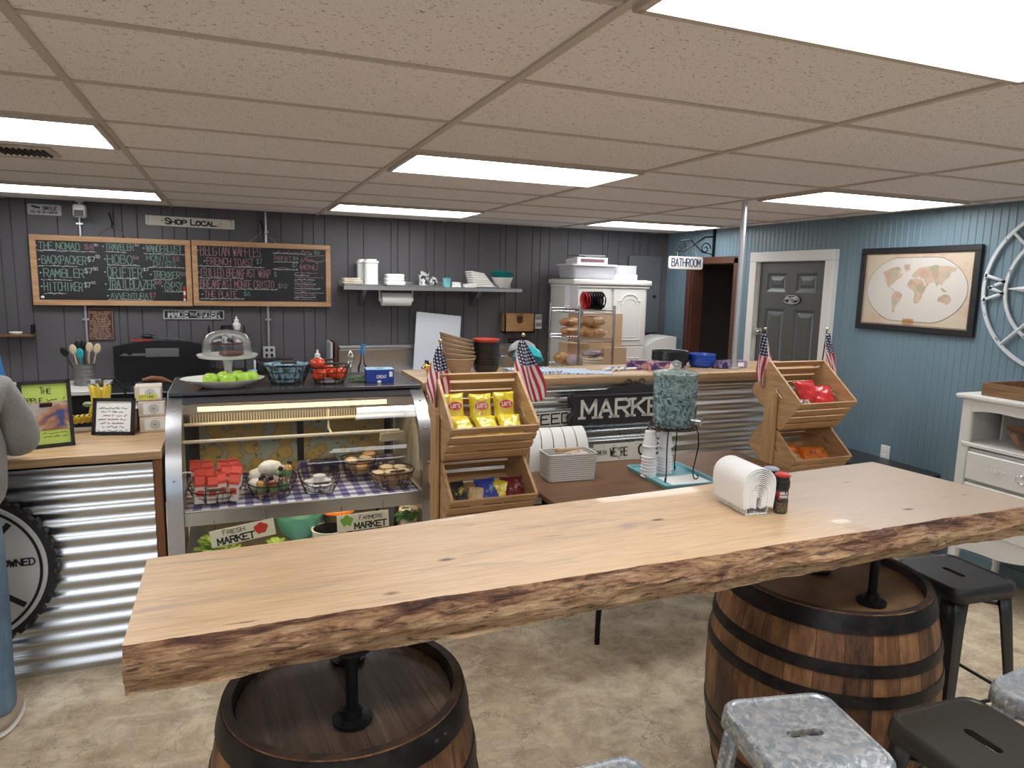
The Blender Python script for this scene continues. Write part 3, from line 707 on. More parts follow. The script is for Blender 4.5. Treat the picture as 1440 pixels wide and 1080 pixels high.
# ---- crate racks
wood('crate_pine', (.56, .33, .155), (.40, .21, .09), (.68, .45, .23), 0, 1.3, .5)
wood('crate_pine_side', (.58, .36, .175), (.42, .23, .10), (.70, .48, .26), 1, 1.3, .5)
def crate_rack(label, loc):
    t = thing('crate_rack', label, 'display rack', loc, 0, 'two tier wooden crate racks')
    W = .46
    A, B = Vector((.28, .22)), Vector((0, 0)); dn = Vector((.155, -.20))
    C, D = B+dn, A+dn
    for lip in ((0.0, 1.165), (0.0, .81)):
        off = Vector(lip)
        cr_ = bpy.data.objects.new('crate', None); COL.objects.link(cr_); cr_.parent = t
        e1 = (A-B).normalized()
        for sx in (-1, 1):
            mb = MB()
            x = sx*(W/2-.008); poly = [tuple(p+off) for p in (A, B, C, D)]
            # side board with a slanted hand slot
            n = 16; cen = (A+B+C+D)*.25+off+(-dn.normalized()*.035)
            outer = []
            for k in range(n):
                s_ = k/n*4; i = int(s_); f_ = s_-i; p0 = (A, B, C, D)[i]; p1 = (B, C, D, A)[i]; outer.append(p0+(p1-p0)*f_+off)
            inner = []
            for p in outer:
                d_ = p-cen; u_ = d_.dot(e1); v_ = d_.dot(dn.normalized()); a = atan2(v_*1.4, u_); inner.append(cen+e1*(.05*cos(a))+dn.normalized()*(.012*sin(a)))
            vs = []
            for xx in (x-.007, x+.007):
                vs += [(xx, p[0], p[1]) for p in outer]+[(xx, p[0], p[1]) for p in inner]
            fs = []
            for k in range(n):
                k2 = (k+1) % n
                fs += [(k, k2, n+k2, n+k), (2*n+k, 2*n+k2, 3*n+k2, 3*n+k), (k, k2, 2*n+k2, 2*n+k), (n+k, n+k2, 3*n+k2, 3*n+k)]
            mb.add(vs, fs)
            mb.obj('end_board', MATS['crate_pine_side'], cr_, smooth=False)
        mb = MB()
        def slat(p, q_, th, nrm):
            """board between 2d points p,q_ spanning the width; nrm = outward offset"""
            p, q_ = p+off, q_+off; nn = Vector(nrm).normalized()*th
            poly = [p, q_, q_+nn, p+nn]
            vs = [(xx, a[0], a[1]) for xx in (-W/2, W/2) for a in poly]
            mb.add(vs, [(0, 1, 2, 3), (7, 6, 5, 4)]+[(i, (i+1) % 4, 4+(i+1) % 4, 4+i) for i in range(4)])
        L_ = dn.length
        for k in range(4):           # front wall and back wall slats
            a0, a1 = k/4+.014, (k+1)/4-.065
            slat(B+dn*a0, B+dn*a1, .009, -e1); slat(A+dn*a0, A+dn*a1, .009, e1)
        for k in range(5):           # floor slats
            a0, a1 = k/5+.015, (k+1)/5-.03
            slat(C+(D-C)*a0, C+(D-C)*a1, .009, dn)
        mb.obj('slats', MATS['crate_pine'], cr_, smooth=False)
    for sx in (-1, 1):
        mb = MB(); x = sx*(W/2+.014)
        mb.box((x, .235, .60), (.02, .10, 1.20), .002)
        mb.obj('upright', MATS['pine_board'], t)
    mb = MB(); mb.box((0, .235, .30), (W+.008, .02, .08)); mb.obj('stretcher', MATS['pine_board'], t)
    return t
crate_rack('pine rack with two tilted slatted crates of yellow snack bags, beside the glass display case', (1.185, 3.115, 0))
crate_rack('pine rack with two tilted slatted crates of red snack bags, right of the brown table', (3.44, 3.24, 0))

# ---- dark bench along the blue wall
bn = thing('dark_bench', 'long dark bench with rounded corners along the blue wall under the outlet', 'bench', (0, 0, 0))
mb = MB(); mb.at((4.42, 3.85, .585)); mb.prism(rrect(.40, 1.12, .05), -.02, .0, 'xy'); mb.obj('bench_top', MATS['gunmetal_paint'], bn)
mb = MB()
mb.box((4.42, 3.85, .545), (.32, 1.0, .04))
mb.obj('frame', MATS['black'], bn)
for x in (4.28, 4.56):
    for y in (3.38, 4.32):
        mb = MB(); mb.box((x, y, .265), (.04, .04, .53), .003); mb.obj('leg', MATS['black'], bn)
ot = thing('wall_outlet', 'white duplex outlet low on the blue wall above the dark bench', 'outlet', (RIGHT_X, 3.79, .62))
mb = MB(); mb.box((-.004, 0, 0), (.008, .082, .12), .003); mb.obj('cover_plate', MATS['white_plastic'], ot)
mb = MB()
for z in (-.024, .024): mb.box((-.009, 0, z), (.004, .034, .028), .001)
mb.obj('socket', MATS['white_matte'], ot)

# ================================================================== GLASS DISPLAY CASE AND WHAT IS IN AND ON IT
def thin_glass(name, tint=(1, 1, 1), refl=1.0, rough=.02):
    mt = bpy.data.materials.new(name); mt.use_nodes = True; t = mt.node_tree; t.nodes.clear()
    o = t.nodes.new('ShaderNodeOutputMaterial'); mx = t.nodes.new('ShaderNodeMixShader'); tr = t.nodes.new('ShaderNodeBsdfTransparent'); gl = t.nodes.new('ShaderNodeBsdfGlossy')
    fr = t.nodes.new('ShaderNodeFresnel'); fr.inputs[0].default_value = 1.5; mu = t.nodes.new('ShaderNodeMath'); mu.operation = 'MULTIPLY'; mu.inputs[1].default_value = refl
    tr.inputs[0].default_value = (*tint, 1); gl.inputs['Roughness'].default_value = rough
    t.links.new(fr.outputs[0], mu.inputs[0]); t.links.new(mu.outputs[0], mx.inputs[0]); t.links.new(tr.outputs[0], mx.inputs[1]); t.links.new(gl.outputs[0], mx.inputs[2]); t.links.new(mx.outputs[0], o.inputs[0])
    MATS[name] = mt; return mt
thin_glass('thin_glass', (.97, .98, .97), .9); thin_glass('clear_plastic', (.90, .91, .92), 1.2, .12)
mat('case_cream', (.60, .55, .43), .5); mat('case_steel', (.50, .51, .53), .3, .95); mat('case_top', (.07, .068, .075), .22, .3)
mt = mat('lemon_print', (.45, .42, .3), .6); q = NT(mt)
vo = q.n('ShaderNodeTexVoronoi'); q.l(q.coord((10, 10, 11)), vo.inputs['Vector']); vo.inputs['Scale'].default_value = 1.15
f = vo.outputs['Distance']; c = q.ramp(f, [(.40, (.52, .37, .12)), (.56, (.38, .28, .10)), (.60, (.36, .40, .33))])
bwn = q.n('ShaderNodeRGBToBW'); q.l(vo.outputs['Color'], bwn.inputs[0])
nzl = q.noise(q.coord((1, 1, 1)), 22, 3, .5)
c = q.mix(q.ramp(nzl, [(.62, (0, 0, 0)), (.66, (.9, .9, .9))]), c, (.10, .15, .08)); q.col(c)
mt = mat('grille', (.45, .41, .32), .5); q = NT(mt); sp = q.sep(q.coord()); fr_ = q.math('FRACT', q.math('MULTIPLY', sp[0], 70))
q.col(q.ramp(fr_, [(.42, (.52, .47, .36)), (.52, (.10, .085, .07))]))
CX0, CX1 = -.305, .995
dc = thing('display_case', 'curved glass refrigerated display case with steel ends, between the corrugated counter and the snack rack', 'display case', (0, 0, 0))
def curve(k, n=20, d=0.0):
    a = pi/2*k/n; return (3.95-(.42-d)*cos(a), .78+(.485-d)*sin(a))
for x in (CX0, CX1):
    s_ = 1 if x < 0 else -1
    out = [(3.53, .0)]+[curve(k) for k in range(21)]+[(4.42, 1.265), (4.42, 0)]
    mb = MB(); mb.prism(out, x+s_*.012, x+s_*.034, 'yz'); mb.obj('side_wall', MATS['case_cream'], dc)
    band = [(3.528, .0)]+[curve(k, d=-.002) for k in range(21)]+[(4.42, 1.267), (4.42, 1.22)]+[curve(k, d=.045) for k in range(20, -1, -1)]+[(3.573, .0)]
    mb = MB(); nb = len(band); xs = (x, x+s_*.07)
    vs = [(xx, p[0], p[1]) for xx in xs for p in band]
    fs = [(i, (i+1) % nb, nb+(i+1) % nb, nb+i) for i in range(nb)]
    h_ = nb//2
    for sd in (0, nb):
        fs += [(sd+i, sd+i+1, sd+nb-2-i, sd+nb-1-i) for i in range(h_-1)]
    mb.add(vs, fs)
    for k in (3, 8, 13):
        y, z = curve(k, d=-.003); mb.sphere((x+s_*.035, y, z), .006, 8, 6)
    mb.obj('steel_end_frame', MATS['case_steel'], dc)
xi0, xi1 = CX0+.055, CX1-.055
mb = MB(); mb.box(((CX0+CX1)/2, 4.12, 1.262), (CX1-CX0-.01, .60, .018), .002)
mb.obj('top_panel', MATS['case_top'], dc)
def sheet(k0, k1, d0, d1, name, mt_, n=20):
    mb = MB(); N = 14; outp = [curve(k0+(k1-k0)*i/N, d=d0) for i in range(N+1)]; inn = [curve(k0+(k1-k0)*i/N, d=d1) for i in range(N+1)]
    vs = [(xx, *p) for p in outp+inn for xx in (xi0, xi1)]
    fs = [(2*i, 2*i+1, 2*i+3, 2*i+2) for i in range(N)]+[(2*(N+1)+2*i, 2*(N+1)+2*i+1, 2*(N+1)+2*i+3, 2*(N+1)+2*i+2) for i in range(N)]
    fs += [(0, 1, 2*(N+1)+1, 2*(N+1)), (2*N, 2*N+1, 4*N+3, 4*N+2)]
    mb.add(vs, fs); return mb.obj(name, mt_, dc)
sheet(14.6, 20, .0, .006, 'header_band', MATS['case_top'])
gl_ = MB(); N = 24
gp = [(3.536, .50), (3.536, .66)]+[curve(14.5*i/N, d=.006) for i in range(N+1)]
gl_.add([(xx, *p) for p in gp for xx in (xi0, xi1)], [(2*i, 2*i+1, 2*i+3, 2*i+2) for i in range(len(gp)-1)]); gl_.obj('curved_glass', MATS['thin_glass'], dc)
mt = mat('case_lamp', (1, .80, .50), .5, emit=11.0)
mb = MB(); mb.cyl((xi0+.08, 3.86, 1.175), (xi1-.14, 3.86, 1.175), .013, n=12); mb.obj('lamp_tube', mt, dc)
mb = MB(); mb.cyl((xi0+.08, 3.66, .675), (xi1-.08, 3.66, .675), .010, n=12); mb.obj('lamp_tube', mt, dc)
mb = MB(); mb.box(((xi0+xi1)/2, 3.93, 1.222), (xi1-xi0, .20, .012)); mb.box(((xi0+xi1)/2, 4.02, 1.14), (xi1-xi0-.06, .02, .14)); mb.obj('air_grille', MATS['grille'], dc, smooth=False)
mb = MB(); mb.cyl((xi0+.01, 3.92, 1.085), (xi1-.03, 3.92, 1.085), .009, n=10); mb.cyl((xi0+.01, 3.80, 1.02), (xi1-.08, 3.80, 1.02), .009, n=10); mb.cyl((xi0+.74, 3.93, 1.18), (xi0+.74, 3.93, 1.02), .006); mb.cyl((xi0+.74, 3.93, 1.03), (xi0+.74, 3.80, 1.02), .006); mb.obj('rail', MATS['case_cream'], dc)
mb = MB(); mb.box((xi1-.10, 3.90, .965), (.14, .02, .05), rot=(.3, 0, .2)); mb.obj('bracket', MATS['case_cream'], dc)
# back: black frame with two printed sliding doors
mb = MB()
for x in (xi0+.04, (xi0+xi1)/2+.03, xi1-.03): mb.box((x, 4.39, .80), (.05, .03, .80))
mb.box(((xi0+xi1)/2, 4.40, .43), (xi1-xi0, .04, .08)); mb.box(((xi0+xi1)/2, 4.40, 1.20), (xi1-xi0, .04, .1)); mb.obj('back_frame', MATS['black'], dc, smooth=False)
for x0, x1 in ((xi0+.06, (xi0+xi1)/2+.01), ((xi0+xi1)/2+.05, xi1-.05)):
    mb = MB(); mb.box(((x0+x1)/2, 4.365, .80), (x1-x0, .008, .74)); mb.obj('sliding_door', MATS['lemon_print'], dc, smooth=False)
mb = MB(); mb.box(((xi0+xi1)/2, 3.93, .706), (xi1-xi0, .68, .012)); mb.obj('shelf', MATS['case_steel'], dc, smooth=False)
mb = MB(); mb.box(((xi0+xi1)/2, 3.585, .685), (xi1-xi0-.01, .012, .065)); mb.cyl((xi0+.02, 3.578, .725), (xi1-.05, 3.578, .725), .005); mb.obj('shelf_lip', MATS['steel'], dc)
mb = MB(); mb.box(((xi0+xi1)/2, 3.97, .40), (xi1-xi0, .86, .06)); mb.box(((xi0+xi1)/2, 3.55, .42), (xi1-xi0, .05, .14)); mb.obj('deck', MATS['case_steel'], dc, smooth=False)
mb = MB(); mb.box(((xi0+xi1)/2, 3.98, .19), (xi1-xi0, .84, .36)); mb.obj('base_cabinet', MATS['black'], dc, smooth=False)

# gingham cloth on the shelf
mt = mat('gingham_purple', (.8, .8, .8), .85); q = NT(mt)
sp = q.sep(q.coord(rot=(0, 0, 0)))
a = q.math('GREATER_THAN', q.math('FRACT', q.math('MULTIPLY', sp[0], 12.5)), .5); b = q.math('GREATER_THAN', q.math('FRACT', q.math('MULTIPLY', sp[1], 12.5)), .5)
s_ = q.math('MULTIPLY', q.math('ADD', a, b), .5); q.col(q.ramp(s_, [(.2, (.75, .72, .74)), (.5, (.27, .25, .42)), (.9, (.075, .065, .20))])); mt.node_tree.nodes[-1]
for e in [n_ for n_ in mt.node_tree.nodes if n_.type == 'VALTORGB']: e.color_ramp.interpolation = 'CONSTANT'; e.color_ramp.elements[0].position = 0; e.color_ramp.elements[1].position = .4; e.color_ramp.elements[2].position = .8
mb = MB(); mb.grid(60, 34, lambda u, v: (-.24+1.165*u+.008*sin(v*9), 3.597+.66*v, .7165+.004*(noise.noise((u*9, v*7, 1))+.6)+(.05*max(0, (v-.85))/.15 if u > .5 else 0)))
tag(mb.obj('gingham_cloth', MATS['gingham_purple'], solid=.002), 'purple and white gingham cloth lining the shelf of the display case', 'cloth')

mat('wire', (.03, .022, .018), .4, .8); mat('dark_wood', (.05, .028, .018), .5)
def wire_basket(name, label, loc, w_, d_, h, rz=0, group=None, taper=.72, drop=0.0, mtw='wire', rr=.0016, vert=7):
    t = thing(name, label, 'basket', loc, rz, group)
    mb = MB(); rim = lambda s_, z: [(x*s_, y*s_, z) for x, y in rrect(w_, d_, min(w_, d_)*.42, 7)]
    zf = lambda p, z: (p[0], p[1], z-(drop*max(0, -p[1]/(d_/2))*h if z > h*.5 else 0))
    for z, s_ in ((.003, taper), (h*.33, taper+(1-taper)*.33), (h*.66, taper+(1-taper)*.66), (h, 1.0)):
        mb.tube([zf(p, z) for p in rim(s_, z)], rr*(1.8 if z == h else 1), 6, closed=True)
    R = rim(1, h); n = len(R)
    for k in range(0, n, max(1, n//(vert*2))):
        p = R[k]; mb.tube([zf(p, h), (p[0]*taper, p[1]*taper, .003)], rr, 5)
    for k in range(5):
        x = (-.8+.4*k)*w_/2*taper; y = d_/2*taper*sqrt(max(.05, 1-abs(-.8+.4*k)**4)); mb.tube([(x, -y, .003), (x, y, .003)], rr, 5)
    mb.obj('wire_frame', MATS[mtw], t)
    for s_ in (-1, 1):
        mb = MB(); y = s_*(d_/2+.004); z = h-(drop*h if s_ < 0 else 0)
        mb.tube([(-.045, y, z), (-.045, y, z+.022), (.045, y, z+.022), (.045, y, z)], rr*1.2, 5); mb.cyl((-.038, y, z+.022), (.038, y, z+.022), .0065, n=8)
        mb.obj('handle', MATS['dark_wood'], t)
    return t
SZ = .7235
mat('carton_white', (.75, .66, .60), .5); mat('carton_red', (.66, .075, .045), .45); mat('lid_black', (.015, .015, .017), .35)
wire_basket('wire_basket', 'wire basket of red and white juice cartons at the steel left end of the case', (-.095, 3.745, SZ), .255, .22, .085, 0, 'wire baskets in the case', drop=.25)
def carton():
    t = thing('juice_carton', '', 'carton')
    mb = MB(); mb.box((0, 0, .05), (.046, .046, .10), .003); mb.obj('body', MATS['carton_white'], t)
    mb = MB(); mb.prism([(-.0235, 0), (.0235, 0), (.0235, .016), (.003, .045), (.003, .058), (-.003, .058), (-.003, .045), (-.0235, .016)], -.0235, .0235, 'yz'); mb.at(); o = mb.obj('gable_top', MATS['carton_red'], t); o.location = (0, 0, .09)
    mb = MB(); mb.box((0, -.0238, .055), (.034, .002, .03)); mb.prism([(.012*cos(a*pi/8), .062+.012*sin(a*pi/8)) for a in range(16)], -.0262, -.0235, 'xz'); mb.obj('printed_panel', MATS['carton_red'], t)
    return t
c0 = carton(); rj = random.Random(5); k = 0
for r_ in range(3):
    for cc in range(4):
        loc = (-.175+.054*cc+(.012 if r_ == 1 else 0), 3.685+.058*r_, SZ+.012+.022*r_); rot = (rj.uniform(-.12, .2), rj.uniform(-.12, .12), rj.uniform(-.3, .3))
        lb = f'red topped juice carton, {["front", "middle", "back"][r_]} row, {["nearest the steel end", "second from the steel end", "third from the steel end", "nearest the sandwiches"][cc]}'
        if k == 0: c0.location = loc; c0.rotation_euler = rot; c0['label'] = lb; c0['group'] = 'juice cartons in the wire basket'
        else: dup(c0, loc, rot=rot, label=lb)
        k += 1
# basket 2: wrapped sandwiches and bottled dressings
wire_basket('wire_basket', 'wire basket piled with wrapped sandwiches and little dressing bottles', (.172, 3.75, SZ), .25, .23, .10, 0, 'wire baskets in the case', drop=.25)
speckle('wrap_white', (.80, .77, .70), (.66, .55, .42), 14, .35, lo=.5, hi=.72)
def lump(r, c, sc, seed, amp=.12):
    mb = MB(); mb.sphere(c, r, 18, 12, sc, fn=lambda d: 1+amp*noise.noise((d.x*2.2+seed, d.y*2.2, d.z*2.2))+amp*.4*noise.noise((d.x*7+seed, d.y*7, d.z*7))); return mb
for k, (x, y, z, sx) in enumerate([(.12, 3.84, .09, 1.2), (.22, 3.85, .095, 1.1), (.17, 3.80, .135, 1.25), (.10, 3.78, .05, 1.0)]):
    tag(lump(.05, (0, 0, 0), (sx, .8, .75), k).obj('wrapped_sandwich', MATS['wrap_white'], loc=(x, y, SZ+z)), ['plump wrapped sandwich at the carton side of the sandwich basket', 'plump wrapped sandwich behind the amber bottle', 'wrapped sandwich on top of the pile', 'wrapped sandwich lowest in the pile, before the others'][k], 'sandwich', 'wrapped sandwiches')
for nm, c_ in (('dress_amber', (.50, .25, .05)), ('dress_brown', (.10, .04, .02)), ('dress_green', (.10, .20, .08)), ('dress_red', (.35, .05, .03))): mat(nm, c_, .15, coat=.6)
def bottle(cols, r=.023, h=.095):
    t = thing('dressing_bottle', '', 'bottle')
    mb = MB(); mb.lathe([(.001, 0), (r*.9, 0), (r, .004), (r, h*.62), (r*.8, h*.74), (r*.45, h*.82), (r*.45, h*.9), (.001, h*.9)], n=16); mb.obj('body', cols, t)
    mb = MB(); mb.lathe([(.001, h*.84), (r*.55, h*.84), (r*.55, h), (.001, h)], n=14); mb.obj('cap', MATS['lid_black'], t)
    mb = MB(); mb.lathe([(r*1.02, h*.14), (r*1.03, h*.16), (r*1.03, h*.5), (r*1.02, h*.52)], n=16); mb.obj('printed_label', MATS['dress_green' if cols is not MATS['dress_green'] else 'carton_white'], t)
    return t
for k, (x, y, z, m_, lb) in enumerate([(.245, 3.77, .075, 'dress_amber', 'amber dressing bottle with black cap standing highest in the sandwich basket'), (.195, 3.74, .06, 'dress_green', 'green labelled dressing bottle beside the amber one in the sandwich basket'),
        (.14, 3.72, .035, 'dress_brown', 'brown dressing bottle by the wrapped sandwiches, toward the juice cartons'), (.185, 3.69, .02, 'dress_red', 'reddish dressing bottle low at the front of the sandwich basket'), (.24, 3.70, .03, 'dress_brown', 'dark brown dressing bottle at the front corner of the sandwich basket'), (.115, 3.69, .02, 'dress_amber', 'small amber dressing bottle low in the sandwich basket beside the cartons')]):
    b_ = bottle(MATS[m_]); b_.location = (x, y, SZ+z); b_.rotation_euler = (rj.uniform(-.3, .3), rj.uniform(-.3, .3), 0); b_['label'] = lb; b_['group'] = 'dressing bottles'
# basket 3: cream cups
wire_basket('wire_basket', 'wire basket holding only a few round white dip cups', (.415, 3.76, SZ), .21, .22, .11, 0, 'wire baskets in the case', drop=.55)
mat('cream_dip', (.82, .78, .68), .5)
k = 0
for x, y, z in ((-.04, -.055, 0), (.035, -.055, 0), (-.045, .005, .012), (.03, .005, .012), (0, -.02, .045)):
    mb = MB(); mb.lathe([(.001, 0), (.026, 0), (.033, .036), (.034, .038), (.031, .038), (.001, .036)], n=20); t = thing('dip_cup', f'round clear cup of white dip, {["front toward the bottles", "front toward the rolls", "back toward the bottles", "back toward the rolls", "resting on top"][k]} in its basket', 'cup', (.415+x, 3.76+y, SZ+.006+z), 0, 'dip cups')
    k += 1; mb.obj('cup', MATS['white_plastic'], t); mb = MB(); mb.lathe([(.001, .002), (.025, .002), (.031, .034), (.001, .035)], n=20); mb.obj('dip', MATS['cream_dip'], t)
# blue lidded tub
t = thing('food_container', 'clear container with dark blue lid at the back of the case shelf', 'container', (.49, 4.13, SZ), .1)
mb = MB(); mb.prism(rrect(.15, .11, .025), 0, .05, 'xy'); mb.obj('tub', MATS['clear_plastic'], t)
mat('lid_blue', (.035, .035, .11), .4); mb = MB(); mb.at((0, -.0, .052)); mb.prism(rrect(.165, .125, .028), 0, .012, 'xy'); mb.prism(rrect(.12, .08, .02), .012, .018, 'xy'); mb.obj('lid', MATS['lid_blue'], t)
# baskets 4 and 5 with buns / paper cups
mat('bun', (.66, .42, .19), .6); mat('bun_pale', (.78, .60, .38), .6); mat('paper_tan', (.52, .33, .16), .7)
wire_basket('wire_basket', 'deep wire basket of wrapped rolls standing at the back of the case', (.665, 3.93, SZ), .22, .20, .12, 0, 'wire baskets in the case', drop=.1)
for k, (x, y, z) in enumerate([(-.05, -.01, .095), (.03, .0, .10), (.055, .02, .115), (0, -.03, .06), (-.03, .03, .06)]):
    t = thing('bread_roll', ['pale roll on top toward the cream cups, deep basket', 'pale roll on top in the middle of the deep basket', 'golden roll on top toward the snack rack, deep basket', 'golden roll low at the front of the deep basket', 'golden roll low at the back of the deep basket'][k], 'bread roll', (.665+x, 3.93+y, SZ+z-.02), k, 'rolls in the deep basket')
    mb = MB(); mb.lathe([(.001, 0), (.026, 0), (.040, .04), (.041, .041), (.038, .041)], n=22, wob=lambda a, z: 1+.03*sin(a*14)); mb.obj('paper_cup', MATS['paper_tan'], t)
    mb = MB(); mb.sphere((0, 0, .036), .039, 18, 10, (1, 1, .5), fn=lambda d: 1+.05*noise.noise(d*3)); mb.obj('roll', MATS['bun_pale' if k < 2 else 'bun'], t)
wire_basket('wire_basket', 'wire basket of tan paper muffin cups at the front corner nearest the snack rack', (.80, 3.72, SZ), .24, .20, .10, .1, 'wire baskets in the case', drop=.1)
for k, (x, y, z) in enumerate([(-.075, -.01, .07), (-.01, -.035, .075), (.06, -.03, .075), (-.02, .035, .085), (.05, .035, .08), (.0, .0, .03)]):
    t = thing('muffin', ['pale muffin nearest the cream cups, corner basket', 'pale muffin front middle of the corner basket', 'pale muffin front, nearest the case end, corner basket', 'pale muffin back, corner basket', 'pale muffin back, nearest the case end, corner basket', 'muffin hidden under the others, corner basket'][k], 'muffin', (.80+x, 3.72+y, SZ+z-.03), k, 'muffins in the corner basket')
    mb = MB(); mb.lathe([(.001, 0), (.026, 0), (.042, .048), (.043, .05), (.040, .05)], n=22, wob=lambda a, z: 1+.03*sin(a*14)); mb.obj('paper_cup', MATS['paper_tan'], t)
    mb = MB(); mb.sphere((0, 0, .044), .040, 18, 10, (1, 1, .38), fn=lambda d: 1+.05*noise.noise(d*3)); mb.obj('muffin_top', MATS['bun_pale'], t)

# small signs hanging from the shelf
mat('sign_cream', (.80, .77, .60), .6, emit=0.0); mat('leaf_green', (.20, .45, .05), .5); mat('apple_red', (.62, .045, .03), .4)
def hung_sign(label, x, z, w_, h, rot, lines, pic):
    t = thing('market_sign', label, 'sign', (x, 3.566, z), rot=(0, rot, 0), group='small painted signs under the case shelf')
    mb = MB(); mb.box((0, 0, 0), (w_, .004, h)); mb.obj('board', MATS['sign_cream'], t, smooth=False)
    mb = MB(); fn = flat(-.0035)
    for txt, xx, zz, hh, ww, wid, sr in lines: letters(mb, txt, xx, zz, hh, fn, ww, width=wid, serif=sr)
    mb.obj('lettering', MATS['black'], t)
    mb = MB(); (px, pz, kind) = pic
    P = [(px+.032*cos(a*pi/12)*(1+.12*sin(3*a*pi/12)), pz+.028*sin(a*pi/12)*(1+(.25 if kind == 'l' else .1)*sin(5*a*pi/12))) for a in range(24)]
    mb.prism(P, -.004, -.002, 'xz'); mb.obj('painted_fruit', MATS['apple_red' if kind == 'a' else 'leaf_green'], t)
    mb = MB()
    for sx in (-.4, .4): mb.cyl((w_*sx, .003, h/2), (w_*sx, .003, h/2+.05), .001, n=5)
    mb.obj('hanger', MATS['wire'], t)
hung_sign('cream Fresh MARKET sign with a painted red apple, under the case shelf', .025, .598, .30, .085, -.13, [('Fresh', -.09, .012, .025, .003, .10, 0), ('MARKET', -.12, -.034, .032, .007, .17, .12)], (.085, .006, 'a'))
hung_sign('cream Farmers MARKET sign with painted green lettuce, under the case shelf', .615, .595, .27, .09, -.03, [('Farmers', -.02, .01, .024, .003, .12, 0), ('MARKET', -.045, -.036, .030, .007, .165, .12)], (-.085, .012, 'l'))
# lower deck produce
DZ = .431
mat('turquoise', (.16, .52, .45), .3); mat('orange_plastic', (.75, .20, .03), .35); mat('red_plastic', (.55, .05, .02), .35)
mb = MB(); mb.lathe([(.001, 0), (.05, 0), (.052, .008), (.10, .05), (.135, .15), (.138, .155), (.13, .153), (.09, .055), (.001, .02)], n=36); tag(mb.obj('mixing_bowl', MATS['turquoise'], loc=(.32, 3.85, DZ)), 'turquoise mixing bowl on the bottom of the display case', 'bowl')
def tub(label, x, y, r, h, mb_, ml):
    t = thing('round_tub', label, 'tub', (x, y, DZ), 0, 'round tubs on the case bottom')
    mb = MB(); mb.lathe([(.001, 0), (r*.82, 0), (r, h), (.001, h)], n=28); mb.obj('tub', MATS[mb_], t)
    mb = MB(); mb.lathe([(r*1.04, h-.006), (r*1.06, h), (r*1.06, h+.012), (r, h+.018), (.001, h+.016)], n=28); mb.obj('lid', MATS[ml], t)
tub('round tub with orange lid behind the Farmers MARKET sign', .52, 3.80, .085, .16, 'clear_plastic', 'orange_plastic')
tub('clear tub with reddish lid at the end of the case by the snack rack', .79, 3.80, .07, .19, 'clear_plastic', 'red_plastic')
tub('cream tub holding parsley in the case corner by the snack rack', .89, 3.70, .05, .15, 'carton_white', 'carton_white')
def leafy(name, label, cat, loc, r, mt_, n=46, seed=1, zs=.8):
    rr_ = random.Random(seed); mb = MB()
    for k in range(n):
        a = rr_.uniform(0, 2*pi); e = rr_.uniform(.15, 1.35); L_ = r*rr_.uniform(.75, 1.1); w_ = r*.32
        d = Vector((cos(a)*cos(e), sin(a)*cos(e), sin(e)*zs)); s_ = Vector((-sin(a), cos(a), 0)); up = d.cross(s_).normalized()*-1
        pts = []
        for i in range(5):
            u = i/4; ww = w_*sin(pi*min(1, .15+u*.75)); c = d*L_*u+up*(.25*L_*u*u)
            pts += [c-s_*ww+up*rr_.uniform(-.1, .1)*r*u, c+up*.03*r, c+s_*ww+up*rr_.uniform(-.1, .1)*r*u]
        mb.add(pts, [(3*i+j, 3*i+j+1, 3*i+4+j, 3*i+3+j) for i in range(4) for j in range(2)])
    return tag(mb.obj(name, mt_, loc=loc, smooth=True, solid=.0015), label, cat)
speckle('lettuce', (.30, .50, .07), (.50, .66, .16), 20, .45); speckle('parsley_green', (.02, .10, .02), (.05, .20, .03), 40, .5)
leafy('lettuce_head', 'curly green lettuce under the Fresh MARKET sign', 'lettuce', (-.09, 3.72, DZ+.03), .12, MATS['lettuce'], 70, 2)
leafy('lettuce_head', 'pale lettuce heart beside the turquoise bowl', 'lettuce', (.18, 3.66, DZ+.03), .075, MATS['lettuce'], 50, 5)
leafy('parsley_bunch', 'dark green parsley bunch in the case corner by the snack rack', 'parsley', (.87, 3.66, DZ+.13), .065, MATS['parsley_green'], 90, 8)
t = thing('cooking_pot', 'white pot with dark inside behind the small signs on the case bottom', 'pot', (.46, 3.705, DZ))
mb = MB(); mb.lathe([(.001, 0), (.085, 0), (.092, .09), (.097, .092), (.097, .096), (.086, .095)], n=30); mb.obj('pot_body', MATS['white_paint'], t)
mb = MB(); mb.lathe([(.0865, .094), (.08, .008), (.001, .008)], n=30); mb.obj('inside', MATS['black'], t)

# ---- on top of the case
TZ = 1.2712
t = thing('serving_platter', 'large white oval platter of green apples on top of the display case', 'platter', (-.045, 3.97, TZ))
mb = MB(); mb.lathe([(.001, 0), (.10, 0), (.11, .004), (.185, .036), (.205, .046), (.208, .049), (.198, .048), (.105, .012), (.001, .01)], n=56, sy=.72, wob=lambda a, z: 1+.01*sin(8*a)); mb.obj('platter', MATS['white_paint'], t)
speckle('granny', (.34, .58, .045), (.46, .70, .10), 26, .25, lo=.4, hi=.7)
def apple(loc, label):
    t = thing('green_apple', label, 'apple', loc, rj.uniform(0, 6), 'green apples on the platter')
    mb = MB(); r = .039
    prof = [(max(.0005, r*sin(a)*(1+.06*cos(a))), r*.92*(-cos(a))+r*.92-(.010*math.exp(-((pi-a)*3)**2))-(-.005*math.exp(-(a*3)**2))) for a in [pi*i/18 for i in range(19)]]
    mb.lathe(prof, n=24); mb.obj('flesh', MATS['granny'], t)
    mb = MB(); mb.tube([(0, 0, .058), (.002, 0, .072), (.006, 0, .082)], .0015, 5); mb.obj('stem', MATS['dark_wood'], t)
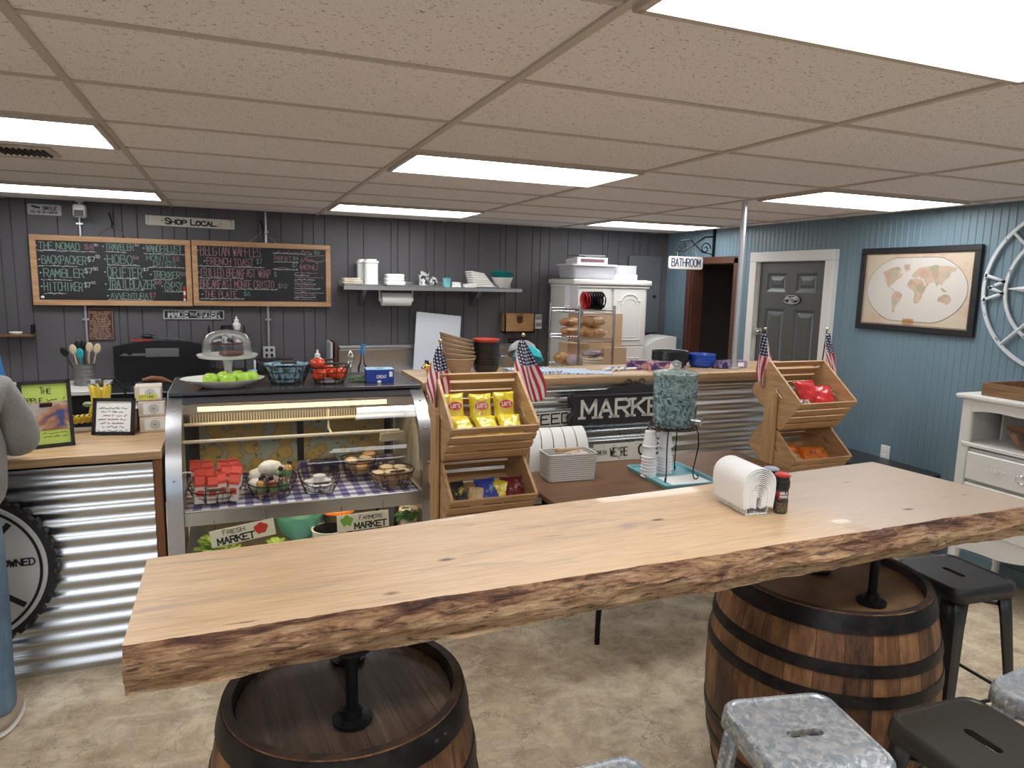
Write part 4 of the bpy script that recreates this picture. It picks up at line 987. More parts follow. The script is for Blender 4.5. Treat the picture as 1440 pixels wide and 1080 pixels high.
for (x, y), lb in zip([(-.105, 3.90), (-.02, 3.885), (.05, 3.915), (.095, 3.955), (-.04, 3.965), (.03, 3.99)], ['green apple at the counter side of the platter', 'green apple at the front middle of the platter', 'green apple front, toward the tomatoes, on the platter', 'green apple at the tomato side end of the platter', 'green apple at the back of the platter, before the cake stand', 'green apple behind the front ones, half hidden, on the platter']):
    apple((x-.0, y, TZ+.012+.004), lb)
# cake stand with dome
t = thing('cake_stand', 'white pedestal cake stand behind the apple platter', 'cake stand', (-.02, 4.20, TZ))
mb = MB(); mb.lathe([(.001, 0), (.075, 0), (.078, .006), (.05, .014), (.024, .03), (.02, .07), (.028, .118), (.05, .130), (.15, .134), (.158, .144), (.160, .150), (.150, .148), (.001, .142)], n=48); mb.obj('pedestal', MATS['white_paint'], t)
t = thing('glass_dome', 'clear glass dome covering the cake stand', 'dome', (-.02, 4.20, TZ+.147))
mb = MB(); mb.lathe([(.132, .001), (.134, .05), (.128, .085), (.108, .115), (.07, .134), (.02, .142), (.001, .142)], n=48); mb.obj('dome', MATS['thin_glass'], t)
mat('brown_cake', (.12, .05, .03), .7); mb = MB(); mb.lathe([(.001, 0), (.06, 0), (.062, .01), (.055, .018), (.001, .02)], n=24, wob=lambda a, z: 1+.1*sin(5*a)); tag(mb.obj('brownie', MATS['brown_cake'], loc=(.0, 4.19, TZ+.1485)), 'flat brown pastry under the glass dome', 'pastry')
# baskets on top
wire_basket('wire_basket', 'dark wire basket lined with blue printed cloth on the case top', (.285, 4.03, TZ), .25, .20, .105, 0, 'wire baskets on the case top', taper=.7, rr=.002)
mt = mat('blue_print', (.2, .4, .55), .8); q = NT(mt); f = q.noise(q.coord(), 28, 3, .6); q.col(q.ramp(f, [(.38, (.07, .13, .08)), (.47, (.18, .34, .46)), (.55, (.42, .62, .75)), (.66, (.05, .06, .05))]))
mb = MB(); mb.lathe([(.001, .012), (.068, .012), (.098, .088), (.118, .112), (.112, .10), (.08, .03), (.001, .03)], n=44, sy=.8, wob=lambda a, z: 1+(.06*sin(7*a)+.03*sin(13*a))*(z/.1)); tag(mb.obj('cloth_liner', MATS['blue_print'], loc=(.285, 4.03, TZ+.0)), 'blue, white and green printed cloth lining the wire basket beside the apples', 'cloth')
wire_basket('wire_basket', 'dark wire basket of big red tomatoes on the case top', (.505, 3.99, TZ), .22, .19, .10, 0, 'wire baskets on the case top', taper=.7, rr=.002)
mb = MB(); mb.lathe([(.001, .008), (.055, .008), (.078, .035), (.08, .038), (.055, .014), (.001, .014)], n=36, sy=.85, wob=lambda a, z: 1+.04*sin(9*a)); tag(mb.obj('paper_liner', MATS['paper'], loc=(.505, 3.99, TZ)), 'white paper liner under the tomatoes', 'paper')
speckle('tomato', (.60, .05, .02), (.72, .11, .03), 14, .2, lo=.4, hi=.7)
for k, (x, y, z, r, lb) in enumerate([(-.055, -.03, .018, .042, 'red tomato low in the basket toward the blue cloth'), (.035, -.035, .018, .05, 'largest red tomato at the front of the basket'), (-.06, .01, .075, .043, 'red tomato on top of the pile by the blue cloth'), (.0, .04, .03, .043, 'red tomato at the back of the basket'), (.065, .02, .03, .038, 'smaller red tomato beside the blue box')]):
    t = thing('tomato', lb, 'tomato', (.505+x, 3.99+y, TZ+z), k, 'tomatoes in the wire basket')
    mb = MB(); mb.sphere((0, 0, r*.82), r, 22, 14, (1, 1, .82), fn=lambda d: 1+.03*sin(5*atan2(d.y, d.x))*abs(d.z)-.10*math.exp(-((1-d.z)*9)**2)); mb.obj('flesh', MATS['tomato'], t)
    mb = MB()
    for j in range(5):
        a = j*2*pi/5; mb.tube([(0, 0, r*1.56), (.008*cos(a), .008*sin(a), r*1.58), (.017*cos(a), .017*sin(a), r*1.5)], .0015, 4)
    mb.obj('calyx', MATS['parsley_green'], t)
speckle('herb', (.16, .25, .12), (.38, .46, .30), 60, .6)
mb = MB()
for k in range(60):
    a = rj.uniform(0, 6.28); mb.tube([(rj.uniform(-.07, -.03), rj.uniform(-.02, .02), rj.uniform(.004, .03)), (rj.uniform(-.01, .02), rj.uniform(-.02, .02), rj.uniform(.006, .035)), (rj.uniform(.03, .08), rj.uniform(-.02, .02), rj.uniform(.004, .028))], .003, 4)
tag(mb.obj('herb_bunch', MATS['herb'], loc=(.685, 4.03, TZ)), 'bundle of green herbs lying between tomato basket and blue box', 'herbs')
t = thing('tissue_box', 'blue cardboard box with pale blue lid beside the herbs, on the case corner', 'box', (.785, 3.985, TZ), -.08)
mat('box_blue', (.015, .045, .28), .4); mat('box_ltblue', (.30, .55, .72), .5)
mb = MB(); mb.box((0, 0, .0375), (.155, .11, .075), .002); mb.obj('carton', MATS['box_blue'], t)
mb = MB(); mb.box((0, 0, .0765), (.155, .11, .003)); mb.obj('lid_panel', MATS['box_ltblue'], t, smooth=False)
mb = MB(); mb.lathe([(.001, .0785), (.026, .079), (.03, .0782)], n=20, sy=.5); mb.obj('opening', MATS['black'], t)
mb = MB(); letters(mb, 'creat', -.02, .028, .02, flat(-.0565), .003, width=.055); mb.box((.06, -.0558, .05), (.018, .001, .03)); mb.prism([(-.005+.012*cos(a*pi/8), .008+.008*sin(a*pi/8)) for a in range(16)], -.0562, -.055, 'xz'); mb.obj('lettering', MATS['white_matte'], t)

# ================================================================== ON THE BAR TABLE
t = thing('napkin_holder', 'white perforated holder stuffed with a thick fold of paper napkins on the bar table', 'napkin holder', (1.632, 1.876, 1.1015), -1.68)
mat('holder_white', (.78, .76, .74), .6)
mt = MATS['holder_white']; q = NT(mt); vo = q.n('ShaderNodeTexVoronoi'); q.l(q.coord(), vo.inputs['Vector']); vo.inputs['Scale'].default_value = 160
q.col(q.ramp(vo.outputs['Distance'], [(.28, (.35, .34, .33)), (.36, (.78, .76, .74))]))
mb = MB(); mb.box((0, 0, .0025), (.17, .085, .005), .001); mb.box((0, -.040, .03), (.17, .003, .055)); mb.box((0, .040, .03), (.17, .003, .055)); mb.obj('holder_frame', mt, t, smooth=False)
mb = MB()
for k in range(16):    # folded napkins as nested arches
    r = .012+.0034*k; top = .056+.0035*k
    bot = -.0+.022+.0008*k if k < 8 else .03-.0006*k
    P = [(-r*.9, bot+.004*(k % 2)), (-r, top-.03)]+[(-r*cos(a), top+r*.85*sin(a)) for a in [pi*i/10 for i in range(11)]]+[(r, top-.03), (r*.9, bot+.003*(k % 3))]
    off = .003*noise.noise((k*3.1, 0, 0))
    vs = [(xx+off, y+(.006*xx*10 if 0 else 0), z) for xx in (-.092, .092) for y, z in P]; n = len(P)
    vs2 = [(xx+off, y*(1-.0028/r), z-.0028*(1 if 1 < i < n-2 else 0)) for xx in (-.092, .092) for i, (y, z) in enumerate(P)]
    mb.add(vs+vs2, [(i, i+1, n+i+1, n+i) for i in range(n-1)]+[(2*n+i, 2*n+i+1, 3*n+i+1, 3*n+i) for i in range(n-1)]+[(i, i+1, 2*n+i+1, 2*n+i) for i in range(n-1)]+[(n+i, n+i+1, 3*n+i+1, 3*n+i) for i in range(n-1)])
mb.obj('napkin_fold', MATS['paper'], t)
def shaker(label, loc, capm, kind):
    t = thing('spice_shaker', label, 'spice shaker', loc, .3, 'spice grinders on the bar table')
    mb = MB(); mb.lathe([(.001, 0), (.022, 0), (.0245, .005), (.0245, .045), (.022, .05), (.022, .088), (.001, .088)], n=28); mb.obj('glass_jar', MATS['thin_glass'], t)
    mb = MB(); mb.lathe([(.001, .003), (.0215, .003), (.0225, .012), (.0225, .036), (.001, .038)], n=24); mb.obj('peppercorns', MATS[kind], t)
    mb = MB(); mb.lathe([(.0226, .046), (.0232, .047), (.0232, .084), (.0226, .085)], n=28); mb.obj('printed_label', MATS['label_dark'], t)
    mb = MB(); fnl = lambda a, b: (.0236*sin(a/.0236-.6), -.0236*cos(a/.0236-.6), b)
    letters(mb, 'GARLIC', -.014, .068, .008, fnl, .0014, width=.028); letters(mb, 'PEPPER', -.014, .055, .008, fnl, .0014, width=.028); mb.obj('lettering', MATS['white_matte'], t)
    mb = MB(); mb.lathe([(.001, .086), (.0255, .086), (.0265, .09), (.0265, .112), (.024, .114), (.024, .128), (.001, .128)], n=28); mb.obj('grinder_cap', MATS['black_plastic'], t)
    mb = MB(); mb.lathe([(.001, .1275), (.0245, .1275), (.025, .133), (.018, .137), (.001, .136)], n=28); mb.box((.0, -.022, .131), (.014, .01, .006)); mb.obj('flip_lid', MATS[capm], t)
speckle('pepper_mix', (.45, .36, .22), (.10, .07, .05), 240, .6, lo=.45, hi=.52); speckle('label_dark', (.05, .035, .035), (.35, .04, .03), 30, .5, lo=.55, hi=.6)
mat('lid_red', (.55, .03, .03), .4); mat('lid_grey', (.30, .34, .42), .35)
shaker('glass spice grinder with black cap and red lid beside the napkins', (1.722, 1.792, 1.1015), 'lid_red', 'pepper_mix')
shaker('glass spice grinder with black cap and grey-blue lid, behind the red lidded one', (1.742, 1.868, 1.1015), 'lid_grey', 'pepper_mix')

# ================================================================== SNACK BAGS IN THE RACKS
def bagmat(name, c1, c2, lo=.48, hi=.6):
    mt = speckle(name, c1, c2, 16, .28, 0, lo, hi, coat=.5); return mt
bagmat('bag_yellow', (.72, .55, .02), (.80, .68, .08)); bagmat('bag_red', (.50, .015, .02), (.62, .04, .04), .5, .65); bagmat('bag_orange', (.70, .18, .02), (.25, .03, .02), .55, .66)
bagmat('bag_black', (.015, .015, .02), (.55, .45, .06), .56, .66); bagmat('bag_blue', (.02, .05, .30), (.30, .45, .65), .55, .68); bagmat('bag_maroon', (.16, .012, .02), (.55, .40, .38), .58, .66); bagmat('bag_tan', (.62, .45, .25), (.30, .12, .03), .6, .7)
def bag(label, m_, loc, rot, w_=.125, h=.16, t_=.06, seed=0, logo=None, group='snack bags', par=None):
    t = thing('snack_bag', label, 'snack bag', loc, group=group, rot=rot)
    mb = MB(); nx, nz = 13, 15
    for sd in (-1, 1):
        def f(u, v):
            a, b = u*2-1, v*2-1
            th = t_*.5*(max(0, 1-a**4)**.6)*(max(0, 1-abs(b)**5)**.8)
            wr = .008*noise.noise((a*2.5+seed, b*2.5, sd*3))+.005*noise.noise((a*7+seed, b*6, sd))
            return (a*w_/2*(1-.10*cos(b*pi/2)), sd*(th+(wr if th > .004 else 0)), b*h/2*(1-.05*cos(a*pi/2)))
        mb.grid(nx, nz, f)
    mb.obj('pouch', MATS[m_], t)
    if logo:
        e = MB(); P = [(.036*cos(a*pi/12), .012+.021*sin(a*pi/12)) for a in range(24)]
        y = -t_*.5-.003; e.prism(P, y-.001, y+.004, 'xz'); e.obj('logo_patch', MATS['bag_red'], t)
        e = MB(); letters(e, logo, -.024, .003, .019, flat(y-.002), .004, width=.048); e.obj('lettering', MATS['white_matte'], t)
    return t
L0 = Vector((1.185, 3.115, .018))
def yb(k, x, y, z, rx, rz, lb, **kw): return bag(lb, kw.pop('m', 'bag_yellow'), (L0.x+x, L0.y+y, z+L0.z), (rx, 0, rz), seed=k*3.3, **kw)
G = 'yellow chip bags'
yb(1, -.15, .235, 1.195, -.25, .1, "yellow Lay's chip bag standing at the back, nearest the glass case", logo="LAY'S", group=G)
yb(2, -.005, .23, 1.19, -.3, -.05, "yellow Lay's chip bag standing at the back, middle of the crate", logo="LAY'S", group=G)
yb(3, .125, .23, 1.195, -.25, .05, "yellow Lay's chip bag standing at the back, nearest the brown table", logo="LAY'S", group=G)
yb(4, -.13, .135, 1.115, -1.0, .15, 'yellow chip bag lying in front, nearest the glass case', group=G)
yb(5, .0, .135, 1.11, -1.0, .0, 'yellow chip bag lying in front, in the middle', group=G)
yb(6, .125, .135, 1.115, -1.0, -.15, 'yellow chip bag lying in front, nearest the brown table', group=G)
G = 'assorted snack bags in the lower crate'
yb(7, -.15, .155, .765, -.75, .2, 'black and yellow snack bag in the lower crate', m='bag_black', group=G)
yb(8, -.055, .145, .75, -.9, -.5, 'tan snack bag in the lower crate beside the black one', m='bag_tan', group=G, w_=.10, h=.12)
yb(9, .02, .165, .765, -.7, .15, 'blue snack bag in the middle of the lower crate', m='bag_blue', group=G)
yb(10, .085, .16, .76, -.5, -.2, 'yellow snack bag behind the blue one in the lower crate', m='bag_yellow', group=G, w_=.10, h=.13)
yb(11, .155, .15, .765, -.75, -.1, 'maroon snack bag at the table end of the lower crate', m='bag_maroon', group=G)
L0 = Vector((3.44, 3.24, .018)); G = 'red snack bags'
yb(12, .02, .20, 1.165, -.55, .1, 'red snack bag lying highest in the rack near the blue wall', m='bag_red', group=G, w_=.19, h=.19)
yb(13, .115, .17, 1.14, -.75, -.25, 'glossy red snack bag in the corner of the crate toward the blue wall', m='bag_red', group=G, w_=.17, h=.20)
yb(14, -.13, .17, 1.11, -.85, .2, 'dark maroon snack bag with red at the table end of the crate', m='bag_maroon', group=G)
yb(15, -.05, .14, 1.10, -1.1, .0, 'black and red snack bag lying low before the glossy red bags', m='bag_black', group=G, w_=.11, h=.12)
G = 'orange snack bags in the lower crate'
yb(16, -.08, .18, .765, -.45, .35, 'orange snack bag standing at the back of the lower crate by the blue wall', m='bag_orange', group=G)
yb(17, .02, .15, .76, -.85, -.4, 'orange snack bag lying before the standing orange one', m='bag_orange', group=G)
yb(18, -.10, .135, .745, -1.1, .1, 'small tan snack bag low in the orange bag crate', m='bag_tan', group=G, w_=.10, h=.11)
yb(19, .12, .15, .765, -.8, .2, 'orange and brown snack bag at the wall end of the lower crate', m='bag_orange', group=G, w_=.10, h=.12)

# ---- little flags on the racks
mt = mat('flag_cloth', (.8, .7, .7), .75, sheen=.3); q = NT(mt)
tc = q.n('ShaderNodeTexCoord'); s3 = q.n('ShaderNodeSeparateXYZ'); q.l(tc.outputs['UV'], s3.inputs[0]); U_, V_ = s3.outputs[0], s3.outputs[1]
stripe = q.math('GREATER_THAN', q.math('FRACT', q.math('MULTIPLY', V_, 6.5)), .5)
c = q.mix(stripe, (.48, .02, .045), (.80, .74, .74))
su = q.math('FRACT', q.math('MULTIPLY', U_, 18)); sv = q.math('FRACT', q.math('MULTIPLY', V_, 13))
d2 = q.math('ADD', q.math('POWER', q.math('SUBTRACT', su, .5), 2), q.math('POWER', q.math('SUBTRACT', sv, .5), 2))
canton = q.mix(q.math('LESS_THAN', d2, .075), (.02, .025, .09), (.78, .78, .80))
inc = q.math('MULTIPLY', q.math('LESS_THAN', U_, .42), q.math('GREATER_THAN', V_, .46)); q.col(q.mix(inc, c, canton))
def flag(label, x, y, z, rz, wid=.20, ln=.33, side=1, tilt=.12, flip=1):
    """small flag hanging from a tilted stick; z = top ball"""
    t = thing('flag', label, 'flag', (x, y, z), rz, 'small American flags on the snack racks')
    mb = MB(); mb.cyl((0, 0, 0), (.03*side, .03, -.36), .004, n=8); mb.obj('stick', MATS['black'], t)
    mb = MB(); mb.sphere((0, 0, .008), .011, 12, 8); mb.obj('finial', MATS['brass'], t)
    mb = MB()
    def f(u, v):     # u: along the fly (down), v: across the hoist
        s_ = u; wv = .022+(wid-.022)*min(1, (s_*1.25)**.75)
        if s_ > .7: wv *= 1-(s_-.7)*.35
        ctr = -side*.012+side*tilt*.10*s_
        xx = (v-.5)*wv*flip+ctr
        zz = -.02-ln*s_*(1-.16*abs((v-.5)*2)**2) - .035*side*(v-.5)*2*s_*flip*.6
        yy = .016*sin(v*9+s_*3)*(1-.35*s_)-.012-.02*s_
        return (xx, yy, zz)
    mb.grid(26, 26, lambda a, b: f(b, a), uv=False)
    n = 26
    mb.uv = []
    for j in range(n-1):
        for i in range(n-1): mb.uv.append([(jj/(n-1), 1-(1-ii/(n-1))*(.52+.48*(jj/(n-1))**1.3)) for ii, jj in ((i, j), (i+1, j), (i+1, j+1), (i, j+1))])
    mb.obj('flag_cloth', MATS['flag_cloth'], t, merge=False, solid=.0012)
mat('brass', (.65, .50, .28), .3, .9)
flag('small American flag at the rack corner beside the display case', .985, 3.42, 1.545, .45, .15, .31, 1, -.3)
flag('small American flag at the rack corner in front of the MARKET sign', 1.462, 3.47, 1.568, 0, .19, .335, 1, .6)
flag('small American flag at the table side corner of the red snack rack', 3.215, 3.60, 1.585, .1, .19, .36, 1, .1, -1)
flag('small American flag at the wall side corner of the red snack rack', 3.69, 3.55, 1.585, .5, .17, .34, 1, 1.2, 1)

# ================================================================== BROWN TABLE ITEMS
T2 = .7515
mt = mat('white_weave', (.66, .63, .60), .7); q = NT(mt)
bw_ = q.n('ShaderNodeTexWave', wave_type='BANDS', bands_direction='Z'); q.l(q.coord(), bw_.inputs['Vector']); bw_.inputs['Scale'].default_value = 26; bw_.inputs['Distortion'].default_value = 1.0
q.col(q.ramp(bw_.outputs['Fac'], [(.1, (.44, .42, .40)), (.5, (.68, .66, .63))])); q.bump(bw_.outputs['Fac'], .8, .004)
t = thing('woven_box', 'white woven storage box with utensils sticking up, on the brown table', 'box', (1.77, 3.50, T2), -.06)
mb = MB(); o_, i_ = rrect(.30, .17, .02, 3), rrect(.285, .155, .015, 3); n = len(o_)
vs = [(x*.94, y*.94, 0) for x, y in o_]+[(x, y, .155) for x, y in o_]+[(x, y, .155) for x, y in i_]+[(x*.94, y*.94, .006) for x, y in i_]
mb.add(vs, [(k*n+i, k*n+(i+1) % n, (k+1)*n+(i+1) % n, (k+1)*n+i) for k in range(3) for i in range(n)]+[tuple(range(n)), tuple(3*n+i for i in range(n))]); mb.obj('body', MATS['white_weave'], t)
mat('pink_paper', (.62, .50, .46), .8)
mb = MB(); mb.grid(12, 8, lambda u, v: (-.125+.23*u, -.05+.10*v, .115+.03*u+.022*noise.noise((u*3, v*3, 4)))); tag(mb.obj('napkin_stack', MATS['pink_paper'], loc=(1.77, 3.50, T2), solid=.004), 'pale pinkish paper napkins lying in the white woven box', 'napkins')
mb = MB(); mb.cyl((-.10, -.03, .17), (.08, .03, .155), .012, .004, n=8); tag(mb.obj('wooden_tongs', MATS['pine_board'], loc=(1.78, 3.50, T2)), 'brown wooden tongs lying across the white woven box', 'tongs')
# curved slatted white board (rolled white plank tray)
t = thing('slatted_board', 'white curved slatted board leaning on the corrugated counter behind the woven box', 'board', (1.80, 3.66, T2))
for k in range(5):
    mb = MB(); x0 = -.20+.085*k; P = [(.0+.10*(1-cos(a)), .238*sin(a)) for a in [i*pi/2/10 for i in range(11)]]
    lean = lambda z: -.05*(1-z/.27)
    vs = [(x0+dx+(.0 if dx else 0)-(.03*z/.27)*(k-2)*.4, y, z) for dx in (0, .070) for y, z in P]+[(x0+dx-(.03*z/.27)*(k-2)*.4, y+.008, z) for dx in (0, .070) for y, z in P]; n = 11
    mb.add(vs, [(i, i+1, n+i+1, n+i) for i in range(n-1)]+[(2*n+i, 2*n+i+1, 3*n+i+1, 3*n+i) for i in range(n-1)]+[(i, i+1, 2*n+i+1, 2*n+i) for i in range(n-1)]+[(n+i, n+i+1, 3*n+i+1, 3*n+i) for i in range(n-1)])
    mb.obj('slat', MATS['white_paint'], t)
# come in sign
mat('sign_distress', (.62, .60, .52), .7)
speckle('sign_distressed', (.66, .64, .56), (.42, .39, .33), 26, .7, lo=.58, hi=.66)
t = thing('open_sign', 'weathered white COME IN WE\'RE OPEN sign standing on the brown table against the counter', 'sign', (2.36, 3.755, T2), rot=(-.12, 0, 0))
mb = MB(); mb.box((-.13, 0, .055), (.30, .012, .108)); mb.box((.155, .0, .055), (.27, .012, .115)); mb.obj('board', MATS['sign_distressed'], t, smooth=False)
mb = MB(); letters(mb, 'COME IN', -.27, .045, .026, flat(-.0085), .003, width=.085, jit=.05); letters(mb, "WE'RE", -.165, .030, .052, flat(-.0085), .006, width=.125, serif=.12)
letters(mb, 'OPEN', .045, .028, .062, flat(-.0085), .012, width=.20, serif=.15); mb.obj('lettering', MATS['black'], t)
# feed sign
t = thing('feed_sign', 'white FEED sign with black letters hung on the corrugated counter beside the rack', 'sign', (1.865, 3.862, 1.022), rot=(0, -.03, 0))
mb = MB(); mb.box((0, 0, 0), (.37, .012, .105)); mb.obj('board', MATS['sign_distressed'], t, smooth=False)
mb = MB(); letters(mb, 'FEED', -.180, -.03, .062, flat(-.0085), .009, width=.27); mb.obj('lettering', MATS['black'], t)
mb = MB()
for z, x0 in ((-.05, -.18), (.05, -.18)): mb.box((0, -.004, z), (.375, .006, .005))
mb.obj('edge_strip', MATS['black'], t, smooth=False)
# MARKET sign
t = thing('market_board', 'large black scrolled sign with white MARKET lettering on the plank counter front', 'sign', (2.395, 3.815, 1.09), rot=(-.02, 0, 0))
mat('sign_black', (.022, .019, .022), .5)
mb = MB(); mb.box((0, 0, -.015), (.90, .022, .19), .003); mb.obj('board', MATS['sign_black'], t)
mb = MB()
P = [(-.40, .075), (-.38, .095), (-.22, .105), (-.17, .125), (-.10, .122), (-.05, .14), (0, .155), (.05, .14), (.10, .122), (.17, .125), (.22, .105), (.38, .095), (.40, .075)]
mb.prism(P, -.006, .006, 'xz')
for s_ in (-1, 1):
    mb.tube([(s_*(.45+.02*sin(k*.9)), 0, -.11+.20*k/10+.0*k) for k in range(11)], .014, 6); mb.tube(arc((s_*.46, 0, .03), .02, 0, 2*pi*.9, 12, 'xz'), .006, 6); mb.tube(arc((s_*.46, 0, -.05), .02, 0, 2*pi*.9, 12, 'xz'), .006, 6)
    mb.tube(arc((s_*.05, 0, .15), .02, 0, 2*pi*.9, 12, 'xz'), .005, 6)
mb.obj('scroll_crest', MATS['sign_black'], t)
mb = MB(); mb.box((0, -.010, .073), (.88, .012, .006)); mb.box((0, -.010, -.103), (.88, .012, .006)); mb.obj('border', MATS['sign_black'], t, smooth=False)
mb = MB(); letters(mb, 'MARKET', -.385, -.063, .108, flat(-.0135), .019, width=.70, serif=.22); mb.obj('lettering', MATS['sign_distressed'], t)

# tray, dispenser, cups
mat('tray_teal', (.20, .46, .52), .35)
t = thing('serving_tray', 'light teal tray under the drink dispenser on the brown table', 'tray', (2.365, 3.33, T2), -.05)
mb = MB(); o_, i_ = rrect(.36, .46, .02, 3), rrect(.33, .43, .015, 3); n = len(o_)
vs = [(x*.96, y*.96, 0) for x, y in o_]+[(x, y, .022) for x, y in o_]+[(x, y, .022) for x, y in i_]+[(x*.97, y*.97, .006) for x, y in i_]
mb.add(vs, [(k*n+i, k*n+(i+1) % n, (k+1)*n+(i+1) % n, (k+1)*n+i) for k in range(3) for i in range(n)]+[tuple(range(n)), tuple(3*n+i for i in range(n))]); mb.obj('tray_body', MATS['tray_teal'], t)
mb = MB(); mb.box((0, 0, .001), (.25, .20, .002)); tag(mb.obj('paper_sheet', MATS['paper'], loc=(2.38, 3.215, T2+.0068), smooth=False), 'white paper towel lying on the front of the teal tray', 'paper')
TT = T2+.0072
t = thing('dispenser_stand', 'black wire stand with curled feet holding the glass drink dispenser', 'stand', (2.345, 3.315, TT))
mb = MB()
for z, r in ((.295, .135), (.30, .115)): mb.tube([(r*cos(2*pi*i/40), r*sin(2*pi*i/40), z) for i in range(40)], .004, 6, closed=True)
for k in range(24):
    a = 2*pi*k/24; mb.tube([(.115*cos(a), .115*sin(a), .30), (.128*cos(a+.1), .128*sin(a+.1), .312), (.135*cos(a+.2), .135*sin(a+.2), .295)], .002, 5)
mb.tube([(-.115, 0, .30), (.115, 0, .30)], .003, 6); mb.tube([(0, -.115, .30), (0, .115, .30)], .003, 6); mb.obj('ring', MATS['wire'], t)
for k in range(4):
    a = pi/4+k*pi/2; mb = MB(); P = []
    for (r, z) in ((.13, .297), (.145, .27), (.15, .2), (.138, .12), (.128, .06), (.13, .02), (.138, .006), (.15, .004), (.158, .012), (.156, .024), (.148, .03)): P.append((r*cos(a), r*sin(a), z))
    mb.tube(P, .0036, 6); mb.obj('leg', MATS['wire'], t)
mt = bpy.data.materials.new('aqua_glass'); MATS['aqua_glass'] = mt; mt.use_nodes = True; b = mt.node_tree.nodes['Principled BSDF']; q = NT(mt)
b.inputs['Base Color'].default_value = (.32, .58, .62, 1); b.inputs['Roughness'].default_value = .12
f = q.noise(q.coord(), 26, 3, .6, 1.0); cl = q.ramp(f, [(.37, (.07, .13, .14)), (.46, (.25, .42, .44)), (.51, (.60, .72, .72)), (.56, (.22, .40, .42)), (.63, (.05, .09, .10))]); q.col(cl); q.bump(f, 1.0, .02)
b.inputs['Alpha'].default_value = .52; b.inputs['Coat Weight'].default_value = .6
thin_glass('aqua_thin', (.55, .80, .84), 1.5, .06)
t = thing('drink_dispenser', 'aqua textured glass drink dispenser with lid and metal spigot on the wire stand', 'drink dispenser', (2.345, 3.315, TT+.304))
def wobr(a, z): return 1+.012*noise.noise((cos(a)*9, sin(a)*9, z*70))
mb = MB(); mb.lathe([(.001, 0), (.098, 0), (.112, .012)]+[(.118+.007*k/12, .02+.26*k/12) for k in range(13)]+[(.130, .288), (.130, .296), (.118, .298), (.116, .280)]+[(.112+.006*(11-k)/12, .28-.02*k) for k in range(13)]+[(.09, .014), (.001, .012)], n=72, wob=wobr); mb.obj('glass_jar', MATS['aqua_glass'], t)
mb = MB(); mb.lathe([(.001, .008), (.11, .014), (.112, .20), (.001, .20)], n=40); mb.obj('water', MATS['aqua_thin'], t)
mb = MB(); mb.lathe([(.128, .299), (.132, .303), (.12, .312), (.06, .326), (.02, .332), (.014, .338), (.026, .350), (.024, .366), (.010, .376), (.001, .377)], n=44); mb.obj('lid', MATS['aqua_glass'], t)
mb = MB(); mb.cyl((.05, -.10, .045), (.075, -.155, .045), .012, n=14); mb.cyl((.073, -.150, .06), (.073, -.152, .018), .009, n=12); mb.box((.073, -.152, .068), (.012, .034, .007), .002); mb.cyl((.052, -.112, .045), (.055, -.118, .045), .022, n=18); mb.obj('spigot', MATS['chrome'], t)
mat('foam', (.80, .81, .82), .55)
mb = MB(); mb.lathe([(.001, .090), (.030, .090), (.032, .088), (.0400, .007), (.0455, .006), (.0455, .0), (.038, 0), (.030, .084), (.001, .086)], n=32); 
proto = tag(mb.obj('foam_cup', MATS['foam']), '', 'cup')
def cupstack(x, y, n, lb, grp):
    for k in range(n):
        z = TT+.019*k+(.045 if k >= n-1 else 0)*1; o = proto.copy(); COL.objects.link(o); o.location = (x+.0015*sin(k*2), y, z+.0002); o['group'] = grp
        o['label'] = {0: f'lowest white foam cup of the stack {lb}'}.get(k, f'white foam cup, {nth(k, n)}, of the stack {lb}')
cupstack(2.225, 3.36, 8, 'outside the wire stand', 'foam cups in the outer stack'); cupstack(2.36, 3.40, 7, 'under the drink dispenser', 'foam cups under the dispenser')
bpy.data.objects.remove(proto)

# ================================================================== ON THE PLANK COUNTER
PZ = 1.2862
t = thing('pig_figurine', 'small golden pig figurine with a dark eared head on the counter corner', 'figurine', (1.115, 4.05, PZ), .2)
mat('gold', (.72, .50, .18), .22, .95)
mb = MB(); mb.sphere((.015, 0, .052), .036, 20, 14, (1.25, .95, 1)); 
for x in (-.015, .045):
    for y in (-.02, .02): mb.cyl((x, y, .03), (x, y, 0), .010, .008, n=10)
mb.sphere((-.035, 0, .058), .023, 14, 10); mb.cyl((-.052, 0, .054), (-.064, 0, .053), .010, n=12); mb.obj('body', MATS['gold'], t)
mb = MB()
for y in (-.014, .014): mb.sphere((-.033, y, .083), .012, 10, 8, (.5, 1, 1.2))
mb.obj('ear', MATS['black'], t)
mt = mat('wicker', (.48, .34, .22), .8); q = NT(mt); wv = q.n('ShaderNodeTexWave', wave_type='BANDS', bands_direction='Z'); q.l(q.coord(), wv.inputs['Vector']); wv.inputs['Scale'].default_value = 38; wv.inputs['Distortion'].default_value = 1.5; f = q.noise(q.coord(), 70, 3)
q.col(q.mix(q.math('MULTIPLY', f, .6), q.ramp(wv.outputs['Fac'], [(.1, (.30, .19, .11)), (.6, (.56, .41, .27))]), (.30, .2, .12))); q.bump(wv.outputs['Fac'], .8, .004)
WL = ['bottom', 'second', 'third', 'fourth', 'fifth', 'sixth', 'topmost']
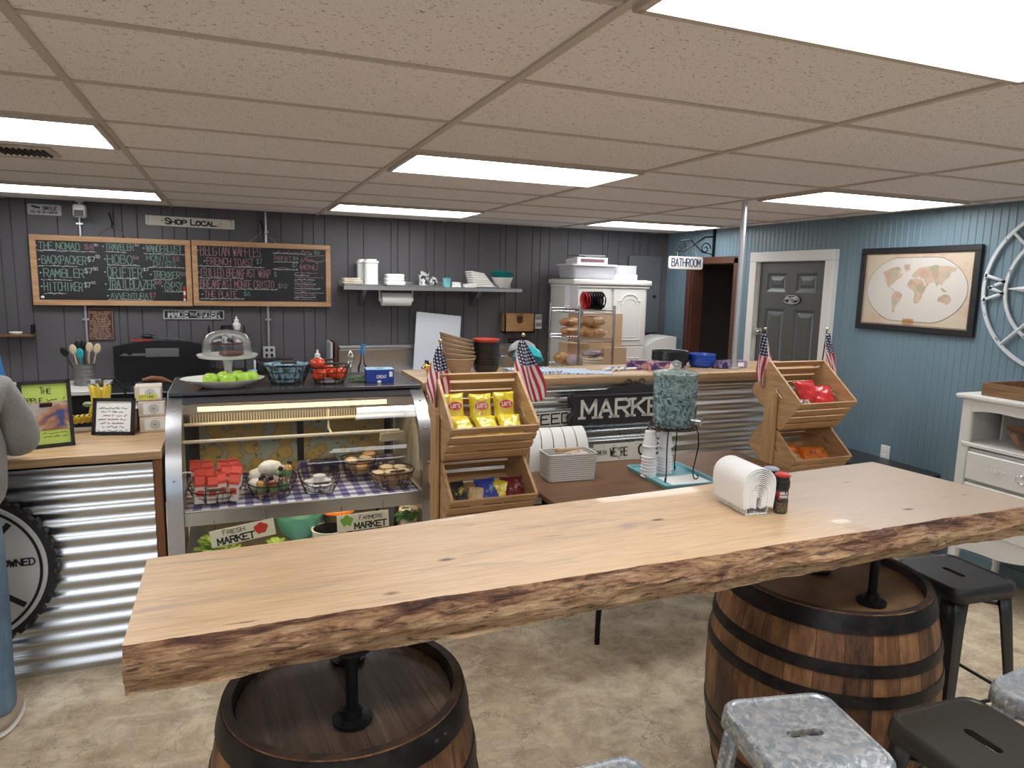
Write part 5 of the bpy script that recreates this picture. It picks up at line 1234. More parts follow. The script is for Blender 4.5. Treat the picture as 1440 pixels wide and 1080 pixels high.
for k in range(7):
    mb = MB(); r = .105 if k else .085; tilt = .05+.035*k
    mb.lathe([(.001, 0), (r*.62, 0), (r*.8, .02), (r, .062), (r*1.04, .068), (r, .070), (r*.93, .06), (r*.6, .01), (.001, .008)], n=30, sy=.8, wob=lambda a, z: 1+.02*sin(5*a+k))
    o = mb.obj('wicker_basket', MATS['wicker'], loc=(1.315-.006*k, 4.12+.004*k, PZ+.0005+.027*k)); o.rotation_euler = (0, tilt if k > 1 else 0, k*.0)
    tag(o, f'tan oval wicker basket, {WL[k]} one of the leaning stack beside the gold pig', 'basket', 'stacked wicker baskets')
for k in range(11):
    mb = MB(); r = .083
    mb.lathe([(.001, 0), (r*.72, 0), (r*.9, .018), (r, .055), (r*1.02, .058), (r*.97, .058), (r*.8, .014), (.001, .006)], n=32, wob=lambda a, z: 1+.01*sin(16*a))
    o = mb.obj('serving_basket', MATS['red_plastic' if k == 10 else 'black_plastic'], loc=(1.49, 4.13, PZ+.0005+.0155*k))
    tag(o, 'dark red plastic basket on top of the tall black basket stack' if k == 10 else f'black plastic basket, {nth(k, 11)}, in the tall stack by the wicker baskets', 'basket', 'stacked plastic serving baskets')
mat('teal_plastic', (.02, .42, .44), .35); mat('grey_plastic', (.33, .34, .34), .45)
for nm, m_, rx, ry, y, z, lb in (('colander', 'grey_plastic', 1.0, .35, 4.34, .0, 'grey upturned bowl leaning behind the teal one'), ('mixing_bowl', 'teal_plastic', .55, .55, 4.25, -.012, 'teal upturned plastic bowl behind the black basket stack')):
    mb = MB(); mb.lathe([(.001, .075), (.05, .073), (.085, .045), (.10, .0), (.106, -.004), (.104, -.008), (.096, -.002), (.08, .04), (.001, .068)], n=36)
    o = mb.obj(nm, MATS[m_], loc=(1.80, y-.06, PZ+.075+(.03 if nm == 'colander' else 0))); o.rotation_euler = (-rx*.4 if nm == 'colander' else -.35, ry*.3, 0); tag(o, lb, 'bowl')
mt = mat('blue_check', (.8, .8, .8), .8); q = NT(mt); sp = q.sep(q.coord(rot=(0, 0, .4)))
a = q.math('GREATER_THAN', q.math('FRACT', q.math('MULTIPLY', sp[0], 38)), .5); b_ = q.math('GREATER_THAN', q.math('FRACT', q.math('MULTIPLY', sp[1], 38)), .5)
q.col(q.ramp(q.math('MULTIPLY', q.math('ADD', a, b_), .5), [(.2, (.80, .82, .84)), (.6, (.45, .58, .72)), (.95, (.18, .34, .60))]))
for k, (x, y, rz, w_, h, lb) in enumerate([(1.78, 4.06, .12, .30, .022, 'thick stack of blue checked basket liner paper behind the flag'), (2.02, 4.05, -.35, .28, .010, 'fanned blue checked liner paper on the middle of the plank counter'), (2.20, 3.98, -.55, .20, .004, 'few blue checked liner sheets at the counter edge by the markers')]):
    mb = MB(); n = max(2, int(h/.002))
    for j in range(n): mb.box((.003*noise.noise((j*1.7, k, 0)), .003*noise.noise((j*1.3, k, 5)), .001+j*.002), (w_, .24 if k < 2 else .16, .0016), rot=(0, 0, .04*noise.noise((j*.9, k, 9))))
    o = mb.obj('liner_paper', MATS['blue_check'], loc=(x, y, PZ+.0003), smooth=False); o.rotation_euler = (0, 0, rz); tag(o, lb, 'paper')
mat('marker_blue', (.05, .14, .55), .4); mat('marker_purple', (.22, .08, .42), .4)
for k, (x, y, rz, cm) in enumerate([(2.335, 4.06, .5, 'marker_blue'), (2.385, 4.05, .7, 'black'), (2.44, 4.06, .6, 'marker_blue'), (2.52, 4.05, .1, 'marker_purple')]):
    t = thing('marker_pen', ['blue capped white marker nearest the checked paper', 'black capped white marker between two blue ones', 'second blue capped white marker, toward the purple one', 'purple capped white marker nearest the wrap boxes'][k], 'marker', (x, y, PZ+.010), rz, 'markers on the plank counter')
    mb = MB(); mb.cyl((-.06, 0, 0), (.02, 0, 0), .009, n=12); mb.obj('barrel', MATS['white_plastic'], t); mb = MB(); mb.cyl((.0201, 0, 0), (.062, 0, 0), .0095, n=12); mb.obj('cap', MATS[cm], t)
for nm, c1, c2 in (('box_wrap', (.07, .04, .16), (.66, .34, .30)), ('box_purple', (.03, .018, .10), (.30, .25, .42))): speckle(nm, c1, c2, 16, .4, lo=.47, hi=.53)
def small_box(label, x, y, w_, d_, h, rz, m_, z=0):
    t = thing('wrap_box', label, 'box', (x, y, PZ+.0003+z), rz)
    mb = MB(); mb.box((0, 0, h/2), (w_, d_, h), .001); mb.obj('carton', MATS[m_], t)
    mb = MB(); mb.box((w_*.25, -d_/2-.001, h*.5), (w_*.22, .002, h*.55)); mb.obj('panel', MATS['paper'], t, smooth=False)
small_box('purple and pink food wrap box lying in front of the black bowls', 2.735, 4.02, .24, .07, .055, -.12, 'box_wrap'); small_box('purple wrap box behind the pink one, toward the wire shelving', 2.64, 4.13, .22, .07, .055, -.5, 'box_wrap')
small_box('dark purple box beside the blue bowls at the counter end', 3.30, 4.03, .24, .10, .05, .05, 'box_purple')
for k in range(8):
    mb = MB(); r = .125; mb.lathe([(.001, 0), (r*.75, 0), (r*.93, .012), (r*.97, .045), (r*1.03, .048), (r*1.02, .052), (r*.93, .050), (r*.88, .016), (.001, .005)], n=40)
    tag(mb.obj('black_bowl', MATS['black_plastic'], loc=(2.89, 4.17, PZ+.0005+.0088*k)), f'wide black bowl, {nth(k, 8)} of the nested stack beside the blue bowls', 'bowl', 'nested black bowls')
mat('bowl_blue', (.015, .085, .50), .3)
for k in range(6):
    mb = MB(); r = .095; mb.lathe([(.001, 0), (r*.7, 0), (r*.9, .014), (r*.97, .040), (r*1.04, .043), (r*1.03, .047), (r*.94, .046), (r*.85, .018), (.001, .005)], n=40)
    tag(mb.obj('blue_bowl', MATS['bowl_blue'], loc=(3.125, 4.12, PZ+.0005+.0088*k)), f'bright blue bowl, {nth(k, 6)} of the nested stack beside the black bowls', 'bowl', 'nested blue bowls')
mat('lime_paper', (.48, .62, .12), .6)
# ================================================================== ON THE LEFT COUNTER
LZ = 1.0515
def framed(name, label, x, y, w_, h, rz, tilt, kind):
    t = thing(name, label, 'framed sign', (x, y, LZ), rot=(-tilt, 0, rz))
    mb = MB(); f_ = .016
    for c_, d_ in (((-w_/2+f_/2, 0, h/2), (f_, .014, h)), ((w_/2-f_/2, 0, h/2), (f_, .014, h)), ((0, 0, f_/2), (w_, .014, f_)), ((0, 0, h-f_/2), (w_, .014, f_))): mb.box(c_, d_)
    mb.obj('frame', MATS['black'], t, smooth=False)
    mb = MB(); mb.box((0, .002, h/2), (w_-f_, .004, h-f_)); mb.obj('sheet', MATS['lime_paper' if kind == 'menu' else 'paper'], t, smooth=False)
    mb = MB(); mb.box((0, .05, h*.36), (.05, .004, h*.72), rot=(.42+tilt, 0, 0)); mb.obj('easel_back', MATS['black'], t, smooth=False)
    mb = MB(); fn = flat(-.0015)
    if kind == 'menu':
        letters(mb, 'The', -.02, h-.06, .028, fn, .003, width=.045, jit=.05); letters(mb, 'Apple', -.085, h-.10, .026, fn, .003, width=.075, jit=.05); scrawl(mb, .005, .08, h-.10, .022, fn, .003)
        for j in range(3): scrawl(mb, -.02, .08, .045+.017*j, .008, fn, .0018)
    else:
        for j in range(9): scrawl(mb, -w_*.36+.01*(j % 3), w_*.36-.008*((j*2) % 3), h-.055-.019*j, .009, fn, .0022, .004)
    mb.obj('lettering', MATS['black'], t)
    if kind == 'menu':
        mb = MB(); mb.box((0, -.0005, h*.47), (w_-f_*2, .002, h*.42)); mb.obj('photo', MATS['sandwich_photo'], t, smooth=False)
mt = mat('sandwich_photo', (.5, .3, .2), .5); q = NT(mt); f = q.noise(q.coord((1, 1, 1.4), (0, .5, 0)), 11, 2, .5, .6); q.col(q.ramp(f, [(.36, (.05, .07, .22)), (.44, (.30, .14, .10)), (.53, (.50, .27, .15)), (.62, (.45, .42, .42))]))
framed('framed_menu', 'tall black frame with lime green sandwich menu beside the person\'s elbow', -.795, 3.72, .205, .31, .28, .16, 'menu')
framed('framed_notice', 'small black frame holding a white printed notice beside the bananas', -.565, 3.93, .20, .185, -.28, .22, 'notice')
# bananas
speckle('banana', (.72, .52, .05), (.55, .52, .12), 12, .4, lo=.5, hi=.7); mat('banana_tip', (.10, .09, .03), .6)
def banana(t, base, a, bend, L_=.15, r=.017, up=1):
    P = []; rs = []
    for i in range(11):
        u = i/10; th = -1.1+2.0*u; P.append((base[0]+cos(a)*bend*(1-cos(th)) + cos(a)*.02, base[1]+sin(a)*bend*(1-cos(th)), base[2]+up*L_*.55*(sin(th)+.9))); rs.append(r*(.35+.65*min(1, sin(pi*(.06+.88*u))*1.6)))
    mb = MB(); mb.tube(P, r, 8, rs=rs); mb.obj('banana', MATS['banana'], t)
    mb = MB(); mb.sphere(P[-1], .006, 8, 6); mb.sphere(P[0], .0055, 8, 6); mb.obj('tip', MATS['banana_tip'], t)
t = thing('banana_bunch', 'bunch of yellow bananas lying on the counter between the two frames', 'bananas', (-.715, 4.10, LZ+.05), rot=(pi/2*.86, 0, .4), )
for k in range(6): banana(t, (-.075+.028*k, .0, -.045), pi/2*1.0+.12*(k-2), .05, .15)
mb = MB(); mb.sphere((0, .075, .10), .014, 10, 8, (1.6, 1, 1)); mb.obj('stem', MATS['herb'], t)
t = thing('banana_hanger', 'black wire banana hook stand behind the white framed notice', 'banana stand', (-.60, 4.10, LZ))
mb = MB(); mb.lathe([(.001, 0), (.075, 0), (.075, .008), (.001, .01)], n=30); mb.obj('base', MATS['black_plastic'], t)
mb = MB(); mb.tube([(.07, 0, .008), (.085, 0, .12), (.075, 0, .21), (.03, 0, .265), (-.02, 0, .262), (-.032, 0, .24)], .005, 8); mb.obj('hook_arm', MATS['black_metal'], t)
t = thing('banana_bunch', 'yellow bananas hanging from the hook above the framed notice', 'bananas', (-.628, 4.10, LZ+.085))
for k in range(4): banana(t, (-.0+.006*(k-1.5), -.03+.0*k, 0), pi*(.95+.42*k) , .045, .16, .018)
mb = MB(); mb.sphere((0, -.01, .155), .012, 10, 8, (1, 1, 1.6)); mb.obj('stem', MATS['banana_tip'], t)
# stacked soap boxes with seal labels
mat('kraft', (.52, .36, .22), .7); mat('pale_tan', (.64, .55, .45), .5)
for k, (z, x, lb) in enumerate([(0, -.385, 'lowest'), (.078, -.39, 'middle'), (.156, -.405, 'topmost')]):
    t = thing('card_box', f'kraft box with round seal print, {lb} of the stack by the display case' if k < 2 else 'topmost small display box with a yellow handwritten tag by the display case', 'box', (x, 3.98+.02*k, LZ+z), .05, 'stacked display boxes')
    mb = MB(); mb.box((0, .03, .038), (.125, .12, .076), .002); mb.obj('box_body', MATS['pale_tan'], t)
    mb = MB(); mb.box((.008, -.031, .040), (.095, .002, .056)); mb.obj('white_label', MATS['paper'], t, smooth=False)
    mb = MB(); fn = flat(-.0335)
    for r_ in (.021, .012): ribbon(mb, [(.008+r_*cos(2*pi*i/24), .040+r_*sin(2*pi*i/24)) for i in range(25)], .003, fn)
    mb.box((.008, -.033, .040), (.012, .001, .010)); mb.obj('seal_print', MATS['grey_plastic'], t)
    if k == 2:
        mb = MB(); mb.box((-.005, -.0345, .022), (.09, .001, .026)); mb.obj('yellow_tag', MATS['yellow_tag'] if 'yellow_tag' in MATS else mat('yellow_tag', (.72, .70, .10), .6), t, smooth=False)
        mb = MB(); letters(mb, 'GIFT CARD', -.042, .016, .013, flat(-.0355), .0016, width=.07, jit=.04); mb.obj('lettering', MATS['black'], t)
mb = MB(); mb.box((0, 0, .055), (.07, .10, .11), .002); tag(mb.obj('kraft_box', MATS['kraft'], loc=(-.495, 4.04, LZ)), 'brown kraft box between framed notice and the seal boxes', 'box')
mb = MB(); mb.grid(14, 10, lambda u, v: (-.05+.10*u, -.05+.10*v, .02+.035*sin(pi*u)*sin(pi*v)+.012*noise.noise((u*6, v*6, 0)))); tag(mb.obj('crumpled_tissue', MATS['paper'], loc=(-.495, 4.03, LZ+.098), solid=.003), 'white crumpled tissue on top of the kraft box', 'tissue')

# ================================================================== BACK WALL
CH_T= [('THE NOMAD', -1.422, -1.123, 2.033, 0.057, 'g'), ('$8', -1.102, -1.035, 2.041, 0.04, 'p'), ('50', -1.029, -1.003, 2.072, 0.017, 'w'), ('BACKPACKER', -1.406, -1.093, 1.917, 0.065, 'g'), ('$7', -1.085, -1.031, 1.942, 0.041, 'w'), ('50', -1.024, -0.993, 1.973, 0.024, 'w'), ('RAMBLER', -1.403, -1.115, 1.808, 0.069, 'g'), ('$7', -1.108, -1.057, 1.847, 0.041, 'w'), ('50', -1.048, -1.014, 1.872, 0.023, 'w'), ('HITCHIKER', -1.403, -1.131, 1.697, 0.069, 'g'), ('$7', -1.12, -1.074, 1.729, 0.041, 'w'), ('00', -1.065, -1.036, 1.76, 0.018, 'w'), ('TRAVELER', -0.947, -0.74, 2.043, 0.055, 'g'), ('$7', -0.729, -0.696, 2.084, 0.024, 'w'), ('HOBO', -0.937, -0.756, 1.931, 0.071, 'g'), ('$6', -0.75, -0.702, 1.973, 0.026, 'p'), ('DRIFTER', -0.943, -0.686, 1.818, 0.083, 'g'), ('$7', -0.674, -0.636, 1.876, 0.024, 'w'), ('TRAILBLAZER', -0.943, -0.593, 1.723, 0.072, 'g'), ('$10', -0.586, -0.542, 1.763, 0.03, 'p'), ('AVVENTURA', -0.932, -0.646, 1.638, 0.048, 'g'), ('$7', -0.635, -0.591, 1.647, 0.043, 'p'), ('WANDERLUST', -0.644, -0.374, 2.038, 0.06, 'g'), ('MONTE', -0.648, -0.461, 1.965, 0.043, 'g'), ('CRISTO', -0.595, -0.424, 1.923, 0.034, 'g'), ('$8', -0.444, -0.394, 1.968, 0.037, 'p'), ('TREKKER', -0.6, -0.394, 1.82, 0.055, 'g'), ('$8', -0.385, -0.343, 1.841, 0.03, 'p'), ('GYPSY', -0.516, -0.376, 1.713, 0.074, 'g'), ('BELGIAN WAFFLES', -0.222, 0.291, 2.026, 0.082, 'p'), ('FRENCH TOAST', -0.173, 0.222, 1.945, 0.059, 'p'), ('$7', 0.24, 0.282, 1.964, 0.044, 'g'), ('GRILLED BREAKFAST WRAP', -0.226, 0.374, 1.842, 0.071, 'p'), ('$9', 0.388, 0.433, 1.853, 0.045, 'g'), ('BREAKFAST MONTE CRISTO', -0.23, 0.403, 1.744, 0.068, 'p'), ('$10', 0.418, 0.493, 1.751, 0.039, 'g'), ('THE PLATE', -0.201, 0.075, 1.66, 0.053, 'p'), ('$6', 0.123, 0.177, 1.675, 0.038, 'g'), ('PARFAIT', 0.393, 0.536, 1.999, 0.039, 'p'), ('$4', 0.555, 0.599, 2.006, 0.032, 'g'), ('$7', 0.547, 0.585, 1.941, 0.039, 'g'), ('$6', 0.746, 0.79, 2.065, 0.032, 'g'), ('MENU', 0.616, 0.769, 1.925, 0.039, 'p')]
CH_S= [(-1.436, -1.017, 2.023, 'w'), (-1.434, -1.162, 1.9, 'w'), (-1.421, -1.205, 1.786, 'w'), (-1.408, -1.252, 1.676, 'w'), (-0.947, -0.796, 2.028, 'w'), (-0.939, -0.699, 1.92, 'w'), (-0.935, -0.71, 1.809, 'w'), (-0.945, -0.677, 1.713, 'w'), (-0.949, -0.609, 1.632, 'w'), (-0.662, -0.336, 2.023, 'w'), (-0.63, -0.352, 1.911, 'w'), (-0.602, -0.452, 1.807, 'w'), (-0.529, -0.372, 1.704, 'w'), (-0.238, 0.306, 1.932, 'w'), (-0.236, 0.127, 1.83, 'w'), (-0.24, 0.417, 1.735, 'w'), (-0.237, 0.128, 1.647, 'w'), (0.382, 0.72, 2.063, 'w'), (0.386, 0.604, 1.988, 'w'), (0.378, 0.596, 1.92, 'w'), (0.564, 0.768, 1.892, 'p'), (0.564, 0.697, 1.871, 'w'), (0.563, 0.825, 1.852, 'p'), (0.563, 0.741, 1.831, 'w'), (0.563, 0.728, 1.811, 'p'), (0.562, 0.753, 1.791, 'w'), (0.562, 0.734, 1.77, 'p'), (0.561, 0.791, 1.75, 'w'), (0.561, 0.701, 1.729, 'p'), (0.56, 0.823, 1.71, 'w'), (0.56, 0.758, 1.689, 'p'), (0.56, 0.751, 1.669, 'w'), (0.559, 0.764, 1.648, 'p')]
CH_B= [(0.395, 0.531, 2.079, 0.034, 'p'), (0.562, 0.72, 2.079, 0.041, 'p'), (0.397, 0.528, 1.932, 0.034, 'p'), (0.636, 0.783, 1.998, 0.041, 'p')]
WY = BACK_Y
mat('chalk_black', (.012, .013, .015), .55); mat('chalk_green', (.20, .32, .26), .9); mat('chalk_pink', (.36, .20, .23), .9); mat('chalk_white', (.55, .57, .60), .9)
wood('board_frame', (.56, .33, .17), (.40, .21, .095), (.66, .44, .25), 0, 1.0, .5)
CM = {'g': 0, 'p': 1, 'w': 2}
def chalkboard(label, x0, x1, z0, z1, lo, hi):
    t = thing('chalkboard', label, 'chalkboard', ((x0+x1)/2, WY-.034, z0), group='framed chalkboard menus'); W = x1-x0; H = z1-z0; f = .045
    mb = MB(); mb.box((0, -.014, H/2), (W-.02, .012, H-.02)); mb.obj('slate', MATS['chalk_black'], t, smooth=False)
    for c_, d_ in (((-W/2+f/2, -.018, H/2), (f, .028, H)), ((W/2-f/2, -.018, H/2), (f, .028, H)), ((0, -.019, f/2), (W, .03, f)), ((0, -.019, H-f/2), (W, .03, f))):
        mb = MB(); mb.box(c_, d_, .003); mb.obj('frame_rail', MATS['board_frame'], t)
    mb = MB(); cx = (x0+x1)/2; random.seed(11)
    fn = lambda a, b: (a-cx, -.0215, b-z0)
    for txt, a, b, z, h, c_ in CH_T:
        if x0 <= a < x1:
            letters(mb, txt, a, z, h, fn, .006 if h > .05 else .0045, width=b-a, jit=.04, mi=CM[c_])
            if h > .045 and txt[0] != '$': ribbon(mb, [(a-.022, z+h*.5), (a-.016, z+h*.5)], .008, fn, CM['w'])
    for a, b, z, c_ in CH_S:
        if x0 <= a < x1:
            dz = 0; scrawl(mb, a, b, z-.006, .012, fn, .0055, .012, mi=CM[c_]); ribbon(mb, [(a, z-.001), (b, z-.001)], .003, fn, CM[c_])
    for a, b, z, h, c_ in CH_B:
        if x0 <= a < x1: scrawl(mb, a, b, z-h/2, h, fn, .0055, .02, mi=CM[c_])
    if x0 > -.5:
        P = [(.62+.012*(k % 2), .02+.40*k/16+z0+.05) for k in range(16)]; ribbon(mb, P, .004, fn, 1)
        ribbon(mb, [(.70, z0+.465), (.84, z0+.475), (.86, z0+.44), (.80, z0+.415), (.68, z0+.42), (.66, z0+.45), (.70, z0+.465)], .005, fn, 1)
    mb.obj('chalk_writing', [MATS['chalk_green'], MATS['chalk_pink'], MATS['chalk_white']], t, merge=False)
    for s_ in (-1, 1):
        mb = MB(); mb.tube([(s_*.12+.0, -.02, H), (0, -.012, H+.10)], .003, 6); mb.obj('hanging_wire', MATS['steel'], t)
    mb = MB(); mb.tube([(0, -.012, H+.08), (.006, -.02, H+.12), (-.01, -.012, H+.17), (-.02, -.008, H+.20)], .007, 6); mb.obj('hook', MATS['black_metal'], t)
    return t
chalkboard('chalkboard menu reading THE NOMAD to GYPSY in green, nearest the security camera', -1.487, -.300, 1.578, 2.148, 0, 0)
chalkboard('chalkboard menu reading BELGIAN WAFFLES in pink, nearest the wall shelf', -.292, .888, 1.582, 2.152, 0, 0)
t = thing('marker_pen', 'red and white marker leaning in the chalkboard frame corner', 'marker', (-.362, WY-.066, 1.625)); mb = MB(); mb.cyl((0, 0, 0), (0, 0, .085), .009, n=10); mb.obj('barrel', MATS['white_plastic'], t); mb = MB(); mb.cyl((0, 0, .0851), (0, 0, .125), .0095, n=10); mb.obj('cap', MATS['lid_red'], t); mb = MB(); mb.cyl((0, 0, .02), (0, 0, .05), .0094, n=10); mb.obj('printed_band', MATS['lid_red'], t)
mb = MB(); mb.sphere((0, 0, 0), .014, 14, 8, (1, .4, .8)); tag(mb.obj('cotton_ball', MATS['paper'], loc=(-1.42, WY-.058, 1.645)), 'little white round sticker in the lower corner of the green chalkboard', 'sticker')
def wall_sign(name, label, x0, x1, z0, z1, mt_, th=.008, rot=0.0, rad=.01, cat='sign'):
    t = thing(name, label, cat, ((x0+x1)/2, WY-.005, (z0+z1)/2), rot=(0, rot, 0)); w_, h = x1-x0, z1-z0
    mb = MB(); mb.prism(rrect(w_, h, rad, 3), -th, 0, 'xz'); mb.obj('board', MATS[mt_], t); return t, w_, h
mat('sign_grey', (.46, .47, .49), .4); mat('maroon_sign', (.075, .025, .022), .5); mat('tan_print', (.50, .33, .24), .6)
t, w_, h = wall_sign('camera_sign', 'small grey SMILE YOU\'RE ON CAMERA sign high on the wall beside the security camera', -1.49, -1.255, 2.306, 2.392, 'sign_grey')
mb = MB(); fn = flat(-.009); letters(mb, 'SMILE', -.01, .0, .026, fn, .006, width=.095); letters(mb, "YOU'RE ON CAMERA", -.10, -.028, .017, fn, .0035, width=.20)
ribbon(mb, [(-.085, .026), (-.035, .014)], .014, fn); ribbon(mb, [(-.06, .015), (-.075, .002)], .004, fn); mb.obj('lettering', MATS['black'], t)
t, w_, h = wall_sign('shop_local_sign', 'long white SHOP LOCAL sign with rolled ends above the chalkboards', -.645, .065, 2.262, 2.345, 'sign_distressed', rot=.012)
mb = MB(); fn = flat(-.009); letters(mb, 'Shop', -.20, -.022, .046, fn, .011, width=.165, serif=.1); letters(mb, 'Local', .0, -.022, .046, fn, .011, width=.20, serif=.1)
for sx in (-.23, .235): ribbon(mb, [(sx, .003), (sx+.012, .003)], .006, fn)
mb.obj('lettering', MATS['black'], t)
for sx in (-1, 1):
    mb = MB(); mb.cyl((sx*.34, -.012, -.042), (sx*.34, -.012, .042), .010, n=12); mb.obj('rolled_end', MATS['sign_distressed'], t)
t, w_, h = wall_sign('made_to_order_sign', 'black MADE TO ORDER sign with silver border under the chalkboards', -.542, -.048, 1.462, 1.545, 'sign_grey', rot=.005)
mb = MB(); mb.box((0, -.009, 0), (w_-.022, .003, h-.022)); mb.obj('black_field', MATS['black'], t, smooth=False)
mb = MB(); fn = flat(-.0115); letters(mb, 'MADE', -.205, -.024, .048, fn, .013, width=.155); letters(mb, 'TO', -.035, -.012, .026, fn, .006, width=.04); letters(mb, 'ORDER', .018, -.024, .048, fn, .013, width=.19); mb.obj('lettering', MATS['sign_white'], t)
t, w_, h = wall_sign('allergy_sign', 'maroon FOOD ALLERGY NOTICE sign hanging beside the conduit above the stove', -1.115, -.925, 1.285, 1.56, 'maroon_sign', rot=.01)
mb = MB(); fn = flat(-.009); z = .112
for s_, hh in (('FOOD ALLERGY', .020), ('NOTICE', .024), ('IF YOU HAVE A', .014), ('FOOD ALLERGY OR', .014), ('A SPECIAL DIETARY', .014), ('REQUIREMENT', .014), ('PLEASE INFORM A', .014), ('MEMBER OF THE', .014), ('STAFF BEFORE YOU', .014), ('PLACE YOUR ORDER', .014), ('THANK YOU', .014)):
    z -= hh+.0068; wd = min(.16, len(s_)*.0115*(hh/.014)*.9); letters(mb, s_, -wd/2, z, hh, fn, .0032, width=wd)
ribbon(mb, [(-.086, -.128), (.086, -.128), (.086, .128), (-.086, .128), (-.086, -.128)], .003, fn); mb.obj('lettering', MATS['tan_print'], t)
# security camera and conduits
t = thing('security_camera', 'white security camera under the ceiling over the green chalkboard', 'camera', (-1.10, 6.70, CEIL-.008))
mb = MB(); mb.cyl((0, 0, 0), (0, 0, -.012), .03, n=20); mb.cyl((0, 0, -.01), (0, 0, -.035), .012, n=12); mb.box((0, -.01, -.085), (.088, .10, .105), .018, seg=2); mb.obj('housing', MATS['white_plastic'], t)
mb = MB(); mb.box((0, -.0615, -.105), (.066, .004, .05), .001); mb.cyl((0, -.0625, -.105), (0, -.068, -.105), .014, n=16); mb.obj('lens_window', MATS['black_plastic'], t)
def conduit(label, x, z0, z1, box):
    t = thing('conduit', label, 'conduit', (x, WY-.006, 0)); mb = MB()
    mb.cyl((0, -.012, z0), (0, -.012, z1), .011, n=12); mb.obj('pipe', MATS['galv_pole'], t)
    for z in [zz for zz in (1.46, 2.25) if z0 < zz < z1]:
        mb = MB(); mb.box((0, -.012, z), (.05, .026, .016), .002); mb.obj('strap', MATS['galv_pole'], t)
    return t
conduit('grey conduit dropping behind the green chalkboard from the camera to the utensil crock', -1.13, 1.0, CEIL-.03, 0); conduit('grey conduit behind the pink lettered chalkboard going down to the outlet box', .325, 1.215, CEIL-.01, 0)
t = thing('outlet_box', 'grey four gang outlet box with black cords at the foot of the conduit', 'outlet', (.325, WY-.012, 1.158))
mb = MB(); mb.box((0, -.016, 0), (.105, .045, .108), .004); mb.obj('box', MATS['sign_grey'], t)
for sx in (-1, 1):
    for sz in (-1, 1):
        mb = MB(); mb.box((sx*.022, -.040, sz*.024), (.022, .006, .026), .002); mb.obj('socket', MATS['black_plastic'], t)
for k, (dx, lb) in enumerate(((-.02, 'black power cord hanging from the outlet box toward the cake stand'), (.03, 'black power cord hanging from the outlet box toward the tomatoes'))):
    mb = MB(); mb.tube([(.325+dx, WY-.062, 1.13), (.325+dx*1.5, WY-.08, 1.08), (.325+dx*3, WY-.10, 1.0), (.325+dx*4, WY-.15, .955)], .004, 6); tag(mb.obj('power_cord', MATS['black_plastic']), lb, 'cord')
# small shelf at the far left
t = thing('small_shelf', 'little wooden wall shelf with black wire ends at the left, below the chalkboard corner', 'shelf', (-1.70, WY-.075, 1.335)); mb = MB(); mb.box((0, 0, 0), (.42, .13, .018), .002); mb.obj('shelf_board', MATS['walnut_top'], t)
for s_ in (-1, 1):
    mb = MB(); x = s_*.20; mb.tube([(x, -.06, .01), (x, -.06, .085), (x, .06, .085), (x, .06, .01)], .004, 6, closed=True)
    for k in range(3): mb.tube([(x, -.03+.03*k, .01), (x, -.03+.03*k, .085)], .003, 5)
    mb.obj('wire_end', MATS['black_metal'], t)
for k in range(3):
    mb = MB(); mb.lathe([(.001, 0), (.045, 0), (.052, .04), (.054, .042), (.05, .042), (.042, .004), (.001, .004)], n=24); tag(mb.obj('paper_cup', MATS['paper'], loc=(-1.795, WY-.078, 1.3445+.024*k)), f'white paper cup, {nth(k, 3)} of the stack on the little wall shelf', 'cup', 'cups on the little shelf')
mb = MB(); mb.lathe([(.001, 0), (.04, 0), (.047, .014), (.044, .018), (.001, .016)], n=24); tag(mb.obj('lid', MATS['paper'], loc=(-1.62, WY-.078, 1.3445)), 'short stack of white lids on the little wall shelf', 'lid')

# ---- steel wall shelf
SX0, SX1, SZ_ = .965, 2.72, 1.79
t = thing('wall_shelf', 'long stainless steel shelf on the grey wall above the sink', 'shelf', (0, 0, 0))
mb = MB(); mb.box(((SX0+SX1)/2, WY-.17, SZ_-.006), (SX1-SX0, .32, .012), .002); mb.box(((SX0+SX1)/2, WY-.333, SZ_-.02), (SX1-SX0, .012, .036), .004); mb.box(((SX0+SX1)/2, WY-.012, SZ_+.02), (SX1-SX0, .006, .05)); mb.obj('shelf_plate', MATS['steel'], t)
for x in (1.17, 2.30):
    mb = MB(); mb.prism([(WY-.006, SZ_-.013), (WY-.28, SZ_-.013), (WY-.28, SZ_-.03), (WY-.03, SZ_-.19), (WY-.006, SZ_-.19)], x-.02, x+.02, 'yz'); mb.obj('bracket', MATS['steel'], t)
t = thing('paper_towel_roll', 'paper towel roll on a holder under the steel shelf', 'paper towels', (1.475, WY-.20, SZ_-.125))
mb = MB(); mb.cyl((-.14, 0, 0), (.14, 0, 0), .062, n=32); mb.obj('roll', MATS['paper'], t)
for s_ in (-1, 1):
    mb = MB(); mb.cyl((s_*.141, 0, 0), (s_*.165, 0, 0), .024, .02, n=20); mb.box((s_*.158, 0, .055), (.008, .03, .118)); mb.obj('holder_arm', MATS['white_plastic'], t)
SY = WY-.20; Z1 = SZ_+.0005
speckle('tan_cloth', (.55, .47, .36), (.68, .62, .52), 12, .9)
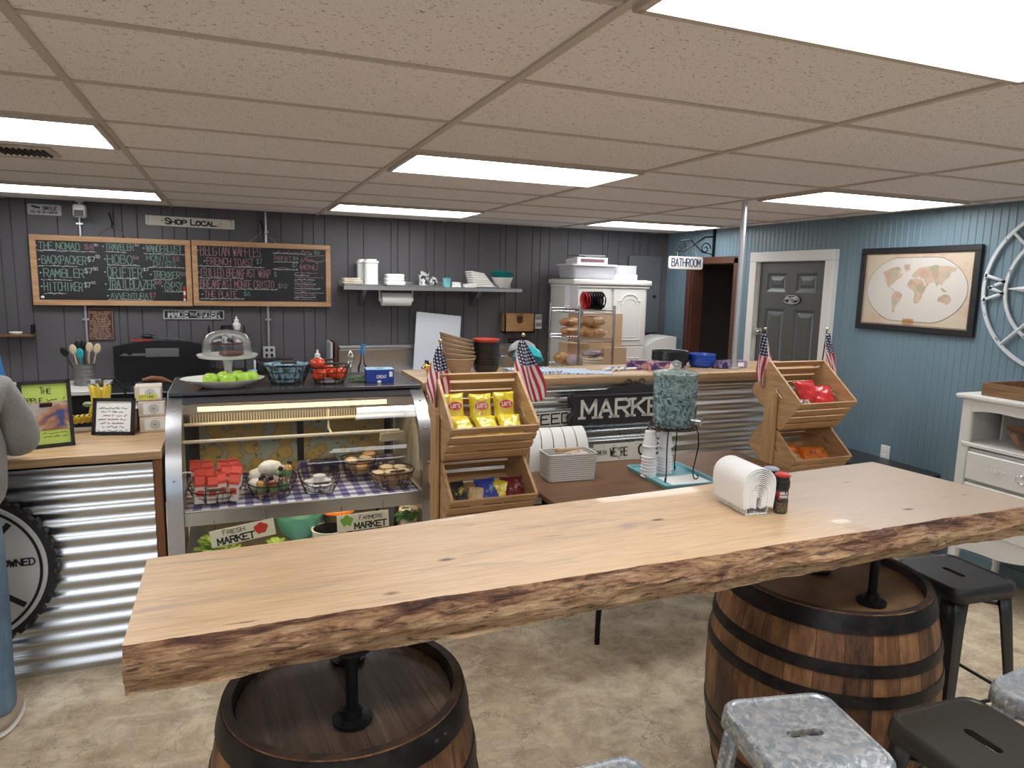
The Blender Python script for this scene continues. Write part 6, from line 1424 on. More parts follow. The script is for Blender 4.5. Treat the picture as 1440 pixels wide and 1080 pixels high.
def cloth_pile(name, label, cat, x, y, z, w_, d_, h, mt_, n=4, seed=0):
    mb = MB()
    for k in range(n):
        hh = h/n; o = 1+.05*noise.noise((k*2.2, seed, 0)); cx = .012*noise.noise((k*1.7, seed, 3))
        P = [(a*o+cx, b*o) for a, b in rrect(w_*(1-.05*k), d_*(1-.06*k), .02, 3)]
        m_ = len(P); vs = []
        for zz, s_ in ((0, .96), (.3*hh, 1), (.7*hh, 1), (hh*.98, .95)): vs += [(a*s_, b*s_, k*hh+zz+.25*hh*noise.noise((a*12, b*12, k+seed))*(zz > 0)) for a, b in P]
        mb.add(vs, [(r_*m_+i, r_*m_+(i+1) % m_, (r_+1)*m_+(i+1) % m_, (r_+1)*m_+i) for r_ in range(3) for i in range(m_)]+[tuple(range(m_)), tuple(3*m_+i for i in range(m_))])
    return tag(mb.obj(name, mt_, loc=(x, y, z)), label, cat)
def flat_tray(label, x, w_): 
    mb = MB(); mb.box((0, 0, .006), (w_, .26, .012), .004); return tag(mb.obj('baking_tray', MATS['steel'], loc=(x, SY, Z1)), label, 'tray')
flat_tray('flat metal tray at the chalkboard end of the steel shelf', 1.14, .34); flat_tray('long flat metal tray on the middle of the steel shelf', 1.64, .56)
Z2 = Z1+.0125
cloth_pile('paper_bags', 'flat tan paper sacks folded at the chalkboard end of the steel shelf', 'paper bags', 1.055, SY-.03, Z2, .19, .18, .055, MATS['tan_cloth'], 3, 1)
def canister(label, x, y):
    t = thing('flour_canister', label, 'canister', (x, y, Z2), 0, 'white canisters'); mb = MB(); mb.prism(rrect(.125, .11, .03, 4), 0, .195, 'xy'); mb.obj('body', MATS['white_plastic'], t)
    mb = MB(); mb.at((0, 0, .196)); mb.prism(rrect(.14, .125, .035, 4), 0, .018, 'xy'); mb.prism(rrect(.105, .09, .028, 4), .018, .034, 'xy'); mb.obj('lid', MATS['white_plastic'], t)
canister('tall white lidded canister standing in front on the steel shelf', 1.225, SY-.06); canister('white lidded canister behind the front one on the steel shelf', 1.185, SY+.08)
cloth_pile('folded_towels', 'cream folded towels beside the white canisters on the steel shelf', 'towels', 1.455, SY-.02, Z2, .18, .18, .10, MATS['white_matte'], 3, 2)
t = thing('printed_cup', 'white paper cup printed with black shapes at the middle of the steel shelf', 'cup', (1.745, SY, Z2)); speckle('cup_print', (.70, .70, .70), (.03, .03, .03), 26, .5, lo=.52, hi=.55)
mb = MB(); mb.lathe([(.001, 0), (.042, 0), (.055, .13), (.057, .133), (.052, .133), (.04, .004)], n=28); mb.obj('cup', MATS['cup_print'], t)
speckle('bag_print', (.6, .6, .6), (.03, .03, .03), 40, .5, lo=.5, hi=.55); tag(lump(.045, (0, 0, .042), (1, .8, .95), 9, .2).obj('crumpled_bag', MATS['bag_print'], loc=(1.84, SY, Z2)), 'crumpled white bag with black print between printed cup and teal cup', 'bag')
mat('aqua_cup', (.20, .52, .56), .5); mb = MB(); mb.lathe([(.001, 0), (.035, 0), (.042, .085), (.044, .088), (.038, .088), (.03, .004)], n=20, wob=lambda a, z: 1+.06*sin(6*a)*(z/.09)); tag(mb.obj('fluted_cup', MATS['aqua_cup'], loc=(1.962, SY-.05, Z1)), 'light aqua fluted cup on the steel shelf', 'cup')
cloth_pile('napkin_pack', 'low white napkin pack right beside the aqua cup on the shelf', 'napkins', 2.055, SY-.04, Z1, .09, .12, .05, MATS['paper'], 3, 5); cloth_pile('folded_towels', 'small flat white cloth before the leaning white boxes on the shelf', 'towels', 2.195, SY-.05, Z1, .12, .13, .035, MATS['white_matte'], 2, 8)
for k in range(7):
    mb = MB(); mb.box((0, 0, .011), (.22-.012*k, .19, .020), .006); o = mb.obj('takeout_box', MATS['white_matte'], loc=(2.335-.012*k, SY, Z1+.004+.021*k)); o.rotation_euler = (0, .05*k*.5, 0)
    tag(o, 'topmost white foam takeout box of the leaning pile on the shelf' if k == 6 else f'white foam takeout box, {nth(k, 8)}, in the leaning pile by the ceramic bowl', 'box', 'foam takeout boxes on the shelf')
t = thing('colander_bowl', 'white footed ceramic colander bowl at the end of the steel shelf', 'bowl', (2.555, SY, Z1))
mb = MB(); mb.lathe([(.001, .012), (.05, .014), (.085, .045), (.107, .10), (.110, .106), (.103, .104), (.08, .05), (.001, .022)], n=36); 
for k in range(3): mb.sphere((.045*cos(2*k), .045*sin(2*k), .009), .009, 8, 6)
mb.obj('bowl', MATS['white_paint'], t)
for k in range(4):
    mb = MB(); mb.lathe([(.001, 0), (.06, 0), (.10, .022), (.112, .03), (.104, .03), (.06, .006)], n=32); o = mb.obj('teal_bowl', MATS['teal_plastic'], loc=(2.56-.003*k, SY, Z1+.093+.012*k)); o.rotation_euler = (0, .03*k, 0)
    tag(o, 'topmost tilted teal plastic bowl over the white colander bowl' if k == 3 else f'teal plastic bowl, {nth(k, 5)}, nested on the white colander bowl', 'bowl', 'teal bowls on the shelf')

# ---- dispensers on the wall
wood('bamboo', (.50, .29, .13), (.40, .21, .09), (.56, .35, .17), 0, 1.5, .45, knots=False)
t = thing('towel_dispenser', 'light wooden paper towel dispenser with a U slot on the grey wall', 'dispenser', (2.795, WY-.006, 1.335)); mb = MB()
W, H, Dp = .335, .195, .11
P = [(-W/2, 0), (W/2, 0), (W/2, H)]+[(.035, H)]+[(.035*cos(a), H-.06+.035*sin(a)-.01) for a in [-pi*i/8 for i in range(9)]]+[(-.035, H), (-W/2, H)]
mb.prism(P, -Dp, -Dp+.012, 'xz'); mb.box((0, -.006, H/2), (W, .012, H)); mb.box((0, -Dp/2, .006), (W, Dp, .012)); mb.box((-W/2+.006, -Dp/2, H/2), (.012, Dp, H)); mb.box((W/2-.006, -Dp/2, H/2), (.012, Dp, H)); mb.box((0, -Dp/2+.01, H-.02), (W-.03, .004, .002)); mb.obj('wood_case', MATS['bamboo'], t, smooth=False)
mb = MB(); mb.box((0, -Dp/2, .09), (W-.03, Dp-.03, .15)); mb.obj('dark_inside', MATS['brown_casing'], t, smooth=False)
t = thing('soap_dispenser', 'white wall soap dispenser beside the wooden towel dispenser', 'dispenser', (3.015, WY-.006, 1.375)); mb = MB(); mb.box((0, -.045, .07), (.085, .09, .15), .01, seg=2); mb.obj('body', MATS['white_plastic'], t)
mb = MB(); mb.box((0, -.092, .115), (.07, .004, .045), .001); mb.obj('dark_panel', MATS['grey_plastic'], t); mb = MB(); mb.box((0, -.093, .04), (.06, .004, .04), .001); mb.obj('window', MATS['clear_plastic'], t)
t, w_, h = wall_sign('wash_sign', 'small black sign on the wall under the wooden towel dispenser', 2.71, 2.93, 1.20, 1.262, 'black')
mb = MB(); letters(mb, 'WASH HANDS', -.085, .005, .014, flat(-.009), .003, width=.16); scrawl(mb, -.05, .06, -.02, .009, flat(-.009), .003); mb.obj('lettering', MATS['grey_plastic'], t)

# ---- kitchen run: white counter, stove, counter, sink
t = thing('back_counter', 'back counter with white worktop edge and dark front beside the stove', 'counter', (0, 0, 0)); mb = MB(); mb.box((-2.23, 6.52, .925), (2.55, .64, .035), .004); mb.obj('worktop', MATS['white_paint'], t); mb = MB(); mb.box((-2.23, 6.55, .453), (2.54, .58, .905)); mb.obj('cabinet_body', MATS['black'], t, smooth=False)
t = thing('stove', 'black electric range with curved control panel against the grey wall', 'stove', (-.545, 6.50, 0)); mb = MB(); mb.box((0, 0, .45), (.77, .64, .90), .004); mb.obj('body', MATS['black_plastic'], t)
mb = MB(); mb.box((0, -.01, .912), (.78, .66, .022), .006); mb.obj('cooktop', MATS['black_plastic'], t)
for x, y, r in ((-.19, -.15, .10), (.19, -.15, .08), (-.19, .14, .08), (.19, .14, .10)):
    mb = MB(); mb.lathe([(r-.006, .924), (r, .926), (r+.006, .924)], n=36); 
    for q_ in range(3): mb.tube([((r-.02-.024*q_)*cos(2*pi*i/28)+0, (r-.02-.024*q_)*sin(2*pi*i/28), .929) for i in range(28)], .005, 6, closed=True)
    o = mb.obj('burner', MATS['gunmetal_paint'], t); o.location = (x, y, 0)
mb = MB(); P = [(-.385, .915), (.385, .915)]+[(.385-.77*k/14, 1.235+.045*sin(pi*k/14)) for k in range(15)]; mb.prism(P, .235, .30, 'xz'); mb.obj('backguard', MATS['black_plastic'], t)
mb = MB(); mb.box((-.01, .232, 1.18), (.26, .004, .075), .001); mb.box((-.24, .232, 1.165), (.20, .003, .022)); mb.obj('control_display', MATS['steel'], t)
for x in (-.335, -.26, .27, .34):
    mb = MB(); mb.cyl((x, .234, 1.185), (x, .205, 1.185), .024, .02, n=20); mb.box((x, .203, 1.185), (.006, .004, .03)); mb.obj('knob', MATS['black_plastic'], t)
mb = MB(); mb.cyl((-.32, -.36, .80), (.32, -.36, .80), .011, n=12); mb.cyl((-.30, -.36, .80), (-.30, -.32, .80), .008); mb.cyl((.30, -.36, .80), (.30, -.32, .80), .008); mb.obj('oven_handle', MATS['steel'], t); mb = MB(); mb.box((0, -.323, .52), (.74, .006, .62), .002); mb.box((0, -.327, .52), (.46, .004, .30)); mb.obj('oven_door', MATS['black_plastic'], t)
t = thing('frying_pan', 'black frying pan with thick brown wooden handle on the stove', 'pan', (-.33, 6.30, .9355)); mb = MB(); mb.lathe([(.001, 0), (.11, 0), (.14, .045), (.143, .047), (.136, .045), (.108, .006), (.001, .006)], n=36); mb.obj('pan_body', MATS['black_metal'], t)
mb = MB(); mb.tube([(-.13, -.02, .045), (-.20, -.04, .075), (-.27, -.05, .085), (-.34, -.06, .075)], .018, 10, rs=[.010, .022, .022, .012]); mb.obj('handle', MATS['cedar_post'], t)
t = thing('pan_lid', 'brushed steel spatula with black handle lying on the stove backguard', 'spatula', (-.52, 6.765, 1.292)); mb = MB(); mb.box((.02, 0, .012), (.26, .05, .004), rot=(0, .10, 0)); mb.obj('blade', MATS['steel'], t); mb = MB(); mb.sphere((-.14, 0, .026), .028, 14, 8, (2.0, .8, .7)); mb.obj('handle', MATS['black_plastic'], t)
t.name = 'spatula'
mb = MB(); mb.box((0, 0, .006), (.16, .05, .012), .002); tag(mb.obj('red_tray', MATS['lid_red'], loc=(-.72, 6.77, 1.278)), 'small red plastic strip on top of the stove backguard', 'tray')
# crock with utensils
t = thing('utensil_crock', 'grey ribbed metal crock holding wooden spoons on the back counter', 'crock', (-1.118, 6.55, .9432)); mt = speckle('crock_metal', (.20, .20, .19), (.26, .26, .25), 9, .45, .4)
mb = MB(); mb.lathe([(.001, 0), (.076, 0)]+[(.078+.0016*sin(k*1.6), .005+.165*k/20) for k in range(21)]+[(.081, .175), (.074, .175), (.072, .01), (.001, .01)], n=40); mb.obj('crock_body', mt, t)
def utensil(label, a, tilt, kind, h=.30):
    t = thing('wooden_spoon' if kind == 'w' else 'cooking_spoon', label, 'spoon', (-1.118+.030*cos(a), 6.55+.030*sin(a), .956), rot=(tilt*sin(a)*-1, tilt*cos(a), 0), group='utensils in the crock')
    mm = {'w': 'spoon_wood', 'b': 'black_plastic', 't': 'teal_plastic'}[kind]; mb = MB(); mb.cyl((0, 0, 0), (0, 0, h-.05), .005, n=8); mb.obj('handle', MATS[mm], t); mb = MB(); mb.sphere((0, 0, h-.02), .032, 14, 8, (.85, .22, 1.35)); mb.obj('bowl', MATS[mm], t)
mat('spoon_wood', (.62, .50, .34), .6)
utensil('pale wooden spoon leaning toward the person in the crock', 2.6, .22, 'w'); utensil('pale wooden spoon upright in the crock', .6, .07, 'w', .31); utensil('pale wooden spoon leaning toward the stove in the crock', .1, .24, 'w', .31)
utensil('black cooking spoon leaning far toward the person in the crock', 3.3, .36, 'b'); utensil('black cooking spoon upright at the back of the crock', 1.6, .05, 'b', .33); utensil('dark teal spoon at the front of the crock', 4.4, .08, 't', .27); utensil('black cooking spoon between the wooden ones', 2.2, .12, 'b', .33)
mt = mat('tile_check', (.5, .5, .5), .5); q = NT(mt); ck_ = q.n('ShaderNodeTexChecker'); q.l(q.coord(), ck_.inputs[0]); ck_.inputs['Scale'].default_value = 32; ck_.inputs[1].default_value = (.55, .55, .55, 1); ck_.inputs[2].default_value = (.12, .12, .12, 1); q.col(ck_.outputs[0])
mb = MB(); mb.box((0, 0, .03), (.10, .06, .06), .002); tag(mb.obj('spice_tin', MATS['tile_check'], loc=(-1.028+.01, 6.40, .9432)), 'grey checked tin between utensil crock and stove', 'tin')
mb = MB(); mb.tube([(-.10, 0, .012), (0, .02, .02), (.09, 0, .012)], .010, 8); tag(mb.obj('oven_glove', MATS['black'], loc=(-1.52, 6.45, .943)), 'black cloth item lying on the back counter behind the lime green menu', 'cloth')
# counter between stove and sink
t = thing('prep_counter', 'dark prep counter between the stove and the steel sink', 'counter', (0, 0, 0)); mb = MB(); mb.box((.39, 6.52, .925), (1.05, .64, .035), .004); mb.obj('worktop', MATS['grey_paint'], t); mb = MB(); mb.box((.39, 6.55, .453), (1.04, .58, .905)); mb.obj('cabinet_body', MATS['grey_paint'], t, smooth=False)
CZ = .9432
t = thing('spice_rack', 'black wire rack holding jars behind the glass cake dome', 'rack', (-.03, 6.50, CZ)); mb = MB()
for x in (-.14, .14):
    mb = MB(); mb.box((x, 0, .24), (.016, .14, .48), .002); mb.obj('side_post', MATS['black_plastic'], t)
mb = MB(); mb.box((0, 0, .33), (.262, .15, .012), .002); mb.obj('shelf_board', MATS['maroon_sign'], t); mb = MB(); mb.box((0, 0, .10), (.27, .15, .012), .002); mb.obj('lower_shelf', MATS['black_plastic'], t)
t = thing('salt_jar', 'white and black printed jar with black lid standing above the cake dome', 'jar', (-.03, 6.50, CZ+.3365)); mb = MB(); mb.lathe([(.001, 0), (.042, 0), (.044, .01), (.044, .11), (.001, .11)], n=24); mb.obj('jar', MATS['cup_print'], t); mb = MB(); mb.lathe([(.001, .1102), (.05, .1102), (.05, .15), (.001, .152)], n=24); mb.obj('lid', MATS['lid_black'], t)
def squeeze(label, x, y, z, h=.2, r=.032, body='white_plastic', cap='white_plastic'):
    t = thing('squeeze_bottle', label, 'bottle', (x, y, z)); mb = MB(); mb.lathe([(.001, 0), (r, 0), (r*1.02, .01), (r, h*.7), (r*.5, h*.8), (.001, h*.8)], n=20); mb.obj('body', MATS[body], t); mb = MB(); mb.lathe([(.001, h*.8), (r*.6, h*.8), (r*.55, h*.87), (r*.25, h*.9), (r*.2, h), (.001, h)], n=16); mb.obj('nozzle', MATS[cap], t)
squeeze('white squeeze bottle behind the printed jar above the cake dome', .05, 6.53, CZ+.3365, .225, .034)
mat('cream_sauce', (.62, .52, .38), .4); squeeze('cream sauce bottle with white nozzle behind the tomatoes', .70, 6.30, CZ, .285, .042, 'cream_sauce')
mb = MB(); mb.lathe([(.001, 0), (.034, 0), (.034, .115), (.03, .12), (.001, .12)], n=20); tag(mb.obj('drink_can', MATS['box_ltblue'], loc=(.165, 6.30, CZ)), 'light blue can behind the cake stand foot', 'can')
t = thing('toaster', 'black and white toaster behind the cake dome near the outlet', 'toaster', (.31, 6.45, CZ)); mb = MB(); mb.box((0, 0, .10), (.24, .18, .20), .03, seg=3); mb.obj('shell', MATS['black_plastic'], t); mb = MB(); mb.box((-.122, 0, .10), (.02, .15, .17), .008, seg=2); mb.obj('end_panel', MATS['white_plastic'], t)
for k, (x, cm, lb) in enumerate(((.845, 'sign_grey', 'pale cutting board standing on edge beside the sink splashback'), (.885, 'brown_casing', 'dark cutting board standing on edge beside the sink splashback'))):
    mb = MB(); mb.box((x, 6.62, CZ+.165), (.022, .28, .33), .004); tag(mb.obj('cutting_board', MATS[cm]), lb, 'cutting board', 'standing cutting boards')
# sink
t = thing('steel_sink', 'stainless steel sink bench with high splashback on the grey wall', 'sink', (0, 0, 0)); mb = MB(); mb.box((1.86, 6.80, 1.06), (1.82, .03, .31), .004); mb.box((1.86, 6.775, 1.19), (1.82, .05, .035), .008); mb.obj('splashback', MATS['steel'], t)
mb = MB(); mb.box((1.86, 6.50, .89), (1.84, .60, .03), .006); mb.obj('bench_top', MATS['steel'], t); mb = MB(); mb.box((1.86, 6.53, .78), (.9, .42, .19)); mb.obj('basin', MATS['steel'], t)
for x in (1.0, 2.72):
    for y in (6.26, 6.74):
        mb = MB(); mb.cyl((x, y, 0), (x, y, .876), .02, n=12); mb.obj('leg', MATS['steel'], t)
mb = MB(); mb.box((0, 0, .33), (.46, .014, .60), .006); o = mb.obj('cutting_board', MATS['board_pale'] if 'board_pale' in MATS else mat('board_pale', (.56, .60, .66), .5), loc=(1.86, 6.62, .9055)); o.rotation_euler = (-.16, .10, 0); tag(o, 'big pale blue-white cutting board leaning on the splashback behind the wicker baskets', 'cutting board')
t = thing('spray_bottle', 'clear glass bottle with bright blue cap on the sink bench', 'bottle', (1.09, 6.30, .9055)); mb = MB(); mb.lathe([(.001, 0), (.036, 0), (.04, .01), (.04, .16), (.022, .20), (.016, .25), (.016, .28), (.001, .28)], n=24); mb.obj('bottle_body', MATS['clear_plastic'], t); mat('cap_blue', (.02, .25, .65), .35); mb = MB(); mb.cyl((0, 0, .28), (0, 0, .32), .02, n=16); mb.cyl((0, 0, .32), (0, 0, .365), .013, n=12); mb.box((.01, 0, .355), (.05, .016, .02), .004); mb.obj('cap', MATS['cap_blue'], t)
t = thing('whisk', 'steel wire whisk standing handle down beside the blue capped bottle', 'whisk', (.99, 6.33, .9055)); mb = MB()
for k in range(6):
    a = k*pi/6; mb.tube([(.03*cos(a)*sin(pi*i/10)*s_, .03*sin(a)*sin(pi*i/10)*s_, .16+.15*(i/10)) for s_ in (1,) for i in range(11)], .0015, 4); mb.tube([(-.03*cos(a)*sin(pi*i/10), -.03*sin(a)*sin(pi*i/10), .16+.15*(i/10)) for i in range(11)], .0015, 4)
mb.obj('wires', MATS['chrome'], t); mb = MB(); mb.cyl((0, 0, 0), (0, 0, .16), .009, n=10); mb.obj('handle', MATS['steel'], t)
mb = MB(); mb.box((0, 0, .12), (.24, .16, .24), .01); tag(mb.obj('kettle_box', MATS['steel'], loc=(2.56, 6.40, .9055)), 'steel appliance on the sink bench behind the checked paper', 'appliance')

# ---- white wardrobe with what stands on it
t = thing('white_wardrobe', 'tall white wardrobe with arched door panels beside the electric panel', 'wardrobe', (3.60, 6.55, 0)); W, Dp, H = .84, .56, 1.90
mb = MB(); mb.box((0, 0, H/2), (W, Dp, H), .004); mb.obj('carcass', MATS['white_paint'], t)
mb = MB(); mb.box((0, -.015, H-.075), (W+.02, Dp+.03, .02), .004); mb.box((0, -.02, H-.03), (W+.06, Dp+.05, .05), .012, seg=2); mb.obj('cornice', MATS['white_paint'], t)
def panel_ring(mb, x0, x1, z0, z1, archh, y, wd=.016):
    n = 20; P = [(x0, z0), (x1, z0), (x1, z1)]
    if archh:
        w_ = x1-x0; P += [(x1-w_*.14, z1)]+[(x0+w_*.5+w_*.36*cos(a), z1+archh*sin(a)) for a in [pi*i/12 for i in range(13)]]+[(x0+w_*.14, z1)]
    P += [(x0, z1), (x0, z0)]
    mb.tube([(a, y, b) for a, b in P[:-1]], wd/2, 8, closed=True)
for s_ in (-1, 1):
    for z0, z1, ah in ((1.24, 1.72, .065), (.14, 1.13, 0)):
        mb = MB(); x0, x1 = (s_*.205-.19, s_*.205+.19); mb.box(((x0+x1)/2, -Dp/2-.011, (z0+z1+.06)/2+.01), (x1-x0, .02, z1-z0+.14-.04), .004); panel_ring(mb, x0+.055, x1-.055, z0+.05, z1-.03, ah, -Dp/2-.021); panel_ring(mb, x0+.085, x1-.085, z0+.08, z1-.06, ah*.8, -Dp/2-.021, .008)
        d_ = mb.obj('door', MATS['white_paint'], t)
        if ah:
            mb = MB(); mb.tube([(s_*.025, -Dp/2-.024, 1.40), (s_*.025, -Dp/2-.045, 1.41), (s_*.03, -Dp/2-.05, 1.44), (s_*.02, -Dp/2-.045, 1.47), (s_*.03, -Dp/2-.024, 1.48)], .006, 6); mb.obj('handle', MATS['steel'], d_)
TW = H+.0
mat('storage_plastic', (.74, .75, .80), .35, alpha=.5)
t = thing('storage_tub', 'clear plastic storage tub with pale lid on top of the white wardrobe', 'storage tub', (3.40, 6.45, 1.9055)); mb = MB(); o_, i_ = rrect(.50, .36, .04, 4), rrect(.46, .33, .04, 4); n = len(o_)
mb.add([(x, y, 0) for x, y in i_]+[(x, y, .125) for x, y in o_], [(i, (i+1) % n, n+(i+1) % n, n+i) for i in range(n)]+[tuple(range(n))]); mb.obj('tub', MATS['storage_plastic'], t)
mb = MB(); mb.at((0, 0, .126)); mb.prism(rrect(.53, .39, .04, 4), 0, .016, 'xy'); mb.obj('lid', MATS['white_plastic'], t)
speckle('mixed_items', (.42, .40, .46), (.68, .66, .72), 9, .8); mb = MB(); mb.box((0, 0, .055), (.42, .28, .10), .02); mb.obj('contents', MATS['mixed_items'], t)
t = thing('kitchen_scale', 'kitchen scale with purple display strip on top of the storage tub', 'scale', (3.37, 6.40, 2.0485)); mb = MB(); mb.prism([(-.13, 0), (.13, 0), (.13, .05), (-.13, .065)][::1], -.17, .17, 'yz'); mb.obj('scale_body', MATS['white_plastic'], t)
mb = MB(); mb.box((0, -.133, .035), (.26, .004, .03)); mb.obj('display', MATS['display_purple'] if 'display_purple' in MATS else mat('display_purple', (.20, .09, .14), .3), t, smooth=False); mb = MB(); mb.box((0, .0, .085), (.30, .24, .010), .004); mb.box((0, 0, .07), (.08, .08, .02)); mb.obj('platform', MATS['steel'], t)
t = thing('cake_carrier', 'white based cake carrier with clear lid on the wardrobe top', 'cake carrier', (3.80, 6.45, 1.9055)); mb = MB(); mb.prism(rrect(.30, .26, .05, 4), 0, .05, 'xy'); mb.obj('base', MATS['white_plastic'], t); mb = MB(); mb.at((0, 0, .051)); mb.prism(rrect(.28, .24, .05, 4), 0, .09, 'xy'); mb.obj('clear_lid', MATS['storage_plastic'], t)
o = tag(lump(.07, (0, 0, .095), (.7, .7, 1.25), 4, .3).obj('plastic_bag', MATS['storage_plastic'], loc=(3.625, 6.55, 1.9055+.004)), 'crumpled clear plastic bag between storage tub and cake carrier', 'bag')

# ---- wire shelving with bread
t = thing('wire_shelving', 'chrome wire shelving unit with bread in front of the white wardrobe', 'shelving', (3.065, 5.89, 0)); RX, RY = .175, .31
for x in (-RX, RX):
    for y in (-RY, RY):
        mb = MB(); mb.cyl((x, y, 0), (x, y, 1.65), .0125, n=12); mb.cyl((x, y, 1.65), (x, y, 1.66), .014, n=12); mb.obj('post', MATS['chrome'], t)
for z in (.35, .72, 1.08, 1.36, 1.615):
    mb = MB()
    for zz in (z, z-.028):
        for a, b in (((-RX, -RY), (RX, -RY)), ((RX, -RY), (RX, RY)), ((RX, RY), (-RX, RY)), ((-RX, RY), (-RX, -RY))): mb.cyl((*a, zz), (*b, zz), .0035, n=6)
    for k in range(12): mb.cyl((-RX+2*RX*k/11, -RY, z), (-RX+2*RX*k/11, RY, z), .002, n=5)
    P = [(-RX+2*RX*k/24, -RY, z-.028*(k % 2)) for k in range(25)]; mb.tube(P, .002, 5)
    P = [(-RX, -RY+2*RY*k/14, z-.028*(k % 2)) for k in range(15)]; mb.tube(P, .002, 5)
    mb.obj('wire_shelf', MATS['chrome'], t)
mt = mat('bread_crust', (.48, .26, .10), .6); q = NT(mt); f = q.noise(q.coord(), 12, 5, .6, .5); q.col(q.ramp(f, [(.32, (.30, .12, .035)), (.5, (.52, .28, .11)), (.68, (.66, .48, .32))])); MATS['bread_crust'].node_tree.nodes['Principled BSDF'].inputs['Coat Weight'].default_value = .5
speckle('bread_wrap_purple', (.42, .33, .36), (.20, .10, .24), 14, .4, lo=.5, hi=.62)
def loaf(label, x, y, z, rz, L_=.26, r=.055, mm='bread_crust', seed=0):
    t = thing('bread_loaf', label, 'bread', (x, y, z), rz, 'bagged bread on the wire shelving'); mb = MB()
    mb.sphere((0, 0, r*.82), 1, 26, 14, (L_/2, r*1.25, r*.82), fn=lambda d: (1+.10*noise.noise((d.x*4+seed, d.y*3, d.z*3)))*(abs(d.x)**4+abs(d.y)**2.4+abs(d.z)**2.4+1e-6)**(-1/5)*1.0 if True else 1); mb.obj('loaf', MATS[mm], t)
    mb = MB(); mb.tube([(L_*.42, 0, r*.8), (L_*.52, .01, r*.9), (L_*.60, .0, r*.7)], .01, 8, rs=[.02, .006, .014]); mb.obj('bag_tie', MATS['white_plastic'] if mm == 'bread_crust' else MATS['marker_purple'], t)
    return t
zs = 1.3635
loaf('bagged brown bread low on the upper bread shelf, toward the sink', 3.0, 5.98, zs, .5, .25, .05, seed=1); loaf('bagged rolls low on the upper bread shelf, toward the wardrobe', 3.075, 5.68, zs, 0, .26, .062, seed=2)
loaf('bagged pale rolls on top on the upper bread shelf, toward the sink', 3.0, 6.0, zs+.085, .45, .25, .05, seed=3); loaf('bagged rolls with a white label on top on the upper bread shelf', 3.075, 5.70, zs+.10, .0, .26, .062, seed=4)
mb = MB(); mb.box((3.10, 5.632, zs+.165), (.055, .004, .045), rot=(-.35, 0, 0)); tag(mb.obj('price_label', MATS['paper'], smooth=False), 'white paper label stuck on the upper bagged rolls', 'label')
zs = 1.0835
loaf('brown bread bag on the lower bread shelf, nearest the sink', 2.96, 6.02, zs, .9, .20, .075, seed=5); loaf('bread bag with purple wrap twisted in front on the lower bread shelf', 2.98, 5.80, zs, 1.2, .20, .07, 'bread_wrap_purple', seed=6)
for k in range(4): 
    mb = MB(); mb.lathe([(.001, 0), (.105, 0), (.11, .012), (.105, .022), (.001, .024)], n=30, sy=.9, wob=lambda a, z: 1+.03*noise.noise((cos(a)*3, sin(a)*3, k))); tag(mb.obj('tortilla_pack', MATS['cream_sauce'], loc=(3.10, 5.70, zs+.025*k+.0005)), f'pale flat tortilla pack, {nth(k, 4)} of the pile on the lower bread shelf', 'tortillas', 'tortilla packs')
tag(lump(.06, (0, 0, .03), (1.6, .8, .5), 7, .3).obj('bread_bag', MATS['bread_wrap_purple'], loc=(3.10, 5.70, zs+.104)), 'crumpled bag on top of the tortilla packs', 'bag')
zs = 1.6185
t = thing('pitcher', 'clear plastic square pitcher on the top wire shelf before the wardrobe', 'pitcher', (3.0, 5.97, zs)); mb = MB(); mb.prism(rrect(.105, .105, .02, 3), 0, .22, 'xy'); mb.obj('pitcher_body', MATS['storage_plastic'], t); mb = MB(); mb.at((0, 0, .002)); mb.prism(rrect(.11, .11, .02, 3), 0, .03, 'xy'); mb.obj('foot', MATS['white_plastic'], t)
for k in range(8):
    mb = MB(); mb.at((0, 0, 0), (0, -pi/2, 0)); mb.lathe([(.04, 0), (.072, .02), (.080, .032), (.083, .036), (.072, .03), (.04, .006)], n=24, sx=1, sy=.9); 
    tag(mb.obj('plastic_basket', MATS['lid_red' if k >= 6 else 'black_plastic'], loc=(3.225-.026*k, 5.74, zs+.0835), solid=.002), ('red plastic basket lying at the very end of the row on the top wire shelf' if k == 7 else 'red plastic basket between the end red one and the black ones on the wire shelf') if k >= 6 else f'black plastic basket, {ORD[k].replace("lowest", "first")} of the row lying on the top wire shelf', 'basket', 'baskets lying on the top wire shelf')
for k, (x, y, z0, z1, w_, lb) in enumerate([(3.41, 6.228, 1.12, 1.56, .60, 'large flattened brown cardboard box standing behind the bread shelf'), (3.62, 6.19, .72, 1.22, .26, 'lower brown cardboard box leaning on the wardrobe behind the shelving')]):
    mb = MB(); mb.box((0, 0, (z1)/2), (w_, .03, z1), .002); o = mb.obj('cardboard_box', MATS['kraft'], loc=(x, y, 0)); tag(o, lb, 'box')
mb = MB(); mb.box((0, 0, .10), (.24, .20, .20), .002); tag(mb.obj('cardboard_box', MATS['kraft'], loc=(3.10, 6.08, 1.085)), 'brown cardboard carton behind the bread on the lower bread shelf', 'box')
